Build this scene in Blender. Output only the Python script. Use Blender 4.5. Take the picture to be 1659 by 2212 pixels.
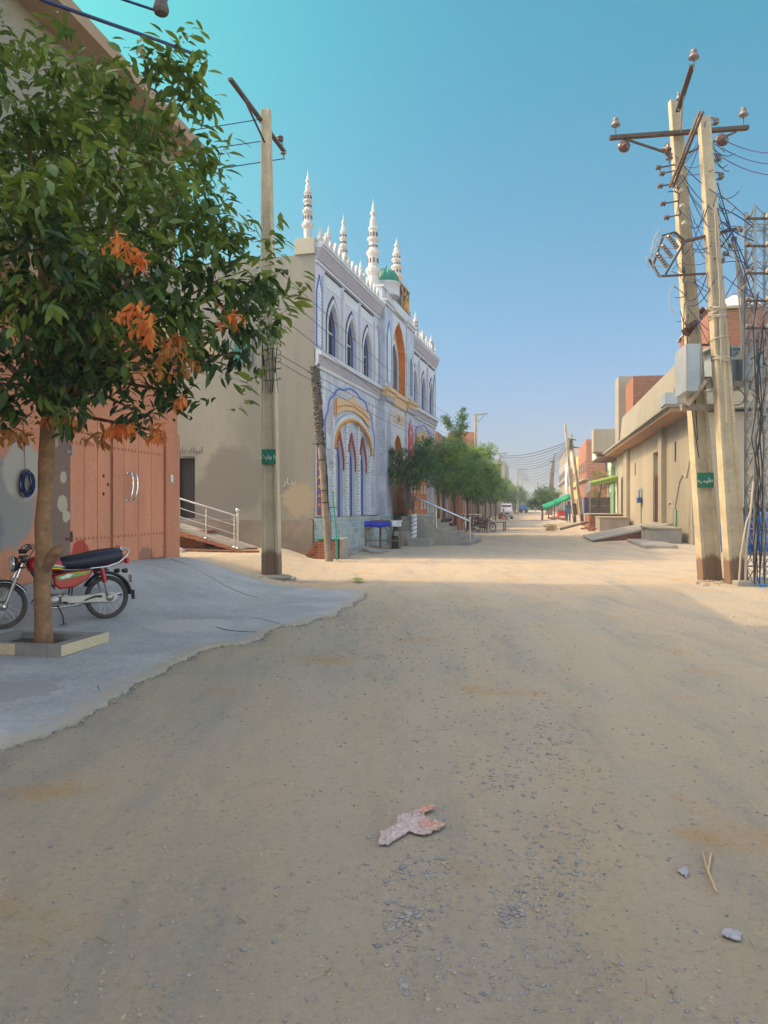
import bpy, bmesh, math, random
import numpy as np
from mathutils import Vector, Matrix, noise
for o in list(bpy.data.objects): bpy.data.objects.remove(o)
R = math.radians
SC = bpy.context.scene; COL = SC.collection
# ---------------------------------------------------------------- camera, sky, sun, exposure
F, CX, CY, H = 1660.0, 829.5, 1095.0, 1.5      # focal length and horizon in pixels of a 1659 wide picture; eye height
cd = bpy.data.cameras.new('camera'); cam = bpy.data.objects.new('camera', cd); COL.objects.link(cam)
cd.sensor_fit = 'VERTICAL'; cd.sensor_height = 36; cd.lens = 36*F/2212; cd.shift_y = -11/2212
cd.clip_start = .05; cd.clip_end = 4000
cam.location = (0, 0, H); cam.rotation_euler = (R(90), 0, 0); SC.camera = cam
SUN_EL, SUN_AZ = 44.0, math.atan2(.12, -.993)      # direction TO the sun in plan: (-.993, .12)
W = bpy.data.worlds.new('World'); SC.world = W; W.use_nodes = True
nt = W.node_tree; nt.nodes.clear()
wo = nt.nodes.new('ShaderNodeOutputWorld'); bg = nt.nodes.new('ShaderNodeBackground')
sky = nt.nodes.new('ShaderNodeTexSky'); sky.sky_type = 'NISHITA'; sky.sun_disc = False
sky.sun_elevation = R(SUN_EL); sky.sun_rotation = R(90) - SUN_AZ
sky.air_density = 1.0; sky.dust_density = 2.5; sky.ozone_density = 2.0; sky.altitude = 100
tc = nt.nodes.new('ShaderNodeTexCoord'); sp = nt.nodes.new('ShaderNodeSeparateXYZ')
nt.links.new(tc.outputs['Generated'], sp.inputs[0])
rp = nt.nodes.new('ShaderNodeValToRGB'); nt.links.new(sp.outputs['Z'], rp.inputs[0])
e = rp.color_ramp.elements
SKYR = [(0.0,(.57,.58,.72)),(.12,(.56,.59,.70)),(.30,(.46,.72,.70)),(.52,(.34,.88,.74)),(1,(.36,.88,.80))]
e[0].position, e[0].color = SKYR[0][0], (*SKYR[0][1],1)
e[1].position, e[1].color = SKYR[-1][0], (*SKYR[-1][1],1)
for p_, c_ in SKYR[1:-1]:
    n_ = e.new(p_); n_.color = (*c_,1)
mx = nt.nodes.new('ShaderNodeMix'); mx.data_type = 'RGBA'; mx.blend_type = 'MULTIPLY'; mx.inputs[0].default_value = 1
# warm fill light added to sky overhead and behind camera; bluer down the street
def mrange(src, a, b):
    q = nt.nodes.new('ShaderNodeMapRange'); q.interpolation_type = 'SMOOTHSTEP'; nt.links.new(src, q.inputs[0])
    q.inputs[1].default_value, q.inputs[2].default_value = (a, b) if a < b else (b, a)
    if a > b: q.inputs[3].default_value, q.inputs[4].default_value = 1, 0
    return q.outputs[0]
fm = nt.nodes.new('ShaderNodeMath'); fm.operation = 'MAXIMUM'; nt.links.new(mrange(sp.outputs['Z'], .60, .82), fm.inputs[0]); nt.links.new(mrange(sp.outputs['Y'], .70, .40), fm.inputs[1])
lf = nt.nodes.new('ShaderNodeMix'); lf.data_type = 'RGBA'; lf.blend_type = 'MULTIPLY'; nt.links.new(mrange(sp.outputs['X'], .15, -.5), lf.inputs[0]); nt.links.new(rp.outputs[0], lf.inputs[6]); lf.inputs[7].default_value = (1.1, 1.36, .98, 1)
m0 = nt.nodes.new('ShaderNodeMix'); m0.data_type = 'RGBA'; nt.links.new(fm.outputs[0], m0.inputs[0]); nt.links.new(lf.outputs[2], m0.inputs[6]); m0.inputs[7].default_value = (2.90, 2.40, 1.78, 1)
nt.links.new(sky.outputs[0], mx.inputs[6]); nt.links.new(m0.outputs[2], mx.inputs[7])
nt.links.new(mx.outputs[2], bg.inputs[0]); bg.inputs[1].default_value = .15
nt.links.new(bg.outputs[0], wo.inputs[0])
sl = bpy.data.lights.new('sun', 'SUN'); sun = bpy.data.objects.new('sun', sl); COL.objects.link(sun)
sl.energy = 2.0; sl.angle = R(.5); sl.color = (.74, .54, .28)
dv = Vector((-.993*math.cos(R(SUN_EL)), .12*math.cos(R(SUN_EL)), math.sin(R(SUN_EL))))
sun.rotation_euler = dv.to_track_quat('Z', 'Y').to_euler()
vs = SC.view_settings; vs.view_transform = 'Standard'; vs.look = 'None'; vs.gamma = 1; vs.exposure = .76; vs.use_curve_mapping = False
SC.cycles.use_denoising = True
SC.cycles.max_bounces = 6; SC.cycles.transparent_max_bounces = 8
# ---------------------------------------------------------------- helpers
def P(px, py, Y): return Vector(((px-CX)/F*Y, Y, H-(py-CY)/F*Y))
def G(px, py, z=0.0):
    Y = (H-z)*F/(py-CY); return Vector(((px-CX)/F*Y, Y, z))
def smooth(t): t = min(1, max(0, t)); return t*t*(3-2*t)
def interp(x, xs, ys): return float(np.interp(x, xs, ys))
US = Vector((.1908, .9816, 0)); VS = Vector((.9816, -.1908, 0))    # along the street / to its right
STREET = math.atan2(.9816, .1908)
def ter(x, y, micro=True):
    d = (x+4.85)*.9816-(y-12)*.1908
    A = interp(y, [7.5, 9.3, 10.3, 12, 15.6, 17, 20], [0, .05, .26, .58, .47, .40, .30])
    h = A*smooth(1-d/2.7) if y < 20 else 0
    h = max(h, .28*smooth((-1.9-x)/1.3)*smooth((y-16)/3)*smooth((60-y)/20))
    dr = x-(5.79+.1944*y)
    h = max(h, .13*smooth((dr+4)/3)*smooth((y-23)/4), .42*smooth((dr+5)/4)*smooth((y-50)/8)*smooth((150-y)/40))
    if micro: h += .03*(noise.noise(Vector((x*.35, y*.35, 0))))*smooth((y-3)/6)+.012*noise.noise(Vector((x*1.3, y*1.3, 3)))+.006*noise.noise(Vector((x*4, y*4, 9)))
    return h
MATS = {}
def L(t, a, b): t.links.new(a, b)
def mat(name, c1, c2=None, scale=2.0, rough=.8, bump=.0, bscale=40, metal=0, streak=False, fine=.12, patches=(), brick=None, spec=.35, mixlo=.35, mixhi=.65, coat=0, trans=0):
    """patches: (x,y,z,radius,color,edge noise) worn areas in object space; brick: (w,h,mortar,c_mortar,bump)"""
    m = bpy.data.materials.new(name); m.use_nodes = True; t = m.node_tree; N = t.nodes
    b = N['Principled BSDF']; b.inputs['Roughness'].default_value = rough; b.inputs['Metallic'].default_value = metal
    b.inputs['Specular IOR Level'].default_value = spec
    if coat: b.inputs['Coat Weight'].default_value = coat
    c2 = c2 or tuple(v*.75 for v in c1)
    co = N.new('ShaderNodeTexCoord'); src = co.outputs['Object']
    no = N.new('ShaderNodeTexNoise'); no.inputs['Scale'].default_value = scale; no.inputs['Detail'].default_value = 6; no.inputs['Roughness'].default_value = .62
    if streak:
        mp = N.new('ShaderNodeMapping'); mp.inputs['Scale'].default_value = (1, 1, .22); L(t, src, mp.inputs[0]); L(t, mp.outputs[0], no.inputs[0])
    else: L(t, src, no.inputs[0])
    r = N.new('ShaderNodeValToRGB'); r.color_ramp.elements[0].position = mixlo; r.color_ramp.elements[1].position = mixhi
    r.color_ramp.elements[0].color = (*c1, 1); r.color_ramp.elements[1].color = (*c2, 1); L(t, no.outputs[0], r.inputs[0])
    col = r.outputs[0]
    def mixc(fac, a, bcol, mode='MIX'):
        q = N.new('ShaderNodeMix'); q.data_type = 'RGBA'; q.blend_type = mode
        if isinstance(fac, float): q.inputs[0].default_value = fac
        else: L(t, fac, q.inputs[0])
        for k, v in ((6, a), (7, bcol)):
            if isinstance(v, tuple): q.inputs[k].default_value = (*v, 1)
            else: L(t, v, q.inputs[k])
        return q.outputs[2]
    bh = None
    if brick:
        bt = N.new('ShaderNodeTexBrick'); uv = co.outputs['UV']; L(t, uv, bt.inputs[0])
        bt.inputs['Scale'].default_value = 1; bt.inputs['Brick Width'].default_value = brick[0]; bt.inputs['Row Height'].default_value = brick[1]
        bt.inputs['Mortar Size'].default_value = brick[2]; bt.inputs['Mortar Smooth'].default_value = .3; bt.inputs['Bias'].default_value = -.1
        L(t, col, bt.inputs['Color1']); q = mixc(1.0, col, (.72, .72, .72), 'MULTIPLY'); L(t, q, bt.inputs['Color2'])
        bt.inputs['Mortar'].default_value = (*brick[3], 1); col = bt.outputs[0]; bh = bt.outputs['Fac']
    if fine:
        n2 = N.new('ShaderNodeTexNoise'); n2.inputs['Scale'].default_value = bscale*1.3; n2.inputs['Detail'].default_value = 4; L(t, src, n2.inputs[0])
        mr = N.new('ShaderNodeMapRange'); mr.inputs[1].default_value = .3; mr.inputs[2].default_value = .7
        mr.inputs[3].default_value = 1-fine; mr.inputs[4].default_value = 1+fine; L(t, n2.outputs[0], mr.inputs[0])
        vm = N.new('ShaderNodeVectorMath'); vm.operation = 'SCALE'; L(t, col, vm.inputs[0]); L(t, mr.outputs[0], vm.inputs[3]); col = vm.outputs[0]
    for (x, y, z, rad, pc, ed) in patches:
        d = N.new('ShaderNodeVectorMath'); d.operation = 'DISTANCE'; L(t, src, d.inputs[0]); d.inputs[1].default_value = (x, y, z)
        n3 = N.new('ShaderNodeTexNoise'); n3.inputs['Scale'].default_value = 2.0/max(rad, .12); n3.inputs['Detail'].default_value = 8; n3.inputs['Roughness'].default_value = .65; L(t, src, n3.inputs[0])
        ma = N.new('ShaderNodeMath'); ma.operation = 'MULTIPLY_ADD'; L(t, n3.outputs[0], ma.inputs[0]); ma.inputs[1].default_value = ed*2; L(t, d.outputs['Value'], ma.inputs[2])
        lt = N.new('ShaderNodeMapRange'); sf = .02 if rad < .4 else .10; lt.inputs[1].default_value = rad+ed-sf*rad; lt.inputs[2].default_value = rad+ed+sf*rad; lt.inputs[3].default_value = 1; lt.inputs[4].default_value = 0
        L(t, ma.outputs[0], lt.inputs[0]); col = mixc(lt.outputs[0], col, pc)
    L(t, col, b.inputs['Base Color'])
    if bump or bh:
        n4 = N.new('ShaderNodeTexNoise'); n4.inputs['Scale'].default_value = bscale; n4.inputs['Detail'].default_value = 8; n4.inputs['Roughness'].default_value = .7; L(t, src, n4.inputs[0])
        bp = N.new('ShaderNodeBump'); bp.inputs['Strength'].default_value = .9; bp.inputs['Distance'].default_value = max(bump, .001); L(t, n4.outputs[0], bp.inputs['Height'])
        nrm = bp.outputs[0]
        if bh:
            b2 = N.new('ShaderNodeBump'); b2.invert = True; b2.inputs['Distance'].default_value = brick[4]; L(t, bh, b2.inputs['Height']); L(t, nrm, b2.inputs['Normal']); nrm = b2.outputs[0]
        L(t, nrm, b.inputs['Normal'])
    MATS[name] = m; return m
def leafmat(name, c1, c2, rough=.45, trans=.35):
    m = bpy.data.materials.new(name); m.use_nodes = True; t = m.node_tree; N = t.nodes; b = N['Principled BSDF']
    g = N.new('ShaderNodeNewGeometry'); r = N.new('ShaderNodeValToRGB'); L(t, g.outputs['Random Per Island'], r.inputs[0])
    r.color_ramp.elements[0].color = (*c1, 1); r.color_ramp.elements[1].color = (*c2, 1)
    L(t, r.outputs[0], b.inputs['Base Color']); b.inputs['Roughness'].default_value = rough; b.inputs['Specular IOR Level'].default_value = .4
    tr = N.new('ShaderNodeBsdfTranslucent'); L(t, r.outputs[0], tr.inputs[0]); mx = N.new('ShaderNodeMixShader'); mx.inputs[0].default_value = trans
    L(t, b.outputs[0], mx.inputs[1]); L(t, tr.outputs[0], mx.inputs[2]); L(t, mx.outputs[0], N['Material Output'].inputs[0])
    MATS[name] = m; return m
class MB:
    def __init__(s): s.v = []; s.f = []; s.m = []; s.s = []; s.M = None
    def add(s, vs, fs, m=0, sm=False):
        o = len(s.v)
        if s.M is not None: vs = [s.M @ Vector(v) for v in vs]
        s.v += [tuple(v) for v in vs]; s.f += [tuple(i+o for i in f) for f in fs]; s.m += [m]*len(fs); s.s += [sm]*len(fs); return s
    def box(s, x0, x1, y0, y1, z0, z1, m=0):
        vs = [(x, y, z) for z in (z0, z1) for y in (y0, y1) for x in (x0, x1)]
        return s.add(vs, [(0,2,3,1),(4,5,7,6),(0,1,5,4),(2,6,7,3),(0,4,6,2),(1,3,7,5)], m)
    def bar(s, a, b, w, h=None, m=0, up=(0,0,1)):
        a = Vector(a); b = Vector(b); h = h or w; d = (b-a).normalized(); up = Vector(up)
        if abs(d.dot(up)) > .98: up = Vector((1, 0, 0))
        x = d.cross(up).normalized(); y = x.cross(d)
        vs = [p+x*(sx*w/2)+y*(sy*h/2) for p in (a, b) for sx, sy in ((-1,-1),(1,-1),(1,1),(-1,1))]
        return s.add(vs, [(3,2,1,0),(4,5,6,7),(0,1,5,4),(1,2,6,5),(2,3,7,6),(3,0,4,7)], m)
    def tube(s, pts, r, seg=8, m=0, cap=True, sm=True):
        pts = [Vector(p) for p in pts]; n = len(pts); rs = r if isinstance(r, (list, tuple)) else [r]*n
        vs = []; x = None
        for i, p in enumerate(pts):
            d = (pts[min(i+1, n-1)]-pts[max(i-1, 0)]); d = d.normalized() if d.length > 1e-9 else Vector((0,0,1))
            if x is None: x = d.orthogonal().normalized()
            x = (x-d*x.dot(d)); x = x.normalized() if x.length > 1e-6 else d.orthogonal().normalized()
            y = d.cross(x)
            vs += [p+(x*math.cos(2*math.pi*k/seg)+y*math.sin(2*math.pi*k/seg))*rs[i] for k in range(seg)]
        fs = [(i*seg+k, i*seg+(k+1)%seg, (i+1)*seg+(k+1)%seg, (i+1)*seg+k) for i in range(n-1) for k in range(seg)]
        s.add(vs, fs, m, sm)
        if cap: s.add(vs[:seg], [tuple(range(seg-1, -1, -1))], m); s.add(vs[-seg:], [tuple(range(seg))], m)
        return s
    def lathe(s, prof, c=(0,0,0), seg=16, m=0, axis='z', sm=True):
        vs = []
        for (r, z) in prof:
            for k in range(seg):
                a = 2*math.pi*k/seg; q = (r*math.cos(a), r*math.sin(a), z)
                if axis == 'y': q = (q[0], q[2], q[1])
                if axis == 'x': q = (q[2], q[0], q[1])
                vs.append((q[0]+c[0], q[1]+c[1], q[2]+c[2]))
        n = len(prof); fs = [(i*seg+k, i*seg+(k+1)%seg, (i+1)*seg+(k+1)%seg, (i+1)*seg+k) for i in range(n-1) for k in range(seg)]
        if axis == 'y': fs = [f[::-1] for f in fs]
        s.add(vs, fs, m, sm)
        if prof[0][0] > 1e-4: s.add(vs[:seg], [tuple(range(seg))[::-1]], m)
        if prof[-1][0] > 1e-4: s.add(vs[-seg:], [tuple(range(seg))], m)
        return s
    def prism(s, pts, y0, y1, m=0):       # pts (x,z) outline, extruded along y
        n = len(pts); vs = [(x, y0, z) for x, z in pts]+[(x, y1, z) for x, z in pts]
        return s.add(vs, [tuple(range(n)), tuple(range(2*n-1, n-1, -1))]+[(i, i+n, (i+1)%n+n, (i+1)%n) for i in range(n)], m)
    def ring(s, outer, inner, y0, y1, m=0, mi=None):   # two open outlines of equal length, y0 = front
        n = len(outer); mi = m if mi is None else mi
        vo0 = [(x, y0, z) for x, z in outer]; vi0 = [(x, y0, z) for x, z in inner]; vo1 = [(x, y1, z) for x, z in outer]; vi1 = [(x, y1, z) for x, z in inner]
        vs = vo0+vi0+vo1+vi1
        s.add(vs, [(i, i+1, n+i+1, n+i) for i in range(n-1)], m); s.add(vs, [(2*n+i, i, 0, 0) for i in ()], m)
        s.add(vs, [(i+1, i, 2*n+i, 2*n+i+1) for i in range(n-1)], m)
        s.add(vs, [(n+i, n+i+1, 3*n+i+1, 3*n+i) for i in range(n-1)], mi)
        s.add(vs, [(0, n, 3*n, 2*n), (n-1, 3*n-1, 4*n-1, 2*n-1)], m); return s
    def build(s, name, mats, parent=None, bevel=0, loc=None, rotz=None, subsurf=0, auto=True, **tags):
        me = bpy.data.meshes.new(name); me.from_pydata(s.v, [], s.f)
        if not isinstance(mats, (list, tuple)): mats = [mats]
        for q in mats: me.materials.append(MATS[q] if isinstance(q, str) else q)
        me.polygons.foreach_set('material_index', s.m); me.polygons.foreach_set('use_smooth', s.s)
        me.validate(); me.update()
        if len(me.polygons) and len(me.loops) < 400000:
            uv = me.uv_layers.new(name='UVMap'); nl = len(me.loops)
            vc = np.empty(len(me.vertices)*3); me.vertices.foreach_get('co', vc); vc = vc.reshape(-1, 3)
            lv = np.empty(nl, int); me.loops.foreach_get('vertex_index', lv)
            pn = np.empty(len(me.polygons)*3); me.polygons.foreach_get('normal', pn); pn = np.abs(pn.reshape(-1, 3))
            lt = np.empty(len(me.polygons), int); me.polygons.foreach_get('loop_total', lt); ln = np.repeat(pn, lt, axis=0); c = vc[lv]
            u = np.where(ln[:, 2] > .7, c[:, 0], np.where(ln[:, 0] > ln[:, 1], c[:, 1], c[:, 0])); v = np.where(ln[:, 2] > .7, c[:, 1], c[:, 2])
            uv.data.foreach_set('uv', np.stack([u, v], 1).ravel())
        o = bpy.data.objects.new(name, me); COL.objects.link(o)
        if parent: o.parent = parent
        if loc is not None: o.location = loc
        if rotz is not None: o.rotation_euler = (0, 0, rotz)
        if bevel:
            bm = o.modifiers.new('bevel', 'BEVEL'); bm.width = bevel; bm.segments = 2; bm.limit_method = 'ANGLE'; bm.angle_limit = R(40)
        if subsurf:
            ss = o.modifiers.new('sub', 'SUBSURF'); ss.levels = ss.render_levels = subsurf
        for k, v in tags.items(): o[k] = v
        return o
def thing(name, label, cat, loc=(0,0,0), rotz=0, group=None, kind=None):
    o = bpy.data.objects.new(name, None); COL.objects.link(o); o.location = loc; o.rotation_euler = (0, 0, rotz)
    o.empty_display_size = .1; o['label'] = label; o['category'] = cat
    if group: o['group'] = group
    if kind: o['kind'] = kind
    return o
def tagged(o, label, cat, group=None, kind=None):
    o['label'] = label; o['category'] = cat
    if group: o['group'] = group
    if kind: o['kind'] = kind
    return o
KIDS = {}
def kids(o): return [c for c in COL.objects if c.parent == o]
def dup(root, loc, rotz=0, label=None, scale=None):
    def cp(o, par):
        c = o.copy(); COL.objects.link(c)
        if par: c.parent = par
        for k in kids(o): cp(k, c)
        return c
    r = cp(root, None); r.location = loc; r.rotation_euler = (0, 0, rotz)
    if label: r['label'] = label
    if scale: r.scale = scale if isinstance(scale, tuple) else (scale,)*3
    return r
def text(name, s, size, m, parent=None, loc=(0,0,0), rot=(0,0,0), ext=.002, mirror=False, align='CENTER'):
    cu = bpy.data.curves.new(name, 'FONT'); cu.body = s; cu.size = size; cu.extrude = ext; cu.align_x = align; cu.align_y = 'CENTER'; cu.resolution_u = 3
    ob = bpy.data.objects.new(name, cu); COL.objects.link(ob)
    dg = bpy.context.evaluated_depsgraph_get(); me = bpy.data.meshes.new_from_object(ob.evaluated_get(dg)); bpy.data.objects.remove(ob)
    me.materials.clear(); me.materials.append(MATS[m])
    for p in me.polygons: p.material_index = 0
    o = bpy.data.objects.new(name, me); COL.objects.link(o); o.parent = parent; o.location = loc; o.rotation_euler = rot
    return o
def arc(cx, w, z0, zs, za, n=10, cusp=0, amp=.06, flat=False, p=1.0):
    pts = [(cx-w/2, z0)]
    for i in range(n+1):
        a = math.pi/2*i/n; k = 1+(amp*abs(math.sin(cusp*a*1.0)) if cusp else 0)
        pts.append((-w/2*math.cos(a)**p*k, (za-zs)*(math.sin(a)**p*(.78 if not flat else .93)*k+(.22 if not flat else .07)*(i/n)**3)))
    pts = [pts[0]]+[(cx+x, zs+z) for x, z in pts[1:]]
    return pts+[(2*cx-x, z) for x, z in pts[-2::-1]]
def rect_like(x0, x1, z0, z1, n):
    """an open outline with the arch's point count: up the left side, along the top, down the right"""
    k = (n-1)//2; a = [(x0, z0)]; L1 = z1-z0; L2 = (x1-x0)/2; h = k//2
    for i in range(1, k+1):
        a.append((x0, z0+L1*i/h) if i <= h else (x0+L2*(i-h)/(k-h), z1))
    return a+[(x0+x1-x, z) for x, z in a[-2::-1]]
def sag(a, b, s, n=14):
    a = Vector(a); b = Vector(b); return [a.lerp(b, i/n)-Vector((0, 0, 4*s*(i/n)*(1-i/n))) for i in range(n+1)]
# ---------------------------------------------------------------- materials
mat('plaster_grey', (.265,.265,.23), (.185,.19,.175), scale=.8, bump=.012, bscale=30, patches=((0,2.6,2.3,1.05,(.175,.17,.16),.5),(0,3.3,1.6,.8,(.18,.175,.165),.4),(0,.5,1.7,.5,(.31,.27,.2),.3),(0,5,7,1.6,(.21,.205,.185),.8)), streak=True)
mat('plaster_plinth', (.24,.21,.17), (.17,.15,.125), scale=1.5, bump=.006, bscale=25)
mat('plaster_beige', (.38,.335,.25), (.30,.27,.21), scale=.6, bump=.003, bscale=30, streak=True)
mat('plaster_cream', (.31,.285,.225), (.25,.235,.19), scale=.5, bump=.002, bscale=30)
mat('plaster_soffit', (.42,.24,.12), (.36,.20,.10), scale=.7, bump=.002)
mat('eave_underside', (.38,.27,.18), (.33,.23,.15), scale=.6, bump=.002)
mat('pink_paint', (.60,.25,.14), (.45,.20,.12), scale=.9, bump=.004, bscale=18, streak=True, patches=((-1.55,0,1.55,.62,(.27,.255,.24),.20),(-1.2,0,2.0,.42,(.42,.38,.33),.12),(-2.0,0,1.2,.4,(.20,.20,.21),.2),(-3.2,0,.5,.5,(.30,.26,.22),.4),(-4.4,0,1.4,.3,(.33,.29,.25),.3)))
mat('pillar_paint', (.23,.15,.115), (.19,.125,.10), scale=1.5, bump=.003, patches=((-.32,0,1.55,.13,(.45,.38,.28),.05),(-.30,0,1.95,.09,(.45,.38,.28),.05),(-.22,0,1.36,.10,(.45,.40,.30),.05),(-.5,0,2.45,.08,(.36,.28,.26),.08)))
mat('gate_paint', (.66,.265,.15), (.52,.215,.125), scale=1.6, rough=.5, bump=.0015, bscale=12, fine=.08, streak=True, patches=((.2,0,.72,.25,(.42,.05,.03),.12),(1.3,0,.62,.22,(.42,.06,.035),.12),(2.3,0,.52,.28,(.34,.15,.10),.25)))
mat('concrete', (.30,.30,.30), (.235,.24,.25), scale=.7, bump=.004, bscale=35, fine=.10)
mat('concrete_pole', (.52,.45,.31), (.36,.31,.22), scale=1.6, bump=.006, bscale=22, patches=((0,0,.15,.4,(.20,.13,.085),.15),))
mat('concrete_step', (.36,.33,.285), (.25,.235,.21), scale=1.4, bump=.005, bscale=25)
mat('brick', (.36,.125,.065), (.26,.085,.045), scale=3, bump=.004, bscale=30, brick=(.235,.078,.010,(.30,.22,.16),.012))
mat('brick_far', (.40,.125,.055), (.27,.08,.04), scale=1.5, bump=.004, bscale=10, brick=(.5,.16,.022,(.38,.25,.17),.012))
mat('steel_dark', (.09,.07,.06), (.13,.085,.055), scale=8, rough=.55, metal=.6)
mat('steel_grey', (.30,.31,.32), (.22,.225,.23), scale=3, rough=.45, metal=.55)
mat('stainless', (.62,.64,.66), (.52,.54,.56), scale=3, rough=.22, metal=1, fine=.02)
mat('wire_black', (.02,.02,.024), (.03,.03,.035), rough=.5, fine=0)
mat('wire_blue', (.02,.03,.16), (.03,.04,.10), rough=.5, fine=0)
mat('wire_pale', (.45,.42,.36), (.35,.33,.28), rough=.6, fine=0)
mat('porcelain', (.12,.055,.04), (.09,.04,.03), rough=.2, fine=.03, spec=.6)
mat('porcelain_grey', (.20,.17,.17), (.14,.12,.12), rough=.3, fine=.03, spec=.6)
mat('box_grey', (.36,.40,.42), (.27,.31,.34), scale=2.0, rough=.42, metal=.3)
mat('transformer_paint', (.27,.33,.36), (.22,.27,.30), scale=1.5, rough=.45)
mat('green_plate', (.01,.17,.11), (.012,.14,.09), scale=4, rough=.5)
mat('white_paint', (.80,.79,.76), (.68,.68,.67), scale=2, rough=.5)
mat('white_letters', (.75,.75,.70), (.7,.7,.66), fine=0, rough=.6)
mat('dark_letters', (.05,.05,.05), (.07,.07,.06), fine=0, rough=.7)
mat('chalk', (.46,.45,.42), (.40,.39,.36), fine=0, rough=.9)
mat('bark', (.36,.20,.10), (.20,.115,.065), scale=7, bump=.03, bscale=14)
mat('bark_grey', (.16,.11,.075), (.10,.07,.05), scale=5, bump=.01, bscale=16)
mat('tile_cream', (.60,.47,.30), (.52,.42,.28), scale=2, rough=.45)
mat('stone_grey', (.30,.28,.24), (.22,.21,.19), scale=3, bump=.004)
mat('soil', (.10,.08,.06), (.06,.05,.04), scale=8, bump=.01)
mat('black_hole', (.012,.012,.014), (.02,.02,.02), fine=0, rough=.6)
mat('red_enamel', (.40,.006,.008), (.36,.006,.008), fine=0, rough=.28, coat=.25, spec=.4)
mat('black_plastic', (.018,.018,.022), (.03,.03,.035), rough=.4, fine=.05)
mat('seat_vinyl', (.012,.014,.03), (.018,.02,.035), rough=.38, fine=.05)
mat('rubber', (.05,.045,.04), (.08,.07,.06), rough=.85, scale=6)
mat('chrome', (.72,.74,.78), (.66,.68,.72), rough=.13, metal=1, fine=0)
mat('alloy', (.36,.35,.33), (.27,.26,.25), rough=.35, metal=.8, scale=12)
mat('fork_silver', (.34,.33,.32), (.26,.25,.24), rough=.3, metal=.6)
mat('amber', (.65,.22,.02), (.6,.2,.02), rough=.2, fine=0)
mat('red_lens', (.55,.02,.02), (.5,.02,.02), rough=.15, fine=0)
mat('lamp_glass', (.55,.55,.52), (.5,.5,.48), rough=.1, fine=0, spec=.7)
mat('decal_green', (.10,.40,.08), (.08,.30,.10), rough=.3, fine=0)
mat('decal_yellow', (.75,.55,.05), (.7,.5,.05), rough=.3, fine=0)
mat('mosque_white', (.57,.60,.64), (.47,.50,.56), scale=1.2, rough=.5, bump=.002, streak=True)
mat('mosque_tiled', (.54,.585,.67), (.41,.46,.57), scale=1.4, rough=.4, brick=(.30,.30,.008,(.40,.44,.56),.003))
mat('minaret_white', (.56,.555,.53), (.44,.445,.44), scale=2, rough=.55, bump=.004)
mat('mosque_lilac', (.54,.53,.64), (.46,.455,.56), scale=.8, rough=.55)
mat('mosque_blue', (.06,.10,.42), (.08,.13,.48), rough=.4, fine=.05)
mat('mosque_sky', (.42,.50,.66), (.36,.45,.62), rough=.35, brick=(.10,.10,.006,(.60,.66,.74),.002))
mat('mosque_lattice', (.55,.60,.66), (.46,.54,.62), rough=.45, brick=(.16,.10,.022,(.75,.76,.78),.01))
mat('mosque_tile', (.50,.55,.53), (.30,.42,.46), scale=3.5, rough=.25, mixlo=.3, mixhi=.7, brick=(.28,.20,.006,(.62,.64,.62),.004))
mat('mosque_maroon', (.26,.02,.03), (.20,.015,.02), rough=.4)
mat('mosque_red', (.50,.006,.02), (.36,.008,.015), rough=.35)
mat('mosque_gold', (.70,.36,.05), (.58,.27,.04), rough=.35, metal=.3, scale=4)
mat('mosque_copper', (.62,.22,.045), (.50,.15,.03), rough=.4, scale=6, bump=.01, bscale=12)
mat('mosque_sand', (.62,.44,.25), (.56,.40,.24), rough=.6)
mat('mosque_orn', (.42,.40,.46), (.30,.29,.38), scale=14, rough=.6, bump=.02, bscale=24)
mat('mosque_grey', (.44,.42,.34), (.36,.35,.30), scale=.9, bump=.003, streak=True)
mat('dome_green', (.01,.22,.15), (.012,.18,.13), rough=.3)
mat('door_orange', (.42,.14,.03), (.34,.10,.02), rough=.45, scale=5)
mat('door_brown', (.13,.05,.035), (.09,.035,.025), rough=.5, scale=4, streak=True)
mat('door_grey', (.22,.23,.24), (.17,.18,.19), rough=.45)
mat('glass_dark', (.03,.035,.05), (.05,.055,.07), rough=.12, fine=0, spec=.7)
mat('glass_teal', (.04,.16,.15), (.05,.2,.18), rough=.15, fine=0, spec=.6)
mat('tarp_blue', (.02,.03,.42), (.03,.045,.5), scale=4, rough=.45, bump=.01, bscale=9)
mat('tarp_green', (.005,.24,.11), (.01,.32,.15), scale=4, rough=.5)
mat('tarp_sky', (.02,.22,.55), (.03,.28,.6), rough=.5)
mat('wood', (.24,.16,.10), (.15,.10,.065), scale=8, bump=.004, bscale=30)
mat('wood_pole', (.27,.23,.18), (.18,.15,.12), scale=7, bump=.006, bscale=25)
mat('cloth_white', (.72,.72,.74), (.58,.58,.62), scale=6, rough=.8, bump=.01, bscale=10)
mat('cloth_pink', (.56,.46,.43), (.46,.36,.33), scale=12, rough=.9, bump=.01, bscale=40)
mat('cloth_orange', (.52,.33,.27), (.50,.24,.16), scale=12, rough=.9)
mat('rag_grey', (.17,.15,.13), (.09,.08,.07), scale=10, bump=.02, bscale=12)
mat('terracotta', (.48,.20,.10), (.40,.16,.08), scale=4)
mat('plastic_blue', (.01,.07,.28), (.012,.09,.34), rough=.3, fine=.04)
mat('plastic_teal', (.01,.30,.22), (.012,.25,.2), rough=.4, fine=.04)
mat('plastic_red', (.55,.03,.02), (.5,.03,.02), rough=.35, fine=.04)
mat('skin', (.20,.11,.07), (.17,.09,.06), rough=.5)
mat('cloth_beige', (.45,.38,.30), (.38,.32,.26), rough=.9)
mat('cloth_yellow', (.60,.32,.03), (.55,.3,.03), rough=.9)
mat('cloth_dark', (.03,.03,.04), (.04,.04,.05), rough=.9)
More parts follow.
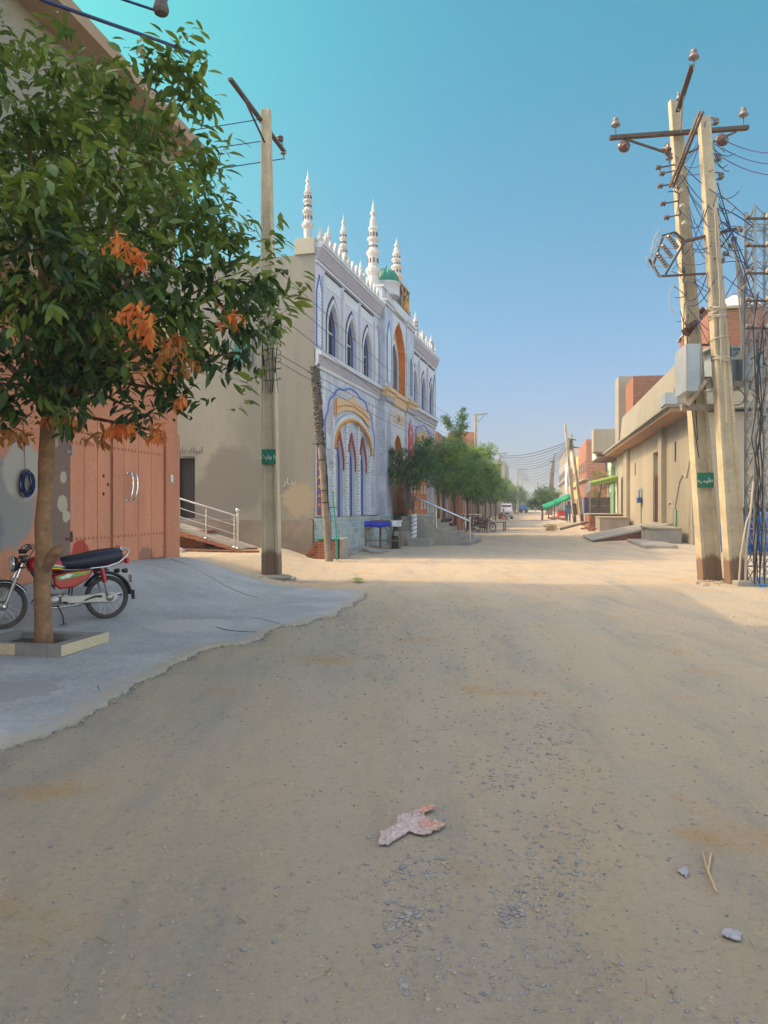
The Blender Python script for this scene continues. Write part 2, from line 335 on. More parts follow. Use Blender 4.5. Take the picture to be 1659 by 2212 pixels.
mat('cloth_blue', (.08,.22,.5), (.1,.28,.55), rough=.9, scale=5)
mat('panel_brown', (.10,.07,.055), (.07,.05,.04), rough=.5, scale=2)
mat('blue_edge', (.01,.06,.45), (.01,.06,.4), rough=.4)
mat('paint_green', (.14,.30,.14), (.2,.34,.18), rough=.6, scale=2)
mat('paint_lime', (.22,.32,.05), (.18,.28,.05), rough=.6, scale=2)
mat('paint_yellow', (.60,.42,.14), (.52,.36,.13), rough=.7, scale=1)
mat('paint_pinkgrey', (.52,.44,.42), (.44,.37,.36), rough=.8, scale=1)
mat('paint_white_dirty', (.62,.60,.56), (.50,.49,.46), rough=.7, scale=1, streak=True)
mat('paint_palegreen', (.50,.56,.46), (.42,.48,.40), rough=.7, scale=1)
mat('van_white', (.74,.74,.72), (.70,.70,.68), rough=.25, fine=0, coat=.5)
mat('wall_base', (.30,.24,.19), (.22,.17,.13), scale=3, bump=.01)
mat('dry_grass', (.34,.26,.12), (.22,.17,.08), scale=6)
mat('litter_white', (.38,.37,.40), (.30,.29,.31), rough=.7)
mat('stick_wood', (.52,.38,.22), (.42,.30,.17), scale=20)
mat('gravel_stone', (.17,.175,.19), (.30,.285,.265), scale=9, rough=.8)
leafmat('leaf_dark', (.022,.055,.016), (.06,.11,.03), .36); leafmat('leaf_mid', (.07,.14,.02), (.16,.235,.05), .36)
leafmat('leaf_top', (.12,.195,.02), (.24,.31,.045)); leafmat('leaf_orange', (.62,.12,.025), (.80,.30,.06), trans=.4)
leafmat('leaf_brown', (.34,.14,.03), (.52,.22,.04)); leafmat('leaf_street', (.05,.165,.04), (.14,.31,.065), trans=.45); leafmat('leaf_lime', (.14,.26,.02), (.26,.38,.05))
leafmat('leaf_bluegreen', (.045,.11,.06), (.11,.20,.11)); leafmat('leaf_creeper', (.16,.18,.02), (.3,.27,.04))
# ---------------------------------------------------------------- ground
def ground_mat():
    m = bpy.data.materials.new('dusty_road'); m.use_nodes = True; t = m.node_tree; N = t.nodes; b = N['Principled BSDF']
    b.inputs['Roughness'].default_value = .95; b.inputs['Specular IOR Level'].default_value = .1
    co = N.new('ShaderNodeTexCoord'); src = co.outputs['Object']
    def nz(sc, det=6, rg=.6, mp=None):
        n = N.new('ShaderNodeTexNoise'); n.inputs['Scale'].default_value = sc; n.inputs['Detail'].default_value = det; n.inputs['Roughness'].default_value = rg
        if mp:
            q = N.new('ShaderNodeMapping'); q.inputs['Scale'].default_value = mp; q.inputs['Rotation'].default_value = (0, 0, R(11)); L(t, src, q.inputs[0]); L(t, q.outputs[0], n.inputs[0])
        else: L(t, src, n.inputs[0])
        return n.outputs[0]
    def ramp(f, stops):
        r = N.new('ShaderNodeValToRGB'); el = r.color_ramp.elements
        el[0].position, el[0].color = stops[0][0], (*stops[0][1], 1); el[1].position, el[1].color = stops[-1][0], (*stops[-1][1], 1)
        for p, c in stops[1:-1]:
            q = el.new(p); q.color = (*c, 1)
        L(t, f, r.inputs[0]); return r.outputs[0]
    def mix(f, a, c, mode='MIX'):
        q = N.new('ShaderNodeMix'); q.data_type = 'RGBA'; q.blend_type = mode; L(t, f, q.inputs[0]) if not isinstance(f, float) else setattr(q.inputs[0], 'default_value', f)
        for k, v in ((6, a), (7, c)):
            if isinstance(v, tuple): q.inputs[k].default_value = (*v, 1)
            else: L(t, v, q.inputs[k])
        return q.outputs[2]
    base = ramp(nz(.55, 8, .65), [(.28, (.39,.33,.245)), (.42, (.55,.44,.305)), (.58, (.51,.43,.32)), (.74, (.43,.39,.33))])
    grey = ramp(nz(1.5, 9, .75, (1, .25, 1)), [(.46, (0,0,0)), (.66, (.9,.9,.9))]); base = mix(grey, base, (.345,.33,.30))
    strk = ramp(nz(2.2, 8, .7, (1, .07, 1)), [(.42, (0,0,0)), (.62, (.45,.45,.45))]); base = mix(strk, base, (.56,.46,.33))
    at = N.new('ShaderNodeAttribute'); at.attribute_name = 'rut'; rm = N.new('ShaderNodeMath'); rm.operation = 'MULTIPLY'; L(t, at.outputs['Fac'], rm.inputs[0]); L(t, nz(3.5, 6, .7), rm.inputs[1]); base = mix(rm.outputs[0], base, (.55,.46,.36))
    oran = ramp(nz(.9, 5, .55), [(.585, (0,0,0)), (.70, (1,1,1))]); q = N.new('ShaderNodeMath'); q.operation = 'MULTIPLY'; L(t, oran, q.inputs[0]); q.inputs[1].default_value = .75; base = mix(q.outputs[0], base, (.56,.35,.16))
    fin = ramp(nz(26, 8, .8), [(.32, (.66,.66,.66)), (.46, (.97,.97,.97)), (.66, (1.0,1.0,1.0)), (.75, (1.12,1.11,1.09))]); base = mix(1.0, base, fin, 'MULTIPLY')
    sp = N.new('ShaderNodeTexVoronoi'); sp.inputs['Scale'].default_value = 55; L(t, src, sp.inputs[0])
    spk = ramp(sp.outputs['Distance'], [(.08, (1,1,1)), (.17, (0,0,0))]); g2 = ramp(nz(2.3, 4), [(.50, (0,0,0)), (.64, (.55,.55,.55))]); spk = mix(1.0, spk, g2, 'MULTIPLY'); base = mix(spk, base, (.16,.155,.15))
    L(t, base, b.inputs['Base Color'])
    # pavers under the dust on the right, tyre ruts, fine clods
    mp = N.new('ShaderNodeMapping'); mp.inputs['Rotation'].default_value = (0, 0, R(12)); L(t, src, mp.inputs[0])
    bt = N.new('ShaderNodeTexBrick'); bt.inputs['Scale'].default_value = 1; bt.inputs['Brick Width'].default_value = .30; bt.inputs['Row Height'].default_value = .15; bt.inputs['Mortar Size'].default_value = .008; bt.inputs['Mortar Smooth'].default_value = 1; L(t, mp.outputs[0], bt.inputs[0])
    sx = N.new('ShaderNodeSeparateXYZ'); L(t, src, sx.inputs[0]); mr = N.new('ShaderNodeMapRange'); mr.inputs[1].default_value = 2.2; mr.inputs[2].default_value = 4.2; L(t, sx.outputs[0], mr.inputs[0])
    pm = N.new('ShaderNodeMath'); pm.operation = 'MULTIPLY'; L(t, bt.outputs['Fac'], pm.inputs[0]); L(t, mr.outputs[0], pm.inputs[1])
    b0 = N.new('ShaderNodeBump'); b0.invert = True; b0.inputs['Distance'].default_value = .006; L(t, pm.outputs[0], b0.inputs['Height'])
    b1 = N.new('ShaderNodeBump'); b1.inputs['Distance'].default_value = .05; b1.inputs['Strength'].default_value = .75; L(t, nz(5, 9, .72), b1.inputs['Height']); L(t, b0.outputs[0], b1.inputs['Normal'])
    b2 = N.new('ShaderNodeBump'); b2.inputs['Distance'].default_value = .022; b2.inputs['Strength'].default_value = .9; L(t, nz(42, 6, .8), b2.inputs['Height']); L(t, b1.outputs[0], b2.inputs['Normal'])
    L(t, b2.outputs[0], b.inputs['Normal']); MATS['dusty_road'] = m
ground_mat()
ys = [-30, -20, -12, -7, -4, -2, -1, 0, .6]+[1.0*(1.0125**i) for i in range(0, 470)]
ys = [y for y in ys if y < 330]+[400, 600, 1000, 1800]
NX = 240; vs = []; fs = []
for y in ys:
    wd = 14+.9*max(y, 0)
    for i in range(NX+1):
        u = 2*i/NX-1; x = wd*math.copysign(abs(u)**1.5, u)+.03*y
        vs.append((x, y, ter(x, y) if y < 200 else 0))
for j in range(len(ys)-1):
    for i in range(NX): a = j*(NX+1)+i; fs.append((a, a+1, a+NX+2, a+NX+1))
g = MB().add(vs, fs, 0, True); gob = g.build('ground', 'dusty_road')
ruts = [[G(*p) for p in c] for c in ([(1060,1278),(1110,1310),(1150,1370),(1168,1450),(1160,1540),(1130,1700),(1085,1950),(1040,2212)], [(1225,1290),(1290,1390),(1350,1550),(1415,1800),(1490,2100)], [(640,1420),(700,1560),(720,1800),(690,2150)], [(930,1300),(930,1480),(900,1750),(840,2150)])]
GV = np.array(vs); fac = np.zeros(len(GV))
for c in ruts:
    yy = np.array([p.y for p in c])[::-1]; xx = np.array([p.x for p in c])[::-1]; cxx = np.interp(GV[:, 1], yy, xx); d_ = np.abs(GV[:, 0]-cxx); k_ = np.exp(-(d_/(.14+.008*GV[:, 1]))**2)*((GV[:, 1] > 1.5) & (GV[:, 1] < 14)); fac = np.maximum(fac, k_)
at_ = gob.data.attributes.new('rut', 'FLOAT', 'POINT'); at_.data.foreach_set('value', fac.astype(np.float32)); tagged(gob, 'dusty unpaved street with loose gravel', 'ground', kind='structure')
# concrete apron in front of the pink house
edge = [(0,1610),(60,1592),(110,1572),(150,1556),(200,1528),(250,1502),(300,1470),(345,1446),(400,1412),(440,1399),(480,1392),(520,1385),(560,1372),(595,1349),(640,1346),(690,1334),(730,1318),(762,1300),(785,1286),(782,1277),(770,1273)]
ep = [G(x, y, .03).to_2d() for x, y in edge]
poly = [Vector((-9, -3)), Vector((-2.05, -3)), Vector((-1.75, 1)), Vector((-2.02, 3))]+ep+[Vector((-2.05, 14.35)), Vector((-3.35, 14.95)), Vector((-4.22, 15.62)), Vector((-9.5, 16))]
rnd = random.Random(5); pp = []
for i in range(len(poly)):
    a, b = poly[i], poly[(i+1) % len(poly)]; n = max(1, int((b-a).length/.05)) if 3 <= i <= 25 else 1
    for k in range(n):
        q = a.lerp(b, k/n)
        if n > 1: q = q+Vector((rnd.gauss(0, .010)+.10*noise.noise(Vector((q.x*2.4, q.y*2.4, 1))), rnd.gauss(0, .012)+.12*noise.noise(Vector((q.x*2.4, q.y*2.4, 7)))))
        pp.append(q)
PX = np.array([q.x for q in pp]); PY = np.array([q.y for q in pp]); cand = (GV[:, 1] > -3) & (GV[:, 1] < 16.2) & (GV[:, 0] > -9.5) & (GV[:, 0] < .2); ins = np.zeros(len(GV), bool)
for i in range(len(pp)):
    x0_, y0_, x1_, y1_ = PX[i-1], PY[i-1], PX[i], PY[i]; cr_ = ((y0_ > GV[:, 1]) != (y1_ > GV[:, 1])) & cand
    xi = x0_+(GV[:, 1]-y0_)*(x1_-x0_)/((y1_-y0_) or 1e-9); ins ^= cr_ & (GV[:, 0] < xi)
GV[ins, 2] -= .05; gob.data.vertices.foreach_set('co', GV.ravel().astype(np.float32)); gob.data.update()
bm = bmesh.new(); bv = [bm.verts.new((q.x, q.y, 0)) for q in pp]; bm.faces.new(bv)
for axis, rng, st in ((0, (-9.4, 0), .16), (1, (-2.8, 16), .16)):
    k = rng[0]
    while k < rng[1]:
        pc = [0, 0, 0]; pc[axis] = k; nn = [0, 0, 0]; nn[axis] = 1
        bmesh.ops.bisect_plane(bm, geom=bm.verts[:]+bm.edges[:]+bm.faces[:], plane_co=pc, plane_no=nn); k += st
ex = bmesh.ops.extrude_face_region(bm, geom=bm.faces[:]); top = [v for v in ex['geom'] if isinstance(v, bmesh.types.BMVert)]
bset = set(v for v in top if any(len(e.link_faces) < 2 or any(abs(f.normal.z) < .5 for f in e.link_faces) for e in v.link_edges))
for v in top: v.co.z = ter(v.co.x, v.co.y, False)+.022+.010*noise.noise(Vector((v.co.x*.8, v.co.y*.8, 0)))
bm.normal_update()
for v in top:
    pass
for v in bm.verts:
    if v not in top: v.co.z = ter(v.co.x, v.co.y, False)-.12
bmesh.ops.recalc_face_normals(bm, faces=bm.faces[:])
me = bpy.data.meshes.new('pavement'); bm.to_mesh(me); bm.free()
mat('apron', (.45,.455,.45), (.325,.335,.345), scale=1.1, bump=.008, bscale=20, rough=.85, fine=.14, patches=((-3.0,6.2,.05,.35,(.34,.33,.32),.3),(-2.4,9.6,.05,.5,(.48,.47,.45),.4),(-4.2,10.8,.3,.3,(.28,.28,.28),.25),(-2.6,4.6,.05,.4,(.50,.48,.44),.4)))
t_ = MATS['apron'].node_tree
seg = [q for q in pp if 1 < q.y < 14 and q.x > -4.6]; dd = [math.exp(-(min((Vector(v.co[:2])-q).length for q in seg[::3])/.22)**2) for v in me.vertices]
at_ = me.attributes.new('dust', 'FLOAT', 'POINT'); at_.data.foreach_set('value', dd)
N_ = t_.nodes; an = N_.new('ShaderNodeAttribute'); an.attribute_name = 'dust'; nn = N_.new('ShaderNodeTexNoise'); nn.inputs['Scale'].default_value = 6; nn.inputs['Detail'].default_value = 8; tcn = N_.new('ShaderNodeTexCoord'); L(t_, tcn.outputs['Object'], nn.inputs[0])
mm = N_.new('ShaderNodeMath'); mm.operation = 'MULTIPLY_ADD'; L(t_, an.outputs['Fac'], mm.inputs[0]); mm.inputs[1].default_value = .6; L(t_, nn.outputs[0], mm.inputs[2]); mr_ = N_.new('ShaderNodeMapRange'); mr_.inputs[1].default_value = .62; mr_.inputs[2].default_value = 1.15; L(t_, mm.outputs[0], mr_.inputs[0])
pb_ = N_['Principled BSDF']; src_ = pb_.inputs['Base Color'].links[0].from_socket; qq = N_.new('ShaderNodeMix'); qq.data_type = 'RGBA'; L(t_, mr_.outputs[0], qq.inputs[0]); L(t_, src_, qq.inputs[6]); qq.inputs[7].default_value = (.42,.36,.28,1); L(t_, qq.outputs[2], pb_.inputs['Base Color'])
me.materials.append(MATS['apron']); ap = bpy.data.objects.new('pavement', me); COL.objects.link(ap)
tagged(ap, 'grey concrete apron with a ragged edge sloping up to the pink gate', 'pavement', kind='structure')
jt = MB(); js = [Vector((-4.05+2.0*i/30, 14.6-2.1*i/30+rnd.uniform(-.006,.006), 0)) for i in range(31)]
jt.tube([(p.x, p.y, ter(p.x, p.y, False)+.023) for p in js], .006, 4); jt.build('joint_line', 'stone_grey', ap)
for i in range(4):
    c_ = Vector(rnd.choice([q for q in pp if 4 < q.y < 13 and q.x > -3.8])); an_ = rnd.uniform(1.8, 4.2); pts = []
    for k in range(9): c_ = c_+Vector((math.cos(an_), math.sin(an_)))*.09; an_ += rnd.uniform(-.35, .35); pts.append((c_.x, c_.y, ter(c_.x, c_.y, False)+.022))
    jt = MB(); jt.tube(pts, [.004]*8+[.001], 4); jt.build('crack', 'soil', ap)
def apz(x, y): return ter(x, y, False)+.024
# crumbled edge and gravel: one mass nobody could count
rnd = random.Random(11); gb = MB()
ico = [(0,0,1),(.89,0,.45),(.28,.85,.45),(-.72,.53,.45),(-.72,-.53,.45),(.28,-.85,.45),(.72,.53,-.45),(-.28,.85,-.45),(-.89,0,-.45),(-.28,-.85,-.45),(.72,-.53,-.45),(0,0,-1)]
icf = [(0,1,2),(0,2,3),(0,3,4),(0,4,5),(0,5,1),(1,6,2),(2,7,3),(3,8,4),(4,9,5),(5,10,1),(6,7,2),(7,8,3),(8,9,4),(9,10,5),(10,6,1),(11,7,6),(11,8,7),(11,9,8),(11,10,9),(11,6,10)]
def stone(x, y, r, m, mb=None, z=None):
    z = ter(x, y) if z is None else z; a = rnd.uniform(0, 6.28); ca, sa = math.cos(a), math.sin(a); sx, sy, sz = rnd.uniform(.7, 1.3), rnd.uniform(.6, 1.0), rnd.uniform(.35, .7)
    vs = []
    for p in ico:
        k = rnd.uniform(.75, 1.15); u, v, w = p[0]*sx*r*k, p[1]*sy*r*k, p[2]*sz*r*k
        vs.append((x+u*ca-v*sa, y+u*sa+v*ca, z+w+r*.12))
    (mb or gb).add(vs, icf, m)
clusters = [(885,1890,45,60),(865,1960,45,50),(870,2000,30,30),(1095,1955,30,26),(1115,1690,70,40),(1060,1680,40,35),(1155,1545,50,45),(1210,1590,35,30),(1190,1650,40,30),(1225,1790,40,20),(1250,1900,40,22),(1150,1920,35,28),(1170,1810,50,25),(1100,1970,25,25),(1200,1965,45,20),(910,2140,30,10),(1330,2090,25,7),(1145,1860,50,24),(950,1870,60,20),(880,2080,50,16)]
for cx_, cy_, s_, n_ in clusters:
    for _ in range(n_*3//2):
        q = G(cx_+rnd.gauss(0, s_), cy_+rnd.gauss(0, s_*.55)); stone(q.x, q.y, rnd.choice((.004,.006,.008,.008,.011,.015)), rnd.choice((0,0,1,0)))
for _ in range(2300):
    py = 1285+(rnd.random()**1.5)*930; px = rnd.uniform(-20, 1680); q = G(px, py)
    if q.x < -1.6 and px < 800 and py < 1600-.6*px*.75: continue
    stone(q.x, q.y, rnd.choice((.003,.004,.005,.006,.008,.010))*(1+.04*q.y), 0 if rnd.random() < .62 else 1)
for _ in range(1500):
    q = G(rnd.gauss(820, 170), 1300+abs(rnd.gauss(0, 110)))
    if q.x > -1.2-.0*q.y: stone(q.x, q.y, rnd.choice((.006,.008,.010,.014)), rnd.choice((0,0,1)))
for _ in range(500):
    q = G(rnd.gauss(1120, 120), rnd.uniform(1480, 2180)); stone(q.x, q.y, rnd.choice((.004,.006,.008,.010)), 0)
for q in pp[3:]:
    for _ in range(3):
        if q.y > 2 and q.x > -4 and q.y < 14: stone(q.x+rnd.uniform(-.02, .06), q.y+rnd.uniform(-.06, .02), rnd.uniform(.004, .016), rnd.choice((0,1)))
mat('gravel_dust', (.36,.30,.22), (.28,.24,.19), scale=9)
mat('gravel_dust2', (.3,.26,.2), (.2,.18,.15), scale=9)
tagged(gb.build('gravel', ['gravel_stone', 'gravel_dust']), 'loose dark gravel scattered over the dusty street', 'gravel', kind='stuff')
# ---------------------------------------------------------------- pink house
HX = thing('pink_house', 'pink house with a studded double gate behind the red motorcycle', 'house', (-4.85, 12, 0), STREET)
w = MB(); w.box(-27, -.78, 0, .35, -.2, 4.42); w.box(3.05, 3.57, 0, .35, -.2, 4.42); w.box(-.78, 3.05, 0, .35, 2.98, 4.42, 0); w.box(-27, 3.57, .36, 10, -.3, 4.40, 0)
w.build('wall', 'pink_paint', HX)
MB().box(-.76, -.12, -.025, .34, -.1, 2.97).build('gate_pillar', 'pillar_paint', HX)
MB().box(-27, -.80, -.03, -.001, -.2, .42).build('skirting', 'wall_base', HX)
MB().box(3.02, 3.6, -.04, .3, -.1, 2.96).build('corner_pillar', 'pink_paint', HX, bevel=.01)
MB().box(-27, 3.62, -.87, .2, 4.42, 4.62).box(-27, 3.60, -.85, -.80, 4.62, 4.70).build('porch_slab', ['mosque_sand'], HX, bevel=.01)
u_ = MB(); u_.box(-27, 3.5, .02, 9.5, 4.62, 8.58); u_.build('upper_wall', 'plaster_cream', HX)
MB().box(-27, 3.65, -.53, 10, 8.59, 8.80).build('eave', 'eave_underside', HX)
MB().box(-27, -1.2, .9, 9.5, 8.80, 11.7).build('roof_room', 'plaster_cream', HX)
dl = MB(); dl.lathe([(0,8.570),(.055,8.572),(.075,8.575),(.08,8.589)], (-1.9,-.22,0), 20); dl.build('downlight', 'white_paint', HX)
MB().box(3.02, 3.03, .6, 1.5, 5.2, 6.8).build('window', 'glass_dark', HX)
def leaf_gate(x0, x1, seams, zb0, zb1, ztop=2.93):
    m = MB(); m.box(x0, x1, .03, .09, max(zb0, zb1), ztop)
    xs = [x0]+seams+[x1]
    for a, b in zip(xs[:-1], xs[1:]): m.box(a+.008, b-.008, .005, .032, min(zb0, zb1)+.03, ztop-.012)
    g_ = m.build('gate_leaf', 'gate_paint', HX, bevel=.004)
    st0 = None
    for zz in (1.0, 2.51):
        n = int((x1-x0-.08)/.115)
        for i in range(n+1):
            x = x0+.06+i*(x1-x0-.12)/n
            if st0 is None: s = MB(); s.lathe([(.030, 0),(.028, -.012),(.016, -.024),(0, -.028)], (0, 0, 0), 10, axis='y'); st0 = s.build('stud', 'gate_paint', g_); o = st0
            else: o = st0.copy(); COL.objects.link(o)
            o.location = (x, .006, zz)
    return g_
g1 = leaf_gate(-.08, 1.09, [.30, .68], .62, .60); g2 = leaf_gate(1.16, 3.0, [1.52, 2.02, 2.5], .58, .50)
h_ = MB()
for x, z in ((.86, 2.02), (1.0, 1.88), (.86, 1.72)): h_.lathe([(.03, 0),(.03, -.012),(.015, -.02),(0, -.02)], (x, .008, z), 12, axis='y')
h_.build('lock', 'door_brown', g1)
for x in (1.64, 1.80):
    h_ = MB(); h_.tube([(x-.03, -.02, 1.62), (x-.03, -.075, 1.64), (x-.015, -.085, 1.75), (x+.02, -.085, 1.85), (x+.02, -.085, 1.98), (x, -.08, 2.07), (x, -.02, 2.09)], .019, 10)
    h_.lathe([(.034,0),(.034,-.012),(0,-.012)], (x-.03,.006,1.62), 12, axis='y'); h_.lathe([(.034,0),(.034,-.012),(0,-.012)], (x,.006,2.09), 12, axis='y')
    h_.build('gate_handle', 'chrome', g2)
for z in (2.36, 1.02):
    h_ = MB(); h_.tube([(-.10, -.03, z-.06), (-.10, -.03, z+.10)], .022, 10); h_.box(-.24, -.09, -.04, -.026, z-.03, z+.01); h_.build('hinge', 'door_brown' if z < 2 else 'steel_grey', HX)
MB().box(1.095, 1.155, .05, .08, .5, 2.93).box(-.118, -.085, .05, .08, .5, 2.93).build('gate_gap', 'black_hole', HX)
d_ = MB(); d_.box(3.16, 3.24, -.075, -.042, 1.98, 2.13); d_.build('door_bell', 'white_paint', HX, bevel=.006)
# raised threshold under the gate
t_ = MB(); t_.box(-.9, 3.62, -.07, .3, -.1, .50); t_.build('threshold', 'stone_grey', HX, bevel=.02)
# cable coil on the wall
cx_ = thing('cable_coil', 'coil of dark blue cable hanging on the grey patch of the pink wall', 'cable coil', (-4.85, 12, 0), STREET)
cc = MB(); rnd = random.Random(3)
for k in range(9):
    ox, oz, oy, ph = rnd.gauss(0, .012), rnd.gauss(0, .014), -.03-.008*k, rnd.uniform(0, 6)
    cc.tube([(-1.2+ox+.115*math.cos(a)*(1+.06*math.sin(3*a+ph)), oy+.008*math.sin(2*a+ph), 1.82+oz+.165*math.sin(a)*(1+.05*math.sin(2*a+ph))) for a in np.linspace(0, 6.283, 26)], .0085, 6, cap=False)
cc.build('coil', 'wire_blue', cx_); MB().tube([(-1.2,-.03,1.99),(-1.2,-.02,2.25),(-1.23,-.01,2.85)], .004, 5).build('string', 'wire_black', cx_)
MB().tube([(-1.23,.0,2.86),(-1.23,-.03,2.86)], .008, 6).build('nail', 'steel_dark', cx_)
# ---------------------------------------------------------------- planter ring
PL = thing('tree_planter', 'square planter kerb of cream tiles around the trunk of the nearest tree', 'planter', (-3.18, 7.55, apz(-3.4, 7.9)-.01), STREET)
k_ = MB(); k_.box(0, .86, 0, .15, 0, .115); k_.box(0, .86, .95, 1.10, 0, .115); k_.box(0, .14, .151, .949, 0, .113); k_.box(.72, .86, .151, .949, 0, .113)
k_.build('kerb', 'stone_grey', PL, bevel=.006)
for x0, x1 in ((.004, .43), (.434, .862)): MB().box(x0, x1, -.014, -.001, .012, .122).build('tile', 'tile_cream', PL, bevel=.003)
for y0, y1 in ((.50, 1.09),): MB().box(-.014, -.001, y0, y1, .012, .122).build('tile', 'tile_cream', PL, bevel=.003)
s_ = MB(); rnd = random.Random(2); s_.box(.12, .74, .14, .96, 0, .045)
s_.build('soil', 'soil', PL)
# ---------------------------------------------------------------- trees
def leaf_arrays(rng, n, L_, droop=.25, fold=.22):
    """n leaves, each 12 vertices (3 across, 4 along); returns local coords (n,12,3): x along, y across, z up"""
    t = np.array([0, .33, .68, 1.0]); wdt = np.array([.03, .175, .15, .01])
    X = np.repeat(t, 3); Y = np.stack([-wdt, 0*wdt, wdt], 1).ravel(); Z = -droop*X**2+fold*np.abs(Y)
    P_ = np.stack([X, Y, Z], 1)[None].repeat(n, 0); s = L_*rng.uniform(.5, 1.25, (n, 1, 1)); P_ = P_*s
    P_[:, :, 1] *= rng.uniform(.8, 1.2, (n, 1)); return P_
LF = [(3*i+j, 3*i+j+1, 3*i+j+4, 3*i+j+3) for i in range(3) for j in range(2)]
def crown_mesh(name, shoots, leaf, per, seed, droop=.5, mats=(), sub=.9):
    """shoots: list of (pos, dir, material); leaves in a spiral round the shoot's end, tips hanging"""
    rng = np.random.default_rng(seed); V = []; M = []
    pos = np.array([s[0] for s in shoots]); dr = np.array([s[1] for s in shoots]); mi = np.array([s[2] for s in shoots])
    n = len(shoots)*per; pr = np.repeat(pos, per, 0); dd = np.repeat(dr, per, 0); mi = np.repeat(mi, per)
    dd = dd/np.linalg.norm(dd, axis=1, keepdims=True)
    tt = np.tile(np.linspace(-1, .15, per), len(shoots))[:, None]*leaf*per*.22
    base = pr+dd*tt+rng.normal(0, leaf*.06, (n, 3))
    a = rng.uniform(0, 6.28, n); ref = np.tile([0, 0, 1.0], (n, 1)); e1 = np.cross(dd, ref); e1 /= np.linalg.norm(e1, axis=1, keepdims=True)+1e-9; e2 = np.cross(dd, e1)
    ax = dd*rng.uniform(.25, .8, (n, 1))+e1*np.cos(a)[:, None]+e2*np.sin(a)[:, None]; ax[:, 2] -= droop*rng.uniform(.4, 1.5, n); ax /= np.linalg.norm(ax, axis=1, keepdims=True)
    up = np.tile([0, 0, 1.0], (n, 1))+rng.normal(0, .35, (n, 3)); sd = np.cross(up, ax); sd /= np.linalg.norm(sd, axis=1, keepdims=True)+1e-9; nn = np.cross(ax, sd)
    P_ = leaf_arrays(rng, n, leaf); W_ = base[:, None]+P_[:, :, :1]*ax[:, None]+P_[:, :, 1:2]*sd[:, None]+P_[:, :, 2:]*nn[:, None]
    verts = W_.reshape(-1, 3); fa = (np.array(LF)[None]+12*np.arange(n)[:, None, None]).reshape(-1, 4)
    me = bpy.data.meshes.new(name); nf = len(fa)
    me.vertices.add(len(verts)); me.vertices.foreach_set('co', verts.ravel()); me.loops.add(nf*4); me.loops.foreach_set('vertex_index', fa.ravel().astype(np.int32))
    me.polygons.add(nf); me.polygons.foreach_set('loop_start', np.arange(0, nf*4, 4, dtype=np.int32)); me.polygons.foreach_set('loop_total', np.full(nf, 4, np.int32))
    for q in mats: me.materials.append(MATS[q])
    me.polygons.foreach_set('material_index', np.repeat(mi, 6).astype(np.int32)); me.polygons.foreach_set('use_smooth', np.ones(nf, bool)); me.update(); me.validate()
    return me
def lobes_to_shoots(lobes, dens, seed, inner=.35, mfun=None):
    rng = np.random.default_rng(seed); out = []
    for (c, r) in lobes:
        c = np.array(c); n = int(dens*r*r)+2
        for _ in range(n):
            d = rng.normal(0, 1, 3); d /= np.linalg.norm(d)
            rr = r*(rng.uniform(.72, 1.06) if rng.random() > inner else rng.uniform(.3, .75))
            p = c+d*rr*np.array([1, 1, .9]); dirr = d+np.array([0, 0, .45])+rng.normal(0, .3, 3)
            out.append((p, dirr, mfun(p, rng) if mfun else 0))
    return out
NT = thing('street_tree', 'large leafy tree with orange young leaves growing in the tiled planter', 'tree', (-3.64, 8.08, apz(-3.64, 8.08)))
base = Vector((-3.64, 8.08, apz(-3.64, 8.08)))
def lp(px, py, Y, r): q = P(px, py, Y)-base; return (tuple(q), r)
NL = [lp(120,120,7.7,.42),(lp(230,170,8,.42)),lp(345,130,8.2,.30),lp(400,150,8.3,.27),lp(400,215,8.4,.30),lp(430,330,8.4,.36),lp(330,280,8.2,.6),lp(180,290,7.7,.7),lp(60,260,7.6,.7),
      lp(90,450,7.0,.85),lp(260,450,7.5,.85),lp(400,470,8.2,.7),lp(500,490,8.6,.42),lp(560,600,8.8,.50),lp(530,700,8.7,.42),lp(480,600,8.2,.6),lp(510,765,8.7,.26),lp(430,740,8.4,.42),
      lp(340,640,7.6,.8),lp(170,640,7.0,.85),lp(30,640,6.9,.8),lp(80,800,7.3,.62),lp(240,800,7.5,.6),lp(360,800,8.0,.38),lp(300,890,7.9,.28),lp(150,875,7.8,.34),lp(30,870,7.5,.38),lp(390,850,8,.22),
      lp(-130,350,7.8,1.2),lp(-160,700,7.6,1.1),lp(-40,120,8.4,.6),lp(250,600,8.9,1.1),lp(100,400,8.9,1.1),lp(400,420,9.2,.6),lp(200,250,8.9,.7)]
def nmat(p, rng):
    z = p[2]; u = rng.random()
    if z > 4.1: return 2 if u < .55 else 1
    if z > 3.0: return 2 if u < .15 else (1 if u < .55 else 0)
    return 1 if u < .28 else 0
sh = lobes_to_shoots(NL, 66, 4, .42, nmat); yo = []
rng = np.random.default_rng(8)
for (px, py, Y, n, sx, sy, mi) in [(268,515,6.35,4,14,12,3),(300,550,6.4,3,10,10,3),(280,665,6.35,4,14,10,3),(310,700,6.6,7,18,16,3),(485,672,7.4,4,10,10,3),(365,755,7.2,3,30,22,4),(402,800,7.5,4,18,30,4),(395,850,7.6,3,14,14,3),(330,800,7.0,2,30,20,4),(265,918,7.3,9,26,10,3),(348,930,7.5,5,8,12,3),(20,932,7.2,6,24,8,4),(125,900,7.4,4,6,8,3),(210,940,7.4,5,12,10,4),(380,730,7.5,5,14,10,3)]:
    for _ in range(n):
        q = P(px+rng.normal(0, sx*.6), py+rng.normal(0, sy*.6), Y+rng.normal(0, .1))-base; yo.append((np.array(q), np.array([rng.normal(.3, .4), -.6, .1]), mi-3))
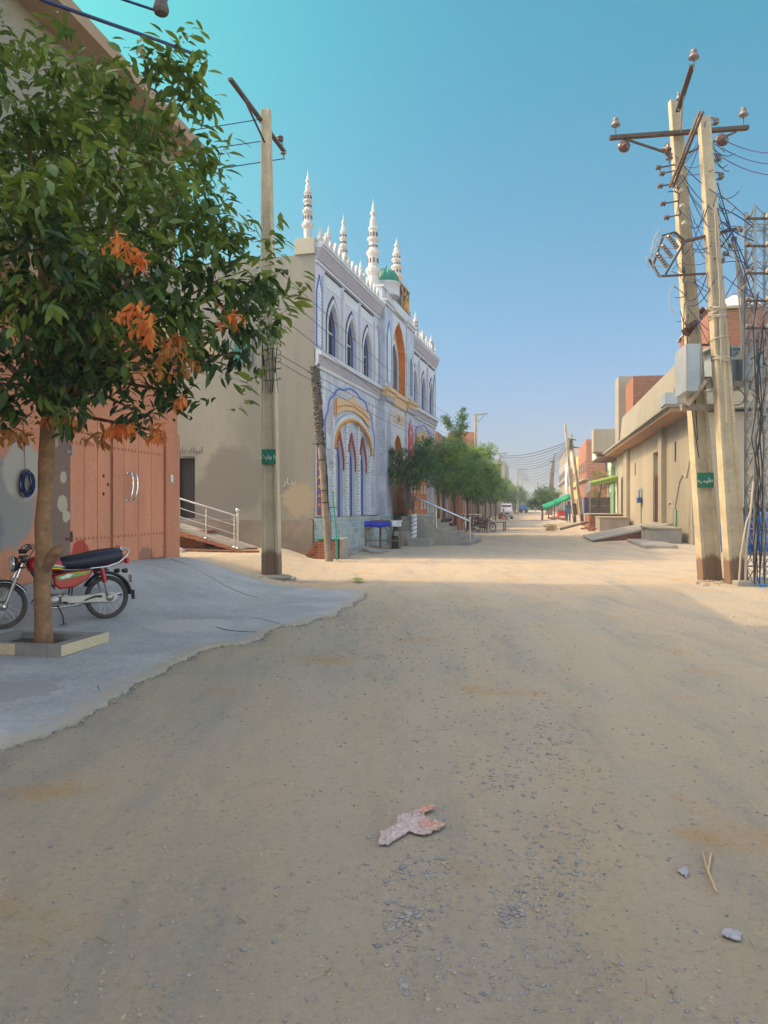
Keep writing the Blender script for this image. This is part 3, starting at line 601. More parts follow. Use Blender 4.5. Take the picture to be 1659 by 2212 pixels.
for (px, py) in [(85,45),(110,38),(130,60),(395,70),(420,55),(350,75),(300,90),(445,100),(460,215),(480,300),(500,310),(440,130),(20,130),(70,110),(600,470),(610,530),(650,600),(655,620),(590,700),(620,680),(560,800),(540,820),(50,150)]:
    q = P(px, py, 8.2)-base; sh.append((np.array(q), np.array([.4, 0, .9]), 2)); 
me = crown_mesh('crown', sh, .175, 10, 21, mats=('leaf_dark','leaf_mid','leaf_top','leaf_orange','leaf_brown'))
cr = bpy.data.objects.new('crown', me); COL.objects.link(cr); cr.parent = NT
me = crown_mesh('young_leaves', yo, .115, 9, 22, mats=('leaf_orange','leaf_brown'), droop=.9)
cr = bpy.data.objects.new('young_leaves', me); COL.objects.link(cr); cr.parent = NT
tk = MB(); Pb = lambda px, py, Y: tuple(P(px, py, Y)-base)
tk.tube([Pb(95,1400,8.08),Pb(93,1340,8.08),Pb(91,1260,8.08),Pb(96,1190,8.08),Pb(92,1130,8.08),Pb(98,1060,8.1),Pb(100,1000,8.1),Pb(103,930,8.1),Pb(110,860,8.1)], [.100,.084,.086,.090,.080,.074,.082,.076,.066], 16)
tk.tube([Pb(100,1230,8.05),Pb(118,1195,7.98),Pb(130,1187,7.95),Pb(134,1190,7.94)], [.05,.055,.058,.03], 10)
for c, r in NL:
    c = Vector(c); s = Vector(Pb(108, 900, 8.1)); mid = s.lerp(c, .5)+Vector((0, 0, .25)); tk.tube([s, s.lerp(mid, .6)+Vector((0,0,.05)), mid, c], [.05,.035,.022,.008], 7)
tk.build('trunk', 'bark', NT)
def street_tree(loc, label, lobes, leaf, dens, per, seed, mats=('leaf_street','leaf_mid','leaf_lime'), mf=None, trunk_r=.07, trunk=None, name='street_tree', bark='bark_grey', group=None, fork=.3, droop=.4):
    T = thing(name, label, 'tree', loc, 0, group)
    def mfun(p, rng):
        u = rng.random(); return 0 if u < .5 else (1 if u < .85 else 2)
    me = crown_mesh('crown', lobes_to_shoots(lobes, dens, seed, .4, mf or mfun), leaf, per, seed, mats=mats, droop=droop)
    o = bpy.data.objects.new('crown', me); COL.objects.link(o); o.parent = T
    lo = min(c[2]-r for c, r in lobes); tb = MB(); tp = Vector((0, 0, lo+fork)); tb.tube([(0,0,-.1),(.03,.02,tp.z*.5),tuple(tp)], [trunk_r,trunk_r*.85,trunk_r*.7], 10)
    for c, r in lobes[::2]: c = Vector(c); tb.tube([tuple(tp-Vector((0,0,.3))), tuple(tp.lerp(c, .5)+Vector((0,0,.05))), tuple(c)], [trunk_r*.55,trunk_r*.3,.010], 6)
    tb.build('trunk', bark, T); return T
# ---------------------------------------------------------------- motorcycle (local x forward, y left, z up; wheelbase 1.22)
def wheel(mb_parent, x, r=.275, front=True):
    wh = bpy.data.objects.new('front_wheel' if front else 'rear_wheel', None); COL.objects.link(wh); wh.parent = mb_parent; wh.location = (x, 0, r)
    t = MB(); pr = [(r-.055,-.024),(r-.03,-.034),(r-.008,-.028),(r,-.012),(r,.012),(r-.008,.028),(r-.03,.034),(r-.055,.024),(r-.055,-.024)]
    t.lathe(pr, (0,0,0), 40, axis='y'); t.f.pop(); t.m.pop(); t.s.pop(); t.f.pop(); t.m.pop(); t.s.pop(); t.build('tyre', 'rubber', wh)
    q = MB(); ri = r-.05; q.lathe([(ri,-.022),(ri+.012,-.026),(ri-.004,-.016),(ri-.012,0),(ri-.004,.016),(ri+.012,.026),(ri,.022)], (0,0,0), 40, axis='y')
    for _ in (0, 1): q.f.pop(); q.m.pop(); q.s.pop()
    q.build('rim', 'chrome', wh)
    s = MB()
    for k in range(28):
        a = 2*math.pi*k/28; b = a+(.55 if k % 2 else -.55); y = .022*(1 if k % 4 < 2 else -1)
        s.tube([(.045*math.cos(b), y, .045*math.sin(b)), ((ri-.008)*math.cos(a), 0, (ri-.008)*math.sin(a))], .0016, 4)
    s.build('spokes', 'chrome', wh)
    h = MB(); h.lathe([(.02,-.05),(.052,-.042),(.058,-.02),(.052,.0),(.058,.02),(.052,.042),(.02,.05)], (0,0,0), 20, axis='y'); h.build('hub', 'alloy', wh)
    return wh
def build_motorcycle(loc, rz, label):
    B = thing('motorcycle', label, 'motorcycle', loc, rz)
    fx, rx, r = .61, -.61, .275
    wheel(B, fx, r, True); wheel(B, rx, r, False)
    f = MB(); f.tube([(.33,0,.80),(.30,0,.70),(.20,0,.50),(.12,0,.30)], .018, 8); f.tube([(.33,0,.80),(.05,0,.64),(-.25,0,.62),(-.62,0,.64)], .018, 8)
    for y in (-.06, .06): f.tube([(-.2,y,.62),(-.16,y,.32),(-.61,y*1.6,.275)], .014, 8); f.tube([(-.25,y,.62),(-.62,y*1.3,.62)], .012, 8)
    f.tube([(.12,0,.30),(-.16,0,.26)], .016, 8); f.build('frame', 'black_plastic', B)
    # forks, fender, headlamp
    for y in (-.085, .085):
        k = MB(); k.tube([(.36,y,.86),(.47,y,.58)], .017, 10, 0); k.tube([(.47,y,.60),(.585,y,.31),(.61,y,.275)], .024, 10, 1); k.lathe([(.018,-.02),(.018,.02)], (.61,y,.275), 10, axis='y')
        k.build('fork', ['chrome', 'fork_silver'], B)
    k = MB(); k.box(.33,.40,-.11,.11,.83,.86); k.box(.37,.44,-.11,.11,.70,.725); k.build('fork_clamp', 'black_plastic', B, bevel=.008)
    def fender(x0, a0, a1, ro, wd, name, m, m2):
        q = MB(); n = 16; vs = []; fs = []
        for i in range(n+1):
            a = R(a0+(a1-a0)*i/n)
            for j in range(7):
                t = (j-3)/3; rr = ro-.030*t*t; vs.append((x0+rr*math.cos(a), wd*t, r+rr*math.sin(a)))
        for i in range(n):
            for j in range(6): a = i*7+j; fs.append((a, a+1, a+8, a+7))
        q.add(vs, fs, 0, True); o = q.build(name, m, B); sd = o.modifiers.new('solid', 'SOLIDIFY'); sd.thickness = .005
        e = MB()
        for s in (-1, 1): e.tube([(x0+(ro-.030)*math.cos(R(a0+(a1-a0)*i/n)), wd*s, r+(ro-.030)*math.sin(R(a0+(a1-a0)*i/n))) for i in range(n+1)], .006, 6)
        e.build('trim', m2, o); return o
    fender(fx, 18, 150, r+.035, .058, 'front_fender', 'black_plastic', 'chrome')
    rf = fender(rx, 30, 178, r+.055, .062, 'rear_fender', 'black_plastic', 'black_plastic'); 
    mf = MB(); mf.box(-.955,-.945,-.055,.055,.22,.34); mf.build('mud_flap', 'black_plastic', B, bevel=.003)
    hl = MB(); hl.lathe([(.0,.0),(.05,.01),(.085,.05),(.092,.09),(.088,.10)], (.40,0,.76), 20, axis='x'); o = hl.build('headlight', 'black_plastic', B)
    gl = MB(); gl.lathe([(.086,.101),(.07,.115),(.04,.125),(0,.128)], (.40,0,.76), 20, axis='x'); gl.build('lens', 'lamp_glass', o)
    rm = MB(); rm.lathe([(.093,.085),(.097,.095),(.093,.108),(.085,.108)], (.40,0,.76), 20, axis='x'); rm.build('rim', 'chrome', o)
    # handlebar
    hb = MB(); hb.tube([(.20,-.36,.955),(.24,-.28,.985),(.30,-.15,.97),(.345,-.06,.90),(.345,.06,.90),(.30,.15,.97),(.24,.28,.985),(.20,.36,.955)], .011, 8); hb.build('handlebar', 'chrome', B)
    for s in (-1, 1):
        q = MB(); q.tube([(.225,s*.29,.975),(.175,s*.41,.95)], .018, 10); q.build('grip', 'black_plastic', B)
        q = MB(); q.tube([(.27,s*.27,.985),(.31,s*.34,.965),(.27,s*.46,.93)], .006, 6); q.lathe([(0,-.01),(.012,0),(0,.01)], (.27,s*.46,.93), 8); q.build('lever', 'black_plastic', B)
        q = MB(); q.box(.22,.28,s*.25-.025,s*.25+.025,.95,1.0); q.build('switch_box', 'black_plastic', B, bevel=.008)
        for (x, y, z, n_) in ((.42, s*.17, .80, 'indicator'), (-.80, s*.13, .60, 'indicator')):
            q = MB(); q.tube([(x, s*.06, z-.02), (x, y, z)], .009, 8, 0); q.lathe([(0,-.055),(.022,-.045),(.034,-.01),(.034,.02),(.03,.03)], (x, y+s*.03, z), 14, 0, 'x'); q.lathe([(.028,.031),(.03,.035),(.018,.048),(0,.05)], (x, y+s*.03, z), 14, 1, 'x')
            if x < 0:
                q = MB(); q.tube([(x, s*.05, z), (x, y, z)], .009, 8, 0); q.lathe([(0,.05),(.022,.04),(.03,0),(.03,-.02)][::-1], (x-.01, y+s*.02, z), 14, 0, 'x'); q.lathe([(0,-.045),(.02,-.035),(.028,-.021)], (x-.01, y+s*.02, z), 14, 1, 'x')
            q.build(n_, ['black_plastic', 'amber'], B)
    sp_ = MB(); sp_.lathe([(0,.0),(.045,.0),(.05,.05),(.048,.055),(0,.06)], (.37,0,.88), 16); sp_.build('speedometer', 'black_plastic', B)
    # tank
    def loft(secs, name, m, sub=1):
        q = MB(); n = len(secs[0][1]); vs = [p for x, pts in secs for p in [(x, y, z) for y, z in pts]]
        fs = [(i*n+k, i*n+(k+1)%n, (i+1)*n+(k+1)%n, (i+1)*n+k) for i in range(len(secs)-1) for k in range(n)]+[tuple(range(n))[::-1], tuple(range((len(secs)-1)*n, len(secs)*n))]
        q.add(vs, fs, 0, True); return q.build(name, m, B, subsurf=sub)
    def sec(x, w, z0, z1, k=.75): return (x, [(0,z0),(w*.8,z0),(w,z0+(z1-z0)*.35),(w*.92,z0+(z1-z0)*.75),(w*.5,z1-.005),(0,z1),(-w*.5,z1-.005),(-w*.92,z0+(z1-z0)*.75),(-w,z0+(z1-z0)*.35),(-w*.8,z0)])
    tank = loft([sec(.34,.05,.70,.78), sec(.30,.105,.655,.83), sec(.18,.135,.63,.865), sec(.04,.125,.635,.85), sec(-.08,.095,.645,.79), sec(-.12,.06,.66,.75)], 'fuel_tank', 'red_enamel')
    for s in (1, -1):
        rot = (R(90), 0, R(180)) if s > 0 else (R(90), 0, 0)
        dc = MB()
        for i, mm in enumerate((2, 1, 0)):
            zz = .675+.018*i; dc.prism([(-.09, zz-.02), (.05, zz), (.13, zz-.005), (.20, zz+.012), (.13, zz+.008), (.05, zz+.014), (-.02, zz+.004)], s*.139, s*.134, mm)
        dc.build('tank_stripe', ['white_letters', 'decal_green', 'decal_yellow'], tank)
        wg = MB()
        for i in range(4): wg.prism([(.155+.0*i, .755+.010*i), (.10-.008*i, .758+.013*i), (.095-.008*i, .765+.013*i), (.15, .764+.010*i)], s*.139, s*.133, 0)
        wg.build('wing_emblem', 'decal_yellow', tank)
    cp = MB(); cp.lathe([(.035,0),(.035,.02),(0,.024)], (.16,0,.857), 16); cp.build('fuel_cap', 'chrome', tank)
    # seat
    st = loft([sec(.02,.06,.70,.79), sec(-.08,.11,.66,.83), sec(-.22,.13,.65,.84), sec(-.36,.14,.65,.875), sec(-.55,.135,.67,.90), sec(-.72,.12,.70,.91), sec(-.80,.07,.74,.88)], 'seat', 'seat_vinyl', 2); st.scale = (1.04, 1.05, 1.0)
    # tail, side panels
    loft([sec(-.30,.10,.655,.71), sec(-.55,.115,.66,.73), sec(-.78,.09,.69,.755), sec(-.86,.05,.71,.75)], 'tail_panel', 'red_enamel')
    tl = MB(); tl.box(-.905,-.865,-.05,.05,.69,.76); tl.build('tail_light', 'red_lens', B, bevel=.012)
    sides = {}
    for s in (1, -1):
        q = MB(); q.prism([(.06,.60),(.05,.47),(-.02,.42),(-.20,.44),(-.34,.52),(-.42,.62),(-.38,.645),(-.10,.63)], s*.145, s*.10); o = q.build('side_panel', 'red_enamel', B, bevel=.018)
        st_ = MB(); st_.prism([(.04,.575),(.0,.535),(-.14,.55),(-.36,.60),(-.38,.63),(-.10,.612)], s*.150, s*.144, 1); st_.prism([(.0,.565),(-.04,.548),(-.12,.56),(-.17,.60),(-.10,.605),(-.06,.585)], s*.153, s*.149, 0); st_.build('panel_stripe', ['white_letters', 'decal_green'], o)
        text('panel_letters', 'CD70', .062, 'decal_yellow', o, (-.24, s*.155, .592), (R(90), 0, R(180) if s > 0 else 0))
    # engine
    e = MB(); e.lathe([(.0,-.09),(.075,-.085),(.082,-.06),(.082,.06),(.075,.10),(.05,.115),(0,.118)], (.06,0,.29), 22, axis='y'); e.lathe([(.0,-.08),(.06,-.075),(.065,.07),(.055,.085),(0,.088)], (-.08,0,.30), 20, axis='y')
    e.box(-.12,.10,-.075,.075,.24,.36); e.build('engine_case', 'alloy', B, bevel=.01)
    e = MB()
    for i in range(9): e.box(.10+.004*i,.235,-.07,.07,.335+.024*i,.345+.024*i)
    e.box(.12,.22,-.055,.055,.33,.55); e.build('cylinder', 'alloy', B)
    e = MB(); e.tube([(.0,.02,.42),(.0,.02,.52)], .035, 12); e.box(-.06,.06,-.03,.06,.48,.56); e.build('carburettor', 'alloy', B, bevel=.01)
    # left chain case, right exhaust
    c = MB(); c.prism([(-.02,.34),(-.02,.24),(-.52,.215),(-.66,.20),(-.73,.25),(-.70,.33),(-.60,.355),(-.3,.33)], .085, .115); c.build('chain_case', 'fork_silver', B, bevel=.012)
    c = MB(); c.lathe([(.0,.12),(.05,.122),(.052,.116)][::-1], (-.61,0,.275), 20, axis='y'); c.build('case_cap', 'alloy', B)
    c = MB(); c.tube([(.21,-.04,.36),(.27,-.07,.28),(.20,-.10,.20),(-.05,-.12,.19),(-.2,-.13,.20)], .017, 10); c.tube([(-.2,-.13,.20),(-.28,-.135,.215),(-.75,-.15,.27),(-.85,-.155,.285)], [.02,.038,.042,.03], 14); c.build('exhaust', 'chrome', B)
    for s in (1, -1):
        q = MB(); q.tube([(-.52,s*.135,.645),(-.55,s*.135,.47)], [.030,.030], 12, 0); q.tube([(-.55,s*.135,.47),(-.59,s*.13,.29)], .017, 10, 1); q.tube([(-.523,s*.135,.66),(-.52,s*.135,.64)], .02, 10, 1); q.build('shock_absorber', ['red_enamel', 'steel_grey'], B)
        q = MB(); q.tube([(-.05,s*.10,.26),(-.05,s*.26,.255)], .010, 8); q.tube([(-.05,s*.17,.255),(-.05,s*.27,.255)], .018, 10); q.build('foot_peg', 'rubber', B)
        q = MB(); q.tube([(-.30,s*.12,.26),(-.42,s*.14,.30),(-.46,s*.22,.30)], .010, 8); q.tube([(-.46,s*.16,.30),(-.46,s*.26,.30)], .016, 8); q.build('rear_foot_peg', 'rubber', B)
        q = MB(); q.tube([(-.38,s*.135,.655),(-.58,s*.145,.665),(-.74,s*.13,.71),(-.86,s*.10,.80),(-.88,s*.09,.86),(-.80,s*.06,.90)], .011, 8)
        q.build('grab_rail', 'chrome', B)
    q = MB(); q.tube([(-.80,-.06,.90),(-.80,.06,.90)], .011, 8); q.build('grab_rail_bar', 'chrome', B)
    q = MB(); q.tube([(.02,.09,.24),(-.02,.17,.10),(-.02,.20,.005)], .010, 8); q.box(-.05,.02,.18,.23,-.002,.008); q.build('kickstand', 'black_plastic', B)
    q = MB(); q.tube([(-.02,.12,.24),(.10,.15,.235),(.16,.17,.24)], .008, 8); q.tube([(.16,.15,.24),(.16,.21,.24)], .012, 8); q.build('gear_pedal', 'steel_grey', B)
    for s in (-1, 1): q = MB(); q.tube([(.27,s*.2,.97),(.34,s*.12,.80),(.30,s*.05,.66)], .005, 6); q.build('cable', 'wire_black', B)
    q = MB(); q.box(-.93,-.925,-.07,.07,.44,.54); q.build('rear_plate', 'white_paint', B)
    return B
rz_b = math.atan2(9.07-9.85, -4.52-(-3.52))
bz = apz(-4.02, 9.46)
MC = build_motorcycle((-4.02, 9.46, bz-.005), rz_b, 'red and black motorcycle parked behind the nearest tree before the pink gate')
MC.rotation_euler = (R(4), math.atan2(apz(-3.52, 9.85)-apz(-4.52, 9.07), 1.27), rz_b)
# ---------------------------------------------------------------- concrete utility poles
def h_pole(loc, hgt, label, lean=(0,0), wb=.36, wt=.18, db=.26, dt=.16, rz=0, letters=None, plate_z=3.6, lsize=.14, name='utility_pole', detail=True):
    T = thing(name, label, 'utility pole', loc, rz)
    m = MB(); lx, ly = lean
    def section(z):
        k = z/hgt; w_ = wb+(wt-wb)*k; d_ = db+(dt-db)*k; g_ = w_*.18; i = .045 if z < hgt*.82 else .012
        pts = [(-w_/2,-d_/2),(-w_/2+g_,-d_/2),(-w_/2+g_*1.25,-d_/2+i),(w_/2-g_*1.25,-d_/2+i),(w_/2-g_,-d_/2),(w_/2,-d_/2),(w_/2,d_/2),(w_/2-g_,d_/2),(w_/2-g_*1.25,d_/2-i),(-w_/2+g_*1.25,d_/2-i),(-w_/2+g_,d_/2),(-w_/2,d_/2)]
        return [(x+lx*k, y+ly*k, z) for x, y in pts]
    zs = [-.3, 0, hgt*.25, hgt*.5, hgt*.75, hgt*.82, hgt*.84, hgt]; vs = [q for z in zs for q in section(z)]; n = 12
    fs = [(i*n+k, i*n+(k+1)%n, (i+1)*n+(k+1)%n, (i+1)*n+k) for i in range(len(zs)-1) for k in range(n)]+[tuple(range((len(zs)-1)*n, len(zs)*n))]
    m.add(vs, fs); m.build('pole', 'concrete_pole', T, bevel=.008 if detail else 0)
    if letters:
        k = plate_z/hgt; w_ = wb+(wt-wb)*k; y = -(db+(dt-db)*k)/2-.012+ly*k; x = lx*k
        pl = MB().box(x-w_*.46, x+w_*.46, y, y+.010, plate_z-.15, plate_z+.15).build('sign_plate', 'green_plate', T)
        text('letters', letters, lsize, 'white_letters', pl, (x, y-.002, plate_z), (R(90), 0, 0))
    return T
def insulator(parent, loc, r=.075, kind='pin', axis='z', m='porcelain_grey', name='insulator'):
    q = MB()
    if kind == 'pin': q.lathe([(.012,-.22),(.012,0),(r,.0),(r*1.02,.03),(r*.75,.07),(r*.6,.09),(r*.72,.10),(r*.72,.115),(r*.5,.12),(r*.6,.15),(r*.3,.17),(0,.172)], loc, 14)
    if kind == 'disc': q.lathe([(.0,-.10),(.03,-.10),(.035,-.04),(r*.5,-.035),(r,.0),(r*1.0,.012),(r*.6,.03),(.03,.03),(.03,.09),(0,.09)], loc, 16, axis=axis)
    if kind == 'spool': q.lathe([(r*.5,-.045),(r*.75,-.04),(r*.75,-.02),(r*.45,-.008),(r*.45,.008),(r*.75,.02),(r*.75,.04),(r*.5,.045)], loc, 12, axis=axis)
    return q.build(name, m, parent)
base = Vector((-2.27, 15.55, ter(-2.27, 15.55)-.02))
PLf = h_pole(base, 9.45, 'tall concrete pole with a green plate before the grey mosque wall', lean=(.12*-1, 0), rz=R(-8), letters='\uFE99\uFEAD\uFE8D\uFEED\u0020\uFE8E\uFEF3', plate_z=2.42, lsize=.115)
q = MB(); IR = Matrix.Rotation(R(8), 3, 'Z')
def loc_(p, b=base, rot=R(-8)): return Matrix.Rotation(-rot, 3, 'Z') @ (Vector(p)-b)
a = loc_(P(497,170,14.05)); b = loc_(P(612,325,16.8)); q.bar(a, b, .08, .05); q.build('cross_arm', 'steel_dark', PLf)
q = MB(); q.bar(loc_(P(524,205,14.5)), loc_(P(572,308,15.4)), .035, .02); q.build('brace', 'steel_dark', PLf)
insulator(PLf, loc_(P(605,300,16.7)), .10, 'spool', m='porcelain'); insulator(PLf, loc_(P(612,328,16.8)), .09, 'spool'); 
q = MB(); q.tube([loc_(P(607,292,16.7)), loc_(P(614,345,16.8))], .014, 6); q.build('insulator_pin', 'steel_dark', PLf)
q = MB(); rnd = random.Random(4)
for k in range(5):
    z = 4.0+.18*k; q.tube([(.19*math.cos(a_)*(1.0), .155*math.sin(a_), z+.05*math.sin(a_+k)) for a_ in np.linspace(0, 6.28, 14)], .008, 5, cap=False)
for k in range(7): x = rnd.uniform(-.17, .17); q.tube([(x, -.15, 4.1), (x+rnd.uniform(-.06,.08), -.17, 4.4+rnd.random()*.4), (x+rnd.uniform(-.1,.12), -.15, 3.7)], .007, 5)
q.build('cable_wrap', 'wire_black', PLf)
MB().lathe([(.24,-.05),(.34,0),(.30,.03),(.2,.05),(0,.06)], (0.1,-.05,0), 14).build('mortar_foot', 'stone_grey', PLf)
# right pair of poles
bR1 = Vector((6.62, 15.6, ter(6.62, 15.6)-.02)); bR2 = Vector((6.86, 14.95, ter(6.86, 14.95)-.02))
R1 = h_pole(bR1, 9.75, 'leaning concrete pole with a green plate and wide cross arm, left of the pair', lean=(-.73, 0), wb=.40, wt=.20, db=.30, letters='\uFE90\uFEF4\uFEC3', plate_z=2.05)
R2 = h_pole(bR2, 9.1, 'grooved concrete pole, right one of the leaning pair beside the blue tank', lean=(-.64, 0), wb=.36, wt=.20, db=.28, name='utility_pole')
def l1(px, py, Y): return P(px, py, Y)-bR1
def l2(px, py, Y): return P(px, py, Y)-bR2
pl = MB().box(-.35,-.22,-.155,-.145,2.28,2.50); 
q = MB(); q.bar(l1(1317,298,15.42), l1(1616,276,15.42), .11, .07); q.build('cross_arm', 'steel_dark', R1)
for a, b in (((1350,300,15.42),(1452,334,15.42)), ((1590,285,15.42),(1478,334,15.42))): MB().bar(l1(*a), l1(*b), .05, .03).build('brace', 'steel_dark', R1)
q = MB(); q.bar(l1(1464,240,15.45), l1(1495,142,14.05), .09, .05); q.build('street_arm', 'steel_dark', R1)
MB().tube([l1(1470,290,15.4), l1(1478,190,14.8), l1(1489,160,14.3)], .012, 6).build('stay_rod', 'steel_grey', R1)
insulator(R1, l1(1499,126,14.05), .095, 'pin'); insulator(R1, l1(1330,272,15.42), .09, 'pin'); insulator(R1, l1(1606,250,15.42), .09, 'pin'); insulator(R1, l1(1466,216,15.3), .05, 'pin')
insulator(R1, l1(1348,316,15.3), .125, 'disc', 'y', 'porcelain'); insulator(R1, l1(1440,322,15.2), .12, 'disc', 'x', 'porcelain'); insulator(R1, l1(1560,302,15.2), .13, 'disc', 'y', 'porcelain'); insulator(R1, l1(1446,344,15.3), .07, 'pin', m='porcelain_grey')
q = MB()
for dx in (-.035, .035): q.bar(l1(1515,240,14.55)+Vector((dx,0,0)), l1(1450,405,15.3)+Vector((dx,0,0)), .032, .045)
q.build('street_arm', 'steel_dark', R1)
rnd = random.Random(9)
for (px, py, w_) in ((1424,362,34),(1432,375,24),(1428,402,30),(1434,440,30),(1442,470,26)):
    k = MB(); k.bar(l1(px,py,15.4), l1(px+w_,py-6,15.5), .035, .02); k.build('bracket', 'steel_dark', R1); insulator(R1, l1(px-2,py,15.38), .07, 'spool', 'x', 'porcelain')
for (px, py) in ((1470,376),(1471,412),(1473,445),(1478,482)):
    insulator(R1, l1(px,py,15.25), .055, 'spool', 'y', 'wire_pale')
for (px, py) in ((1545,262),(1551,340),(1556,380)):
    k = MB(); k.bar(l2(px-16,py-7,14.9), l2(px,py-7,14.9), .02, .02); k.bar(l2(px-16,py+8,14.9), l2(px,py+8,14.9), .02, .02); k.bar(l2(px+2,py-8,14.9), l2(px+2,py+9,14.9), .02, .02); k.build('bracket', 'steel_dark', R2); insulator(R2, l2(px+2,py,14.9), .08, 'spool', 'z', 'porcelain_grey')
MB().bar(l2(1478,522,15.0), l2(1600,492,15.0), .07, .05).build('cross_arm', 'steel_dark', R2)
for k, (px, py) in enumerate(((1585,517),(1578,531),(1568,548),(1560,560),(1598,496))): insulator(R2, l2(px,py,15.0-.05*k), .075, 'spool', 'x', 'porcelain_grey')
MB().bar(l2(1583,500,15.0), l2(1556,536,15.0), .05, .03).build('brace', 'steel_dark', R2)
# fuse frame on the left pole of the pair
FR = MB(); A = lambda px, py: l1(px, py, 15.1)
for a, b in (((1430,510),(1458,502)),((1432,512),(1412,570)),((1424,597),(1528,591)),((1478,524),(1438,592)),((1402,560),(1424,597)),((1458,502),(1482,524))): FR.bar(A(*a), A(*b), .05, .035)
fr = FR.build('fuse_frame', 'steel_dark', R1)
for (a, b) in (((1438,512),(1460,540)),((1426,532),(1448,560)),((1415,550),(1438,580))):
    k = MB(); a_, b_ = A(*a)-Vector((0,.1,0)), A(*b)-Vector((0,.1,0)); pts = []; rr = []
    for i in range(13): pts.append(a_.lerp(b_, i/12)); rr.append(.055 if i % 2 else .030)
    k.tube(pts, rr, 12, sm=False); k.build('fuse_insulator', 'porcelain_grey', R1)
    k = MB(); c_ = A(a[0]-22, a[1]+28)-Vector((0,.12,0)); k.tube([a_, a_.lerp(c_, .5)+Vector((-.12,0,.03)), c_, b_], .010, 6); k.build('fuse_link', 'wire_pale', R1)
k = MB(); k.tube([l1(1430+22*math.cos(t), 548+50*math.sin(t)*1.0, 15.0) for t in np.linspace(1.6, 4.9, 14)], .009, 6); k.tube([l1(1462+16*math.cos(t)*-1, 645+32*math.sin(t), 15.2) for t in np.linspace(-1.4, 1.5, 12)], .010, 6); k.build('jumper_wire', 'wire_pale', R1)
q = MB(); rnd = random.Random(14)
for k in range(30):
    z0 = rnd.uniform(5.2, 8.6); f0 = z0/9.75; f1 = (z0+rnd.uniform(-1.3, 1.0)); x0 = -.73*f0+.09*rnd.choice((-1, 1))
    e_ = Vector((6.86-.64*f1/9.1-6.62+rnd.uniform(-.15,.1), -.75+rnd.uniform(-.1,.1), f1)); a_ = Vector((x0, -.12, z0)); q.tube(sag(a_, e_, rnd.uniform(.02,.22), 8), rnd.choice((.006,.008,.01)), 5)
q.build('jumper_wires', 'wire_blue', R1)['kind'] = 'stuff'; q = MB()
for k in range(26):
    z0 = rnd.uniform(5.0, 8.4); x0 = -.73*z0/9.75; a_ = Vector((x0-.1, -.16, z0)); b_ = Vector((x0-rnd.uniform(.1,.42), -.2+rnd.uniform(-.1,.1), z0+rnd.uniform(-.5,.35)))
    q.tube(sag(a_, b_, rnd.uniform(-.08,.16), 7), rnd.choice((.006,.008,.010)), 5)
for k in range(14):
    z0 = rnd.uniform(6.2, 8.6); x0 = .24-.64*z0/9.1; a_ = Vector((x0+.1, -.75, z0)); q.tube(sag(a_, a_+Vector((rnd.uniform(.08,.4), -.1, rnd.uniform(-.6,.3))), rnd.uniform(-.08,.12), 6), .008, 5)
for k in range(5):
    z0 = 4.2+.35*k; q.tube([(-.73*z0/9.75-.17, -.165, z0), (-.73*z0/9.75-.12+.1*math.sin(k), -.18, z0-.8), (-.73*(z0-1.6)/9.75-.1, -.17, z0-1.7)], .010, 5)
q.build('loose_wires', 'wire_black', R1)['kind'] = 'stuff'
q = MB()
for k in range(10):
    z0 = rnd.uniform(4.7, 8.3); x0 = -.64*z0/9.1; q.tube([(x0+rnd.uniform(-.03,.06), -.17, z0), (x0+rnd.uniform(0,.1), -.18, z0-.7), (x0+rnd.uniform(.02,.12), -.17, z0-1.6)], .008, 5)
for k in range(9):
    z = rnd.choice((4.35, 4.4, 5.2, 5.35, 6.0, 6.3, 4.8, 7.9, 4.1)); x0 = -.64*z/9.1; w_ = .36-.16*z/9.1; tl = rnd.uniform(-.12, .12)
    q.tube([(x0+(w_*.62)*math.cos(t), .19*math.sin(t), z+tl*math.cos(t)) for t in np.linspace(0, 6.28, 14)], .010, 5, cap=False)
q.build('cable_wrap', 'wire_pale', R2)
# transformer on its platform between the poles
TR = thing('transformer', 'grey finned transformer on a beam platform between the leaning pair of poles', 'transformer', (6.75, 15.35, 3.75))
def lt(px, py, Y): return P(px, py, Y)-Vector((6.75, 15.35, 3.75))
k = MB(); k.bar(lt(1471,880,15.2), lt(1548,880,15.2), .09, .12, 0); k.bar(lt(1486,876,15.1), lt(1526,822,14.9), .08, .08, 0); k.bar(lt(1486,832,15.5), lt(1620,828,15.5), .1, .1); k.bar(lt(1500,820,16.0), lt(1620,818,16.0), .1, .1); k.bar(lt(1530,835,14.9), lt(1530,818,16.4), .09, .09); k.build('platform', 'wood_pole', TR)
k = MB(); k.box(.05,.72,.35,1.0,.18,.98); k.build('tank', 'transformer_paint', TR, bevel=.02)
k = MB()
for i in range(5): k.box(-.02+.06*i, .0+.06*i, .05, .34, .22, 1.0)
for i in range(6): k.box(.78, 1.02, .36+.11*i, .38+.11*i, .22, .92)
k.box(.46,.78,.10,.34,.16,.93); k.build('cooling_fins', 'transformer_paint', TR, bevel=.006)
for i in range(3):
    k = MB(); p0 = lt(1478+8*i, 722-14*i, 15.5+.15*i); pts = [p0+Vector((0.03*j*.7, 0, .022*j)) for j in range(13)]; k.tube(pts, [(.11-.004*j if j % 2 else .045) for j in range(13)], 12, sm=False); k.build('bushing', 'porcelain', TR)
k = MB(); k.box(-.10,.8,.3,1.05,.98,1.03); k.build('lid', 'transformer_paint', TR)
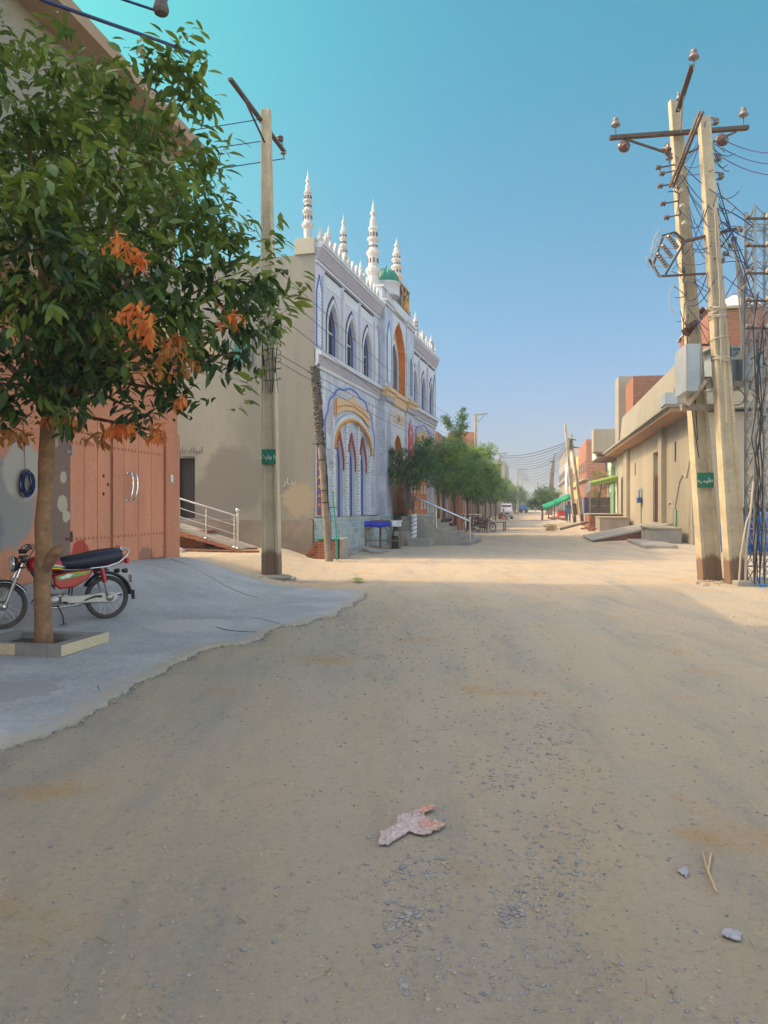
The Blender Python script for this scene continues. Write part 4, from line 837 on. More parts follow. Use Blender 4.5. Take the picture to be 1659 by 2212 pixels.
k = MB(); k.tube([lt(1640,810,15.6)+Vector((.16*math.cos(t), 0, .17*math.sin(t))) for t in np.linspace(0, 12.5, 40)], .010, 6); k.tube([lt(1590,858,15.2)+Vector((.17*math.cos(t)*(1+.08*math.sin(5*t)), .02*math.sin(t*3), .16*math.sin(t))) for t in np.linspace(0, 25, 70)], .010, 6); k.build('coiled_cable', 'wire_black', TR)
DB = thing('meter_box', 'large grey sheet metal box hanging below the brick wall left of the pole pair', 'metal box', (5.95, 15.2, 3.9))
def ld(px, py, Y): return P(px, py, Y)-Vector((5.95, 15.2, 3.9))
a, b, c, d = ld(1458,766,15.9), ld(1481,742,14.95), ld(1516,742,14.95), ld(1500,766,15.9)
top = [a, b, c, d]; hgt_ = .87; vs = [tuple(v) for v in (a, b, c, d)]; zb = [p.copy() for p in (a, b, c, d)]
for p in zb: p.z = b.z-.93
for p in top: p.z = b.z
k = MB(); k.add([tuple(p) for p in top]+[tuple(p) for p in zb], [(0,1,2,3),(7,6,5,4),(0,4,5,1),(1,5,6,2),(2,6,7,3),(3,7,4,0)]); k.build('case', 'box_grey', DB, bevel=.012)
k = MB(); k.bar(b+Vector((.02,-.01,-.02)), Vector((b.x+.02, b.y-.01, b.z-.91)), .02, .015); k.bar(c+Vector((-.02,-.01,-.02)), Vector((c.x-.02, c.y-.01, c.z-.91)), .02, .015); k.build('door_edge', 'steel_grey', DB)
k = MB(); k.bar(ld(1500,745,15.4), ld(1530,745,15.4), .04, .04); k.bar(ld(1486,838,15.2), ld(1530,838,15.2), .05, .05); k.build('bracket', 'steel_dark', DB)
# steel lattice post on the right edge
LT = thing('lattice_post', 'tall steel lattice post at the right edge beside the pole pair', 'lattice post', (7.22, 14.75, ter(7.22, 14.75)))
k = MB(); hgt_ = 7.25; s_ = .23; cs = [(-s_/2,-s_/2),(s_/2,-s_/2),(s_/2,s_/2),(-s_/2,s_/2)]
cs = [(x, y) for x, y in ((-.17,-.14),(.19,-.14),(.19,.22),(-.17,.22))]
for x, y in cs: k.bar((x, y, -.1), (x, y, hgt_), .045, .045)
n = 20
for i in range(n):
    z0, z1 = hgt_*i/n, hgt_*(i+1)/n
    for j in range(4):
        p, q_ = cs[j], cs[(j+1) % 4]; k.bar((*p, z0), (*q_, z1), .018, .008); k.bar((*q_, z0), (*p, z1), .018, .008)
        if i % 2 == 0: k.bar((*p, z1), (*q_, z1), .03, .02)
k.build('lattice', 'steel_grey', LT)
for i in range(5):
    z = 4.9+.52*i; k = MB(); k.bar((-.36,-.17,z), (.26,-.17,z), .03, .04); k.build('bracket', 'steel_dark', LT); insulator(LT, (-.32,-.2,z+.03), .055, 'spool', 'x', 'porcelain_grey'); insulator(LT, (.05,-.22,z+.03), .055, 'spool', 'x', 'wire_pale')
k = MB(); rnd = random.Random(6)
for i in range(6): x, y = rnd.uniform(-.2,-.05), -.2+rnd.uniform(-.04,.05); k.tube([(x+rnd.uniform(-.07,.07), y+rnd.uniform(-.03,.03), z) for z in np.linspace(.05 if i < 7 else 2.2, rnd.uniform(3.6, 5.6), 9)], rnd.choice((.007,.009,.012)), 6)
k.build('cable_bundle', ['wire_black'], LT)
k = MB()
for i in range(16): z = rnd.uniform(3.0, 5.1); x = rnd.uniform(-.22,.26); k.tube([(x, -.2, z), (x+rnd.uniform(-.18,.18), -.26+rnd.uniform(-.04,.04), z+rnd.uniform(-.3,.3)), (x+rnd.uniform(-.2,.2), -.2, z+rnd.uniform(-.5,.5))], .009, 5)
k.build('tangled_wires', 'wire_black', LT)['kind'] = 'stuff'
# wires between the pair and the lattice post
WG = 'service wires strung from the pole pair'
rnd = random.Random(19)
for i in range(14):
    z0 = rnd.uniform(5.3, 7.9); z1 = rnd.uniform(4.9, 7.0); a_ = Vector((6.86-.64*z0/9.1+.15, 14.9, z0)); b_ = Vector((7.05, 14.6, z1))
    q = MB(); q.tube(sag(a_, b_, rnd.uniform(-.05,.15), 8), rnd.choice((.006,.008,.012)), 5); tagged(q.build('service_wire', rnd.choice(('wire_blue','wire_black','wire_pale'))), 'service wire strung from the right leaning pole to the lattice post', 'wire', 'wires between the poles and the lattice post')
for i, (px, x2, z2) in enumerate(((1585,1602,4.55),(1590,1607,4.5),(1594,1612,4.6),(1598,1618,4.55))):
    q = MB(); q.tube([P(px-4*i,510+8*i,15.0), P(px+8,600,15.0), P(x2,720,15.0), P(x2,760,15.0), P(x2-14,774,15.0), P(x2-60,776,15.05)], .018, 8); tagged(q.build('service_cable', 'wire_pale'), 'thick pale cable dropping from the cross arm past the brick wall to the transformer', 'cable', 'pale cables dropping to the transformer')
for (pts, r_) in ((((1610,1258),(1612,1180),(1622,1100),(1628,1040)), .022), (((1596,1262),(1600,1200),(1612,1130),(1622,1104)), .018)):
    q = MB(); q.tube([P(x, y, 14.6) for x, y in pts], r_, 8); tagged(q.build('ground_cable', 'wire_pale'), 'pale cable rising from the ground beside the lattice post', 'cable', 'cables rising beside the lattice post')
q = MB(); rnd = random.Random(3)
for k in range(9): p = G(1640+rnd.uniform(-12, 14), 1262+rnd.uniform(-6, 5)); q.lathe([(.07,-.02),(.09,.02),(.05,.06),(0,.08)], (p.x, p.y, ter(p.x, p.y)+.02), 7, sm=False)
tagged(q.build('plastic_bag', 'tarp_sky'), 'crumpled light blue plastic bag on the ground at the foot of the lattice post', 'bag')
# ---------------------------------------------------------------- mosque (local x along the facade, -y towards the street, side wall along +y at x=0)
MA = math.atan2(.967, .2538)
MQ = thing('mosque', 'white and blue tiled mosque with minarets, arched windows and a plain grey side wall', 'mosque', (-2.03, 22.6, 0), MA)
def mq(name, mb, m, par=None, bevel=0): return mb.build(name, m, par or MQ, bevel=bevel)
LEN = 18.7
# side wall with a door opening at y 3.9..5.3
w = MB(); w.box(0, .3, .02, 3.9, -.3, 8.95); w.box(0, .3, 5.3, 16, -.3, 8.95); w.box(0, .3, 3.9, 5.3, 3.07, 8.95); w.box(0, .3, 3.9, 5.3, -.3, 1.12); mq('side_wall', w, 'plaster_grey')
w = MB(); w.box(.31, LEN, .25, 16, -.3, 8.9); mq('core', w, 'mosque_white')
w = MB(); w.box(-.05, -.001, .05, 3.88, -.3, 1.12); w.box(-.05, -.001, 5.32, 16, -.3, 1.12); mq('side_plinth', w, 'plaster_plinth', bevel=.01)
w = MB(); w.box(-.06, .36, .0, .62, 8.95, 9.42); mq('corner_pier', w, 'mosque_grey', bevel=.01)
w = MB(); w.box(.02, .3, 3.9, 5.3, 1.12, 1.15); w.box(.16, .2, 3.9, 3.98, 1.12, 3.07); w.box(.16, .2, 4.6, 4.66, 1.12, 3.07); w.box(.05,.2,3.9,5.3,3.01,3.07)
dr = mq('side_door', w, 'door_grey'); w = MB(); w.box(.17, .20, 4.66, 5.3, 1.15, 3.02); w.box(.155, .17, 4.74, 4.80, 1.25, 2.9); w.box(.155,.17,5.1,5.16,1.25,2.9); w.tube([(.155,4.80,2.5),(.155,4.86,2.75),(.155,4.95,2.85),(.155,5.05,2.75),(.155,5.1,2.5)], .03, 6); mq('door_leaf', w, 'door_grey', dr)
w = MB(); w.box(.28, .3, 3.98, 4.6, 1.15, 3.02); mq('door_gap', w, 'black_hole', dr)
# teal glazed window high on the side wall
w = MB(); w.box(-.04, -.001, 2.0, 2.62, 5.75, 6.95); wn = mq('side_window', w, 'door_grey'); w = MB(); w.box(-.05, -.041, 2.05, 2.57, 5.8, 6.9); mq('pane', w, 'glass_teal', wn)
IRM = Matrix.Rotation(-MA, 3, 'Z')
def sidetext(s, y, z, size, m, name): return text(name, s, size, m, MQ, (-.006, y, z), (R(90), 0, R(-90)), .002)
sidetext('\uFDF2 \uFEDD\uFEEE\uFEB3\uFEAD\uFE8E\uFEF3 \uFEDA\uFEF4\uFE92\uFEDF', 4.5, 3.24, .26, 'dark_letters', 'wall_lettering')
sidetext('\uFEAA\uFEE4\uFEA4\uFEE3 \uFEAD\uFE8E\uFEAC\uFE91', 1.15, 2.25, .28, 'chalk', 'chalk_lettering')
# facade ground: bay walls, tiled plinth
def bay(x0, x1):
    cx = (x0+x1)/2; D = .24
    def holes(xs, hw, z0, z1, za, zs, ztop, nm, m, mi):
        q = MB()
        for xc in xs:
            o = arc(xc, hw, z0, zs, za, 12); q.ring(rect_like(xc-(xs[1]-xs[0])/2, xc+(xs[1]-xs[0])/2, z0, z1, len(o)), o, 0, D, 0, 1)
        e0 = xs[0]-(xs[1]-xs[0])/2; e1 = xs[-1]+(xs[1]-xs[0])/2; q.box(x0, e0, 0, D, z0, z1); q.box(e1, x1, 0, D, z0, z1); q.box(x0, x1, 0, D, z1, ztop); return mq(nm, q, [m, mi])
    gx = (cx-1.35, cx, cx+1.35); ux = (cx-1.95, cx, cx+1.95)
    holes(gx, .86, 1.2, 4.2, 3.75, 2.7, 5.75, 'facade_wall', 'mosque_tiled', 'mosque_white')
    holes(ux, 1.08, 6.15, 8.15, 7.88, 7.0, 8.9, 'upper_wall', 'mosque_lilac', 'mosque_white')
    w = MB(); w.box(x0-.02, x1+.02, -.06, .19, -.2, 1.16); w.box(x0-.02, x1+.02, -.08, -.06, 1.06, 1.17); mq('tiled_plinth', w, 'mosque_tile')
    for xs, m_ in ((x0+.28, 'mosque_maroon'), (x1-.32, 'mosque_orn')):
        q = MB(); q.prism([(xs-.22,1.25),(xs+.22,1.25),(xs+.22,4.6),(xs+.12,4.9),(xs,5.1),(xs-.12,4.9),(xs-.22,4.6)], -.02, -.002); s1 = mq('pilaster_panel', q, m_)
        q = MB(); q.ring([(xs-.25,1.22),(xs-.25,4.62),(xs,5.16),(xs+.25,4.62),(xs+.25,1.22)], [(xs-.21,1.26),(xs-.21,4.6),(xs,5.08),(xs+.21,4.6),(xs+.21,1.26)], -.03, -.002); mq('panel_frame', q, 'mosque_white', s1)
        q = MB()
        for i in range(24):
            z = 1.35+.136*i; q.prism([(xs-.16,z),(xs,z+.06),(xs+.16,z),(xs,z+.14)], -.028, -.021, i % 2)
        mq('panel_pattern', q, ['mosque_blue', 'mosque_sand'] if m_ == 'mosque_maroon' else ['mosque_sky', 'mosque_lilac'], s1)
    out = arc(cx, 5.5, 3.3, 3.45, 5.42, 24, 7, .05, True, .72); inn = arc(cx, 4.5, 3.3, 3.45, 4.66, 24, 0, 0, True, .9); n_ = len(out)
    q = MB(); q.ring(out, inn, -.03, -.002); A1 = mq('great_arch', q, 'mosque_white')
    q = MB(); mid = [(a[0]*.92+b[0]*.08, a[1]*.92+b[1]*.08) for a, b in zip(out, inn)]; q.ring(out, mid, -.05, -.03); mq('blue_edge', q, 'mosque_blue', A1)
    q = MB(); N_ = 60
    for i in range(4, N_-3):
        t = i/N_*(n_-1); k = int(t); f = t-k
        o_ = Vector(out[k]).lerp(Vector(out[min(k+1, n_-1)]), f); i_ = Vector(inn[k]).lerp(Vector(inn[min(k+1, n_-1)]), f); o2 = i_.lerp(o_, .88); i2 = i_.lerp(o_, .06)
        q.bar((i2.x, -.034, i2.y), (o2.x, -.034, o2.y), .020, .012, up=(0,1,0))
    mq('stripes', q, 'mosque_orn', A1)
    q = MB(); q.prism([(cx-1.95,4.40),(cx-1.95,4.92),(cx-.5,5.06),(cx,5.24),(cx+.5,5.06),(cx+1.95,4.92),(cx+1.95,4.40),(cx+1.0,4.66),(cx,4.74),(cx-1.0,4.66)], -.10, -.045); pb = mq('name_board', q, 'mosque_sand', A1)
    q = MB(); q.tube([(cx-1.9,-.11,4.66),(cx-1,-.11,4.82),(cx,-.11,4.90),(cx+1,-.11,4.82),(cx+1.9,-.11,4.66)], .022, 6); q.tube([(cx-1.93,-.11,4.92),(cx-1.93,-.11,4.42)], .022, 6); mq('board_trim', q, 'mosque_copper', pb)
    q = MB(); o3 = arc(cx, 4.6, 2.9, 3.35, 4.62, 18, 0, 0, True, .9); i3 = arc(cx, 4.25, 2.9, 3.35, 4.42, 18, 0, 0, True, .9); q.ring(o3, i3, -.12, -.002); mq('arch_moulding', q, 'mosque_white', A1)
    q = MB()
    for i in range(34):
        t = 1.5+i/33*(len(o3)-4); k = int(t); a_ = Vector(i3[k]).lerp(Vector(i3[k+1]), t-k); q.lathe([(0,-.06),(.05,-.03),(.055,0),(.05,.03),(0,.06)], (a_.x, -.13, a_.y), 8, axis='y')
    mq('beading', q, 'mosque_gold', A1)
    for i, xc in enumerate(gx):
        o = arc(xc, 1.0, 2.7, 2.75, 3.98, 10, 3, .07); n = arc(xc, .84, 2.7, 2.75, 3.76, 10); q = MB(); q.ring(o, n, -.03, -.002, 0, 0); wf = mq('window', q, 'mosque_maroon')
        q = MB(); q.ring(arc(xc, .84, 1.2, 2.7, 3.70, 10), arc(xc, .76, 1.2, 2.66, 3.60, 10), .10, .14); mq('blue_line', q, 'mosque_blue', wf)
        q = MB(); q.prism(arc(xc, .9, 1.2, 2.7, 3.8, 10), .20, .235); mq('pane', q, 'mosque_sky', wf)
        q = MB()
        for dx in (-.27, 0, .27): q.box(xc+dx-.02, xc+dx+.02, .15, .20, 1.2, 3.2 if dx else 3.5)
        mq('mullions', q, 'mosque_white', wf)
        q = MB(); q.prism([(xc-.42,3.98),(xc+.42,3.98),(xc+.42,4.18),(xc-.42,4.18)], -.02, -.002); mq('panel', q, 'mosque_sky', wf)
    for xc in (cx-2.05, cx-.675, cx+.675, cx+2.05):
        q = MB(); q.box(xc-.07, xc+.07, -.10, -.002, 1.2, 3.15); q.box(xc-.10, xc+.10, -.12, -.002, 3.15, 3.3); q.box(xc-.10, xc+.10, -.12, -.002, 1.2, 1.4); q.box(xc-.05, xc+.05, -.08, -.002, 3.3, 4.30); mq('column', q, 'mosque_lattice')
    for xc in (cx-2.85, cx+2.85):
        q = MB(); q.prism([(xc-.13,4.75),(xc,4.62),(xc+.13,4.75),(xc+.13,5.4),(xc,5.52),(xc-.13,5.4)], -.02, -.002); mq('small_panel', q, 'mosque_lattice')
    for i, xc in enumerate(ux):
        o = arc(xc, 1.28, 6.15, 7.05, 8.04, 12); n = arc(xc, 1.10, 6.15, 7.0, 7.90, 12); q = MB(); q.ring(o, n, -.035, -.002, 0, 0); wf = mq('window', q, 'mosque_white')
        q = MB(); q.ring(arc(xc, 1.42, 6.15, 7.05, 8.15, 12), arc(xc, 1.34, 6.15, 7.05, 8.08, 12), -.02, -.002); mq('shadow_line', q, 'black_hole', wf)  # black ring paints in the shadow gap outside the window frame
        q = MB(); q.ring(arc(xc, 1.06, 6.15, 7.0, 7.86, 12), arc(xc, .98, 6.15, 7.0, 7.78, 12), .10, .14); mq('blue_line', q, 'mosque_blue', wf)
        q = MB(); q.prism(arc(xc, 1.12, 6.15, 7.0, 7.92, 12), .20, .235); mq('pane', q, 'glass_dark', wf)
        q = MB(); q.box(xc-.025, xc+.025, .16, .20, 6.15, 7.8); q.box(xc-.5, xc+.5, .16, .20, 7.0, 7.05); mq('mullions', q, 'mosque_sky', wf)
    for xc in (cx-2.95, cx-.98, cx+.98, cx+2.95):
        q = MB(); q.box(xc-.09, xc+.09, -.07, -.002, 6.15, 8.45); mq('upper_pilaster', q, 'mosque_white')
    for xs in (x0+.32, x1-.30):
        q = MB(); q.prism([(xs-.2,6.3),(xs+.2,6.3),(xs+.2,7.9),(xs,8.35),(xs-.2,7.9)], -.02, -.002); s1 = mq('lattice_panel', q, 'mosque_lattice')
        q = MB(); q.ring([(xs-.25,6.24),(xs-.25,7.92),(xs,8.44),(xs+.25,7.92),(xs+.25,6.24)], [(xs-.21,6.29),(xs-.21,7.9),(xs,8.36),(xs+.21,7.9),(xs+.21,6.29)], -.03, -.002); mq('panel_frame', q, 'mosque_blue', s1)
    for a in range(3):
        xc = cx+(a-1)*1.95; q = MB(); q.box(xc-.75, xc+.75, -.015, -.002, 8.24, 8.60); g_ = mq('clerestory', q, 'mosque_lattice'); q = MB(); q.box(xc-.78, xc+.78, -.05, -.002, 8.61, 8.65); mq('drip_edge', q, 'black_hole', g_)
    q = MB(); q.box(x0, x1, -.10, -.001, 5.75, 5.98); q.box(x0, x1, -.20, -.001, 5.98, 6.07); q.box(x0, x1, -.15, -.001, 6.07, 6.15); q.box(x0, x1, -.05, -.001, 5.62, 5.75); c_ = mq('cornice', q, 'mosque_white')
    q = MB(); q.box(x0, x1, -.115, -.102, 5.78, 5.95); mq('cornice_band', q, 'mosque_orn', c_)
    q = MB(); q.box(x0, x1, -.05, -.001, 8.72, 8.80); q.box(x0, x1, -.22, .3, 9.14, 9.22); q.box(x0, x1, -.26, .3, 9.22, 9.30); c_ = mq('cornice', q, 'mosque_white')
    q = MB(); q.add([(x0,-.06,8.82),(x1,-.06,8.82),(x1,-.20,9.13),(x0,-.20,9.13),(x0,.0,8.82),(x1,.0,8.82),(x1,.0,9.13),(x0,.0,9.13)], [(0,1,2,3),(0,4,5,1),(3,2,6,7),(1,5,6,2),(0,3,7,4)]); mq('cornice_band', q, 'mosque_orn', c_)
    n = int((x1-x0-.2)/.46)
    for i in range(n):
        x = x0+.3+i*.46
        if i == 0: q = MB(); q.prism([(-.17,9.3),(.17,9.3),(.20,9.45),(.13,9.6),(.05,9.70),(0,9.82),(-.05,9.70),(-.13,9.6),(-.20,9.45)], -.10, -.02); m0_ = mq('merlon', q, 'minaret_white'); m_ = m0_
        else: m_ = m0_.copy(); COL.objects.link(m_)
        m_.location = (x, 0, 0)
bay(.02, 7.2); bay(12.4, LEN)
# entrance blocks and recess
for (a, b, red) in ((7.2, 8.45, 0), (10.95, 12.4, 1)):
    q = MB(); q.box(a, b, -.24, .24, -.2, 5.75); mq('entrance_pier', q, 'mosque_tiled')
    q = MB(); q.box(a, b, -.26, -.241, -.1, 1.16); q.box(a-.02, a-.001, -.24, 0, -.1, 1.16); mq('tiled_plinth', q, 'mosque_tile')
    q = MB(); q.box(a, b, -.24, .24, 6.15, 9.3); mq('upper_pier', q, 'mosque_tiled')
    q = MB(); q.box(a-.05, b+.05, -.36, .1, 5.80, 5.98); q.box(a-.1, b+.1, -.44, .1, 5.98, 6.08); q.box(a-.07, b+.07, -.40, .1, 6.08, 6.15); c_ = mq('cornice', q, 'mosque_sand'); q = MB(); q.box(a-.04, b+.04, -.33, .0, 5.60, 5.80); mq('cornice_band', q, 'mosque_orn', c_)
    q = MB(); q.box(a-.05, b+.05, -.30, .1, 9.3, 9.42); q.box(a-.08, b+.08, -.36, .1, 9.42, 9.5); mq('top_cornice', q, 'mosque_white')
    cx = (a+b)/2
    if red:
        q = MB(); q.prism([(cx-.48,1.6),(cx+.48,1.6),(cx+.48,4.9),(cx+.32,5.0),(cx+.38,5.12),(cx+.14,5.2),(cx,5.36),(cx-.14,5.2),(cx-.38,5.12),(cx-.32,5.0),(cx-.48,4.9)], -.26, -.241); pn = mq('red_panel', q, 'mosque_red')
        q = MB()
        for z in (2.0, 2.7, 3.4, 4.1, 4.75, 5.12): q.prism([(cx-.15,z),(cx,z-.11),(cx+.15,z),(cx,z+.11)], -.27, -.261)
        mq('white_diamonds', q, 'mosque_white', pn)
        q = MB(); q.prism(arc(cx, .62, 6.4, 7.7, 8.1, 8), -.26, -.241); wf = mq('window', q, 'glass_dark'); q = MB(); q.ring(arc(cx, .72, 6.3, 7.7, 8.2, 8), arc(cx, .62, 6.4, 7.7, 8.1, 8), -.275, -.241); mq('frame', q, 'mosque_white', wf)
    else:
        q = MB(); q.prism([(cx-.3,1.5),(cx+.3,1.5),(cx+.3,4.5),(cx,5.1),(cx-.3,4.5)], -.26, -.241); mq('patterned_panel', q, 'mosque_orn')
        q = MB(); q.prism([(cx-.28,6.4),(cx+.28,6.4),(cx+.28,8.2),(cx,8.7),(cx-.28,8.2)], -.26, -.241); s1 = mq('lattice_panel', q, 'mosque_lattice'); q = MB(); q.ring([(cx-.33,6.35),(cx-.33,8.2),(cx,8.8),(cx+.33,8.2),(cx+.33,6.35)], [(cx-.28,6.4),(cx-.28,8.2),(cx,8.7),(cx+.28,8.2),(cx+.28,6.4)], -.27, -.241); mq('panel_frame', q, 'mosque_blue', s1)
a, b = 8.45, 10.95; cx = 9.7
q = MB(); q.box(a, b, .10, .24, 1.2, 9.3); mq('entrance_wall', q, 'mosque_sand')
o = arc(cx, 1.9, 1.2, 3.2, 4.5, 12, 4, .06); q = MB(); q.ring(rect_like(a+.001, b-.001, 1.2, 5.6, len(o)), o, -.16, .09, 0, 1); mq('entrance_arch', q, ['mosque_white', 'mosque_copper'])
o = arc(cx, 2.3, 6.2, 7.6, 9.15, 14, 7, .04); q = MB(); q.ring(rect_like(a+.001, b-.001, 6.16, 9.3, len(o)), o, -.20, .09, 0, 1); mq('upper_arch', q, ['mosque_white', 'mosque_copper'])
q = MB(); q.ring(arc(cx, 1.5, 6.2, 7.4, 8.5, 12), arc(cx, 1.3, 6.2, 7.4, 8.3, 12), -.0, .095); wf = mq('window', q, 'mosque_white'); q = MB(); q.prism(arc(cx, 1.3, 6.2, 7.4, 8.3, 12), .05, .09); mq('pane', q, 'glass_dark', wf)
q = MB(); q.box(a, b, -.24, .05, 5.60, 5.98); q.box(a, b, -.32, .05, 5.98, 6.15); mq('cornice', q, 'mosque_sand')
q = MB(); q.box(a+.2, b-.2, -.18, -.161, 4.95, 5.35); sg = mq('entrance_plaque', q, 'mosque_sand'); text('plaque_letters', '\uFDF2', .34, 'mosque_blue', sg, (cx, -.19, 5.12), (R(90), 0, 0))
q = MB(); q.box(a-.2, b+.2, -1.0, -.9, -.2, 1.16)
q = MB()
for xx, zz in ((9.1,6.7),(10.3,6.7),(9.05,7.6),(10.35,7.6),(9.7,8.75)): q.prism([(xx-.12,zz),(xx,zz-.2),(xx+.12,zz),(xx,zz+.2)], .06, .099)
mq('gold_motifs', q, 'mosque_gold')
# carved orange-brown gate of the entrance
q = MB(); q.box(8.1, 11.6, -.98, -.94, 1.2, 3.1)
for zz in (1.2, 1.85, 2.5, 3.05): q.box(8.1, 11.6, -1.0, -.9, zz, zz+.10)
for k in range(6): q.box(8.1+.68*k, 8.2+.68*k, -1.0, -.9, 1.2, 3.15)
gt = mq('carved_gate', q, 'door_orange'); q = MB()
for k in range(5):
    for j in range(3):
        if k in (2,): continue
        xx, zz = 8.2+.68*k, 1.31+.65*j
        for u in range(5): q.tube([(xx+.12+.09*u, -.99, zz+.27+.16*math.cos(u*2.1)), (xx+.2+.07*u, -.99, zz+.27-.18*math.sin(u*1.7))], .016, 5); q.lathe([(.05,-.01),(.06,0),(.05,.01)], (xx+.1+.1*u, -.99, zz+.14+.08*(u % 4)), 8, axis='y')
mq('carving', q, 'mosque_white', gt)
# roof block, kaaba style box with gold bands, green dome
q = MB(); q.box(7.6, 12.3, -.22, 1.6, 9.5, 9.9); mq('roof_block', q, 'mosque_white', bevel=.03)
q = MB(); q.box(8.95, 11.6, -.2, .7, 9.9, 10.85); kb = mq('black_block', q, 'black_plastic')
q = MB(); q.box(8.91, 11.64, -.24, .74, 10.85, 10.93); q.box(11.0, 11.5, -.215, -.202, 9.95, 10.4); q.box(10.1, 10.25, -.215, -.202, 9.95, 10.45)
for t0, xx in ((0, 9.2), (1, 10.4)): q.tube([(xx+.34*math.cos(t), -.23, 10.75+.26*math.sin(t)) for t in np.linspace(math.pi, 2*math.pi, 10)], .035, 6)
for yy in (.0, .4): q.tube([(8.73, yy+.18*math.cos(t), 10.78+.18*math.sin(t)) for t in np.linspace(math.pi, 2*math.pi, 10)], .03, 6)
rnd = random.Random(2)
for k in range(26):
    x_ = 9.1+2.3*rnd.random(); z_ = 10.0+.62*rnd.random(); q.tube([(x_+.10*math.cos(t)*rnd.uniform(.6,1.2), -.215, z_+.10*math.sin(t)) for t in np.linspace(rnd.uniform(0,3), rnd.uniform(4,6), 7)], .022, 5)
mq('gold_band', q, 'mosque_gold', kb)
q = MB(); pr = [(.50*math.cos(t)*(1), .50*math.sin(t)*1.15) for t in np.linspace(0, math.pi/2*.97, 12)]; q.lathe([(.52,-.06)]+pr+[(.02,.60),(.035,.66),(.0,.74)], (8.35, .0, 10.42), 28)
for k in range(14):
    an = 2*math.pi*k/14; q.tube([(8.35+math.cos(an)*r_*1.01, .0+math.sin(an)*r_*1.01, 10.42+z_*1.01) for r_, z_ in pr], .02, 5)
mq('green_dome', q, 'dome_green'); q = MB(); q.lathe([(.54,-.54),(.54,-.08),(.58,-.06),(.58,-.02),(.5,0)], (8.35,.0,10.42), 16); mq('dome_drum', q, 'mosque_white')
def minaret(x, y, z0, h, r, kind=0, seg=10):
    q = MB(); pr = [(1.0,0),(1.0,.16),(1.45,.20),(1.5,.235),(1.1,.25),(.98,.27),(.95,.36),(1.3,.395),(1.32,.42),(1.0,.43),(.85,.45),(.82,.52),(1.15,.545),(1.15,.565),(.8,.575),(.78,.64),(1.0,.66),(1.0,.675),(.7,.685),(.62,.76),(.35,.80),(.3,.805)]
    q.lathe([(r*a_, h*b_) for a_, b_ in pr], (x, y, z0), seg, sm=False); t_ = q.build('minaret', 'minaret_white', MQ)
    q = MB(); q.lathe([(r*a_, h*b_) for a_, b_ in ((.3,.80),(.62,.825),(.5,.85),(.22,.865),(.35,.885),(.18,.91),(.10,.95),(0,1.0))], (x, y, z0), seg); q.build('finial', 'minaret_white', t_)
    if kind:
        q = MB()
        for k in range(8):
            a_ = 2*math.pi*(k+.5)/8; c, s = math.cos(a_), math.sin(a_)
            for zz, rr, hh in ((.60, .80, .045), (.32, .975, .05)): q.box(-r*.12, r*.12, -.012, .012, -h*hh/2, h*hh/2); v = q.v[-8:]; q.v[-8:] = [(x+r*rr*c-s*a0+c*b0, y+r*rr*s+c*a0+s*b0, z0+h*zz+c0) for a0, b0, c0 in v]
        q.build('niches', 'door_brown', t_)
        q = MB(); zz = z0+h*.47
        for j in range(2): q.tube([(x+r*.87*math.cos(t), y+r*.87*math.sin(t), zz+.03*j+h*.008*(1 if i % 2 else -1)) for i, t in enumerate(np.linspace(0, 6.283, 25))], .008, 4, cap=False)
        q.build('zigzag_bands', 'door_brown', t_)
    return t_
minaret(.22, .3, 9.42, 2.15, .125, 1); minaret(2.75, 0, 9.3, 1.85, .115, 1); minaret(1.25, 0, 9.3, .95, .08); minaret(4.75, 0, 9.3, .95, .08); minaret(7.5, .3, 9.9, 3.65, .205, 1)
q = MB(); q.box(7.15, 7.85, -.15, .65, 9.5, 9.95); q.box(7.08, 7.92, -.22, .72, 9.95, 10.03); mq('minaret_base', q, 'mosque_white'); 
minaret(10.9, .2, 10.95, 2.2, .19, 1); minaret(8.0, -.15, 9.5, 1.5, .06); minaret(13.8, 0, 9.3, 1.35, .12, 1); minaret(15.4, 0, 9.3, .9, .08); minaret(16.4, 0, 9.3, .8, .08); minaret(17.6, 0, 9.3, 1.1, .13, 1); minaret(12.3, 0, 9.5, 1.2, .10, 1)
# ---------------------------------------------------------------- entrance steps and rail
Nn = Vector((.967, -.2538, 0)); Mm = Vector((.2538, .967, 0)); M0 = Vector((-2.03, 22.6, 0))
ST = thing('entrance_steps', 'grey concrete steps climbing to the carved orange entrance of the mosque', 'steps', tuple(M0), MA)
q = MB()
for i in range(7):
    z1 = 1.14-.163*i; y0 = -.82-.36*i; q.box(8.35, 12.0, y0-.36, -.60 if i == 0 else y0, -.1, z1)
q.build('treads', 'concrete_step', ST, bevel=.012)
q = MB(); q.box(7.5, 8.3, -1.1, -.53, -.1, .55); q.box(7.2, 8.32, -2.0, -1.12, -.1, .28); q.build('side_ledge', 'concrete_step', ST, bevel=.02)
RL = thing('handrail', 'stainless handrail sloping down beside the mosque entrance steps', 'handrail', tuple(M0), MA)
q = MB(); q.tube([(8.6,-.85,2.0),(8.75,-3.25,.95)], .045, 12); q.build('rail', 'stainless', RL)
for (y, zt, zb) in ((-3.3, 1.02, .1), (-1.95, 1.45, .6)):
    q = MB(); q.tube([(8.7,y,zb),(8.7,y,zt)], .035, 12); q.lathe([(.0,-.06),(.055,-.02),(.06,.02),(0,.07)], (8.7,y,zt+.03), 12) if y < -3 else None; q.build('post', 'stainless', RL)
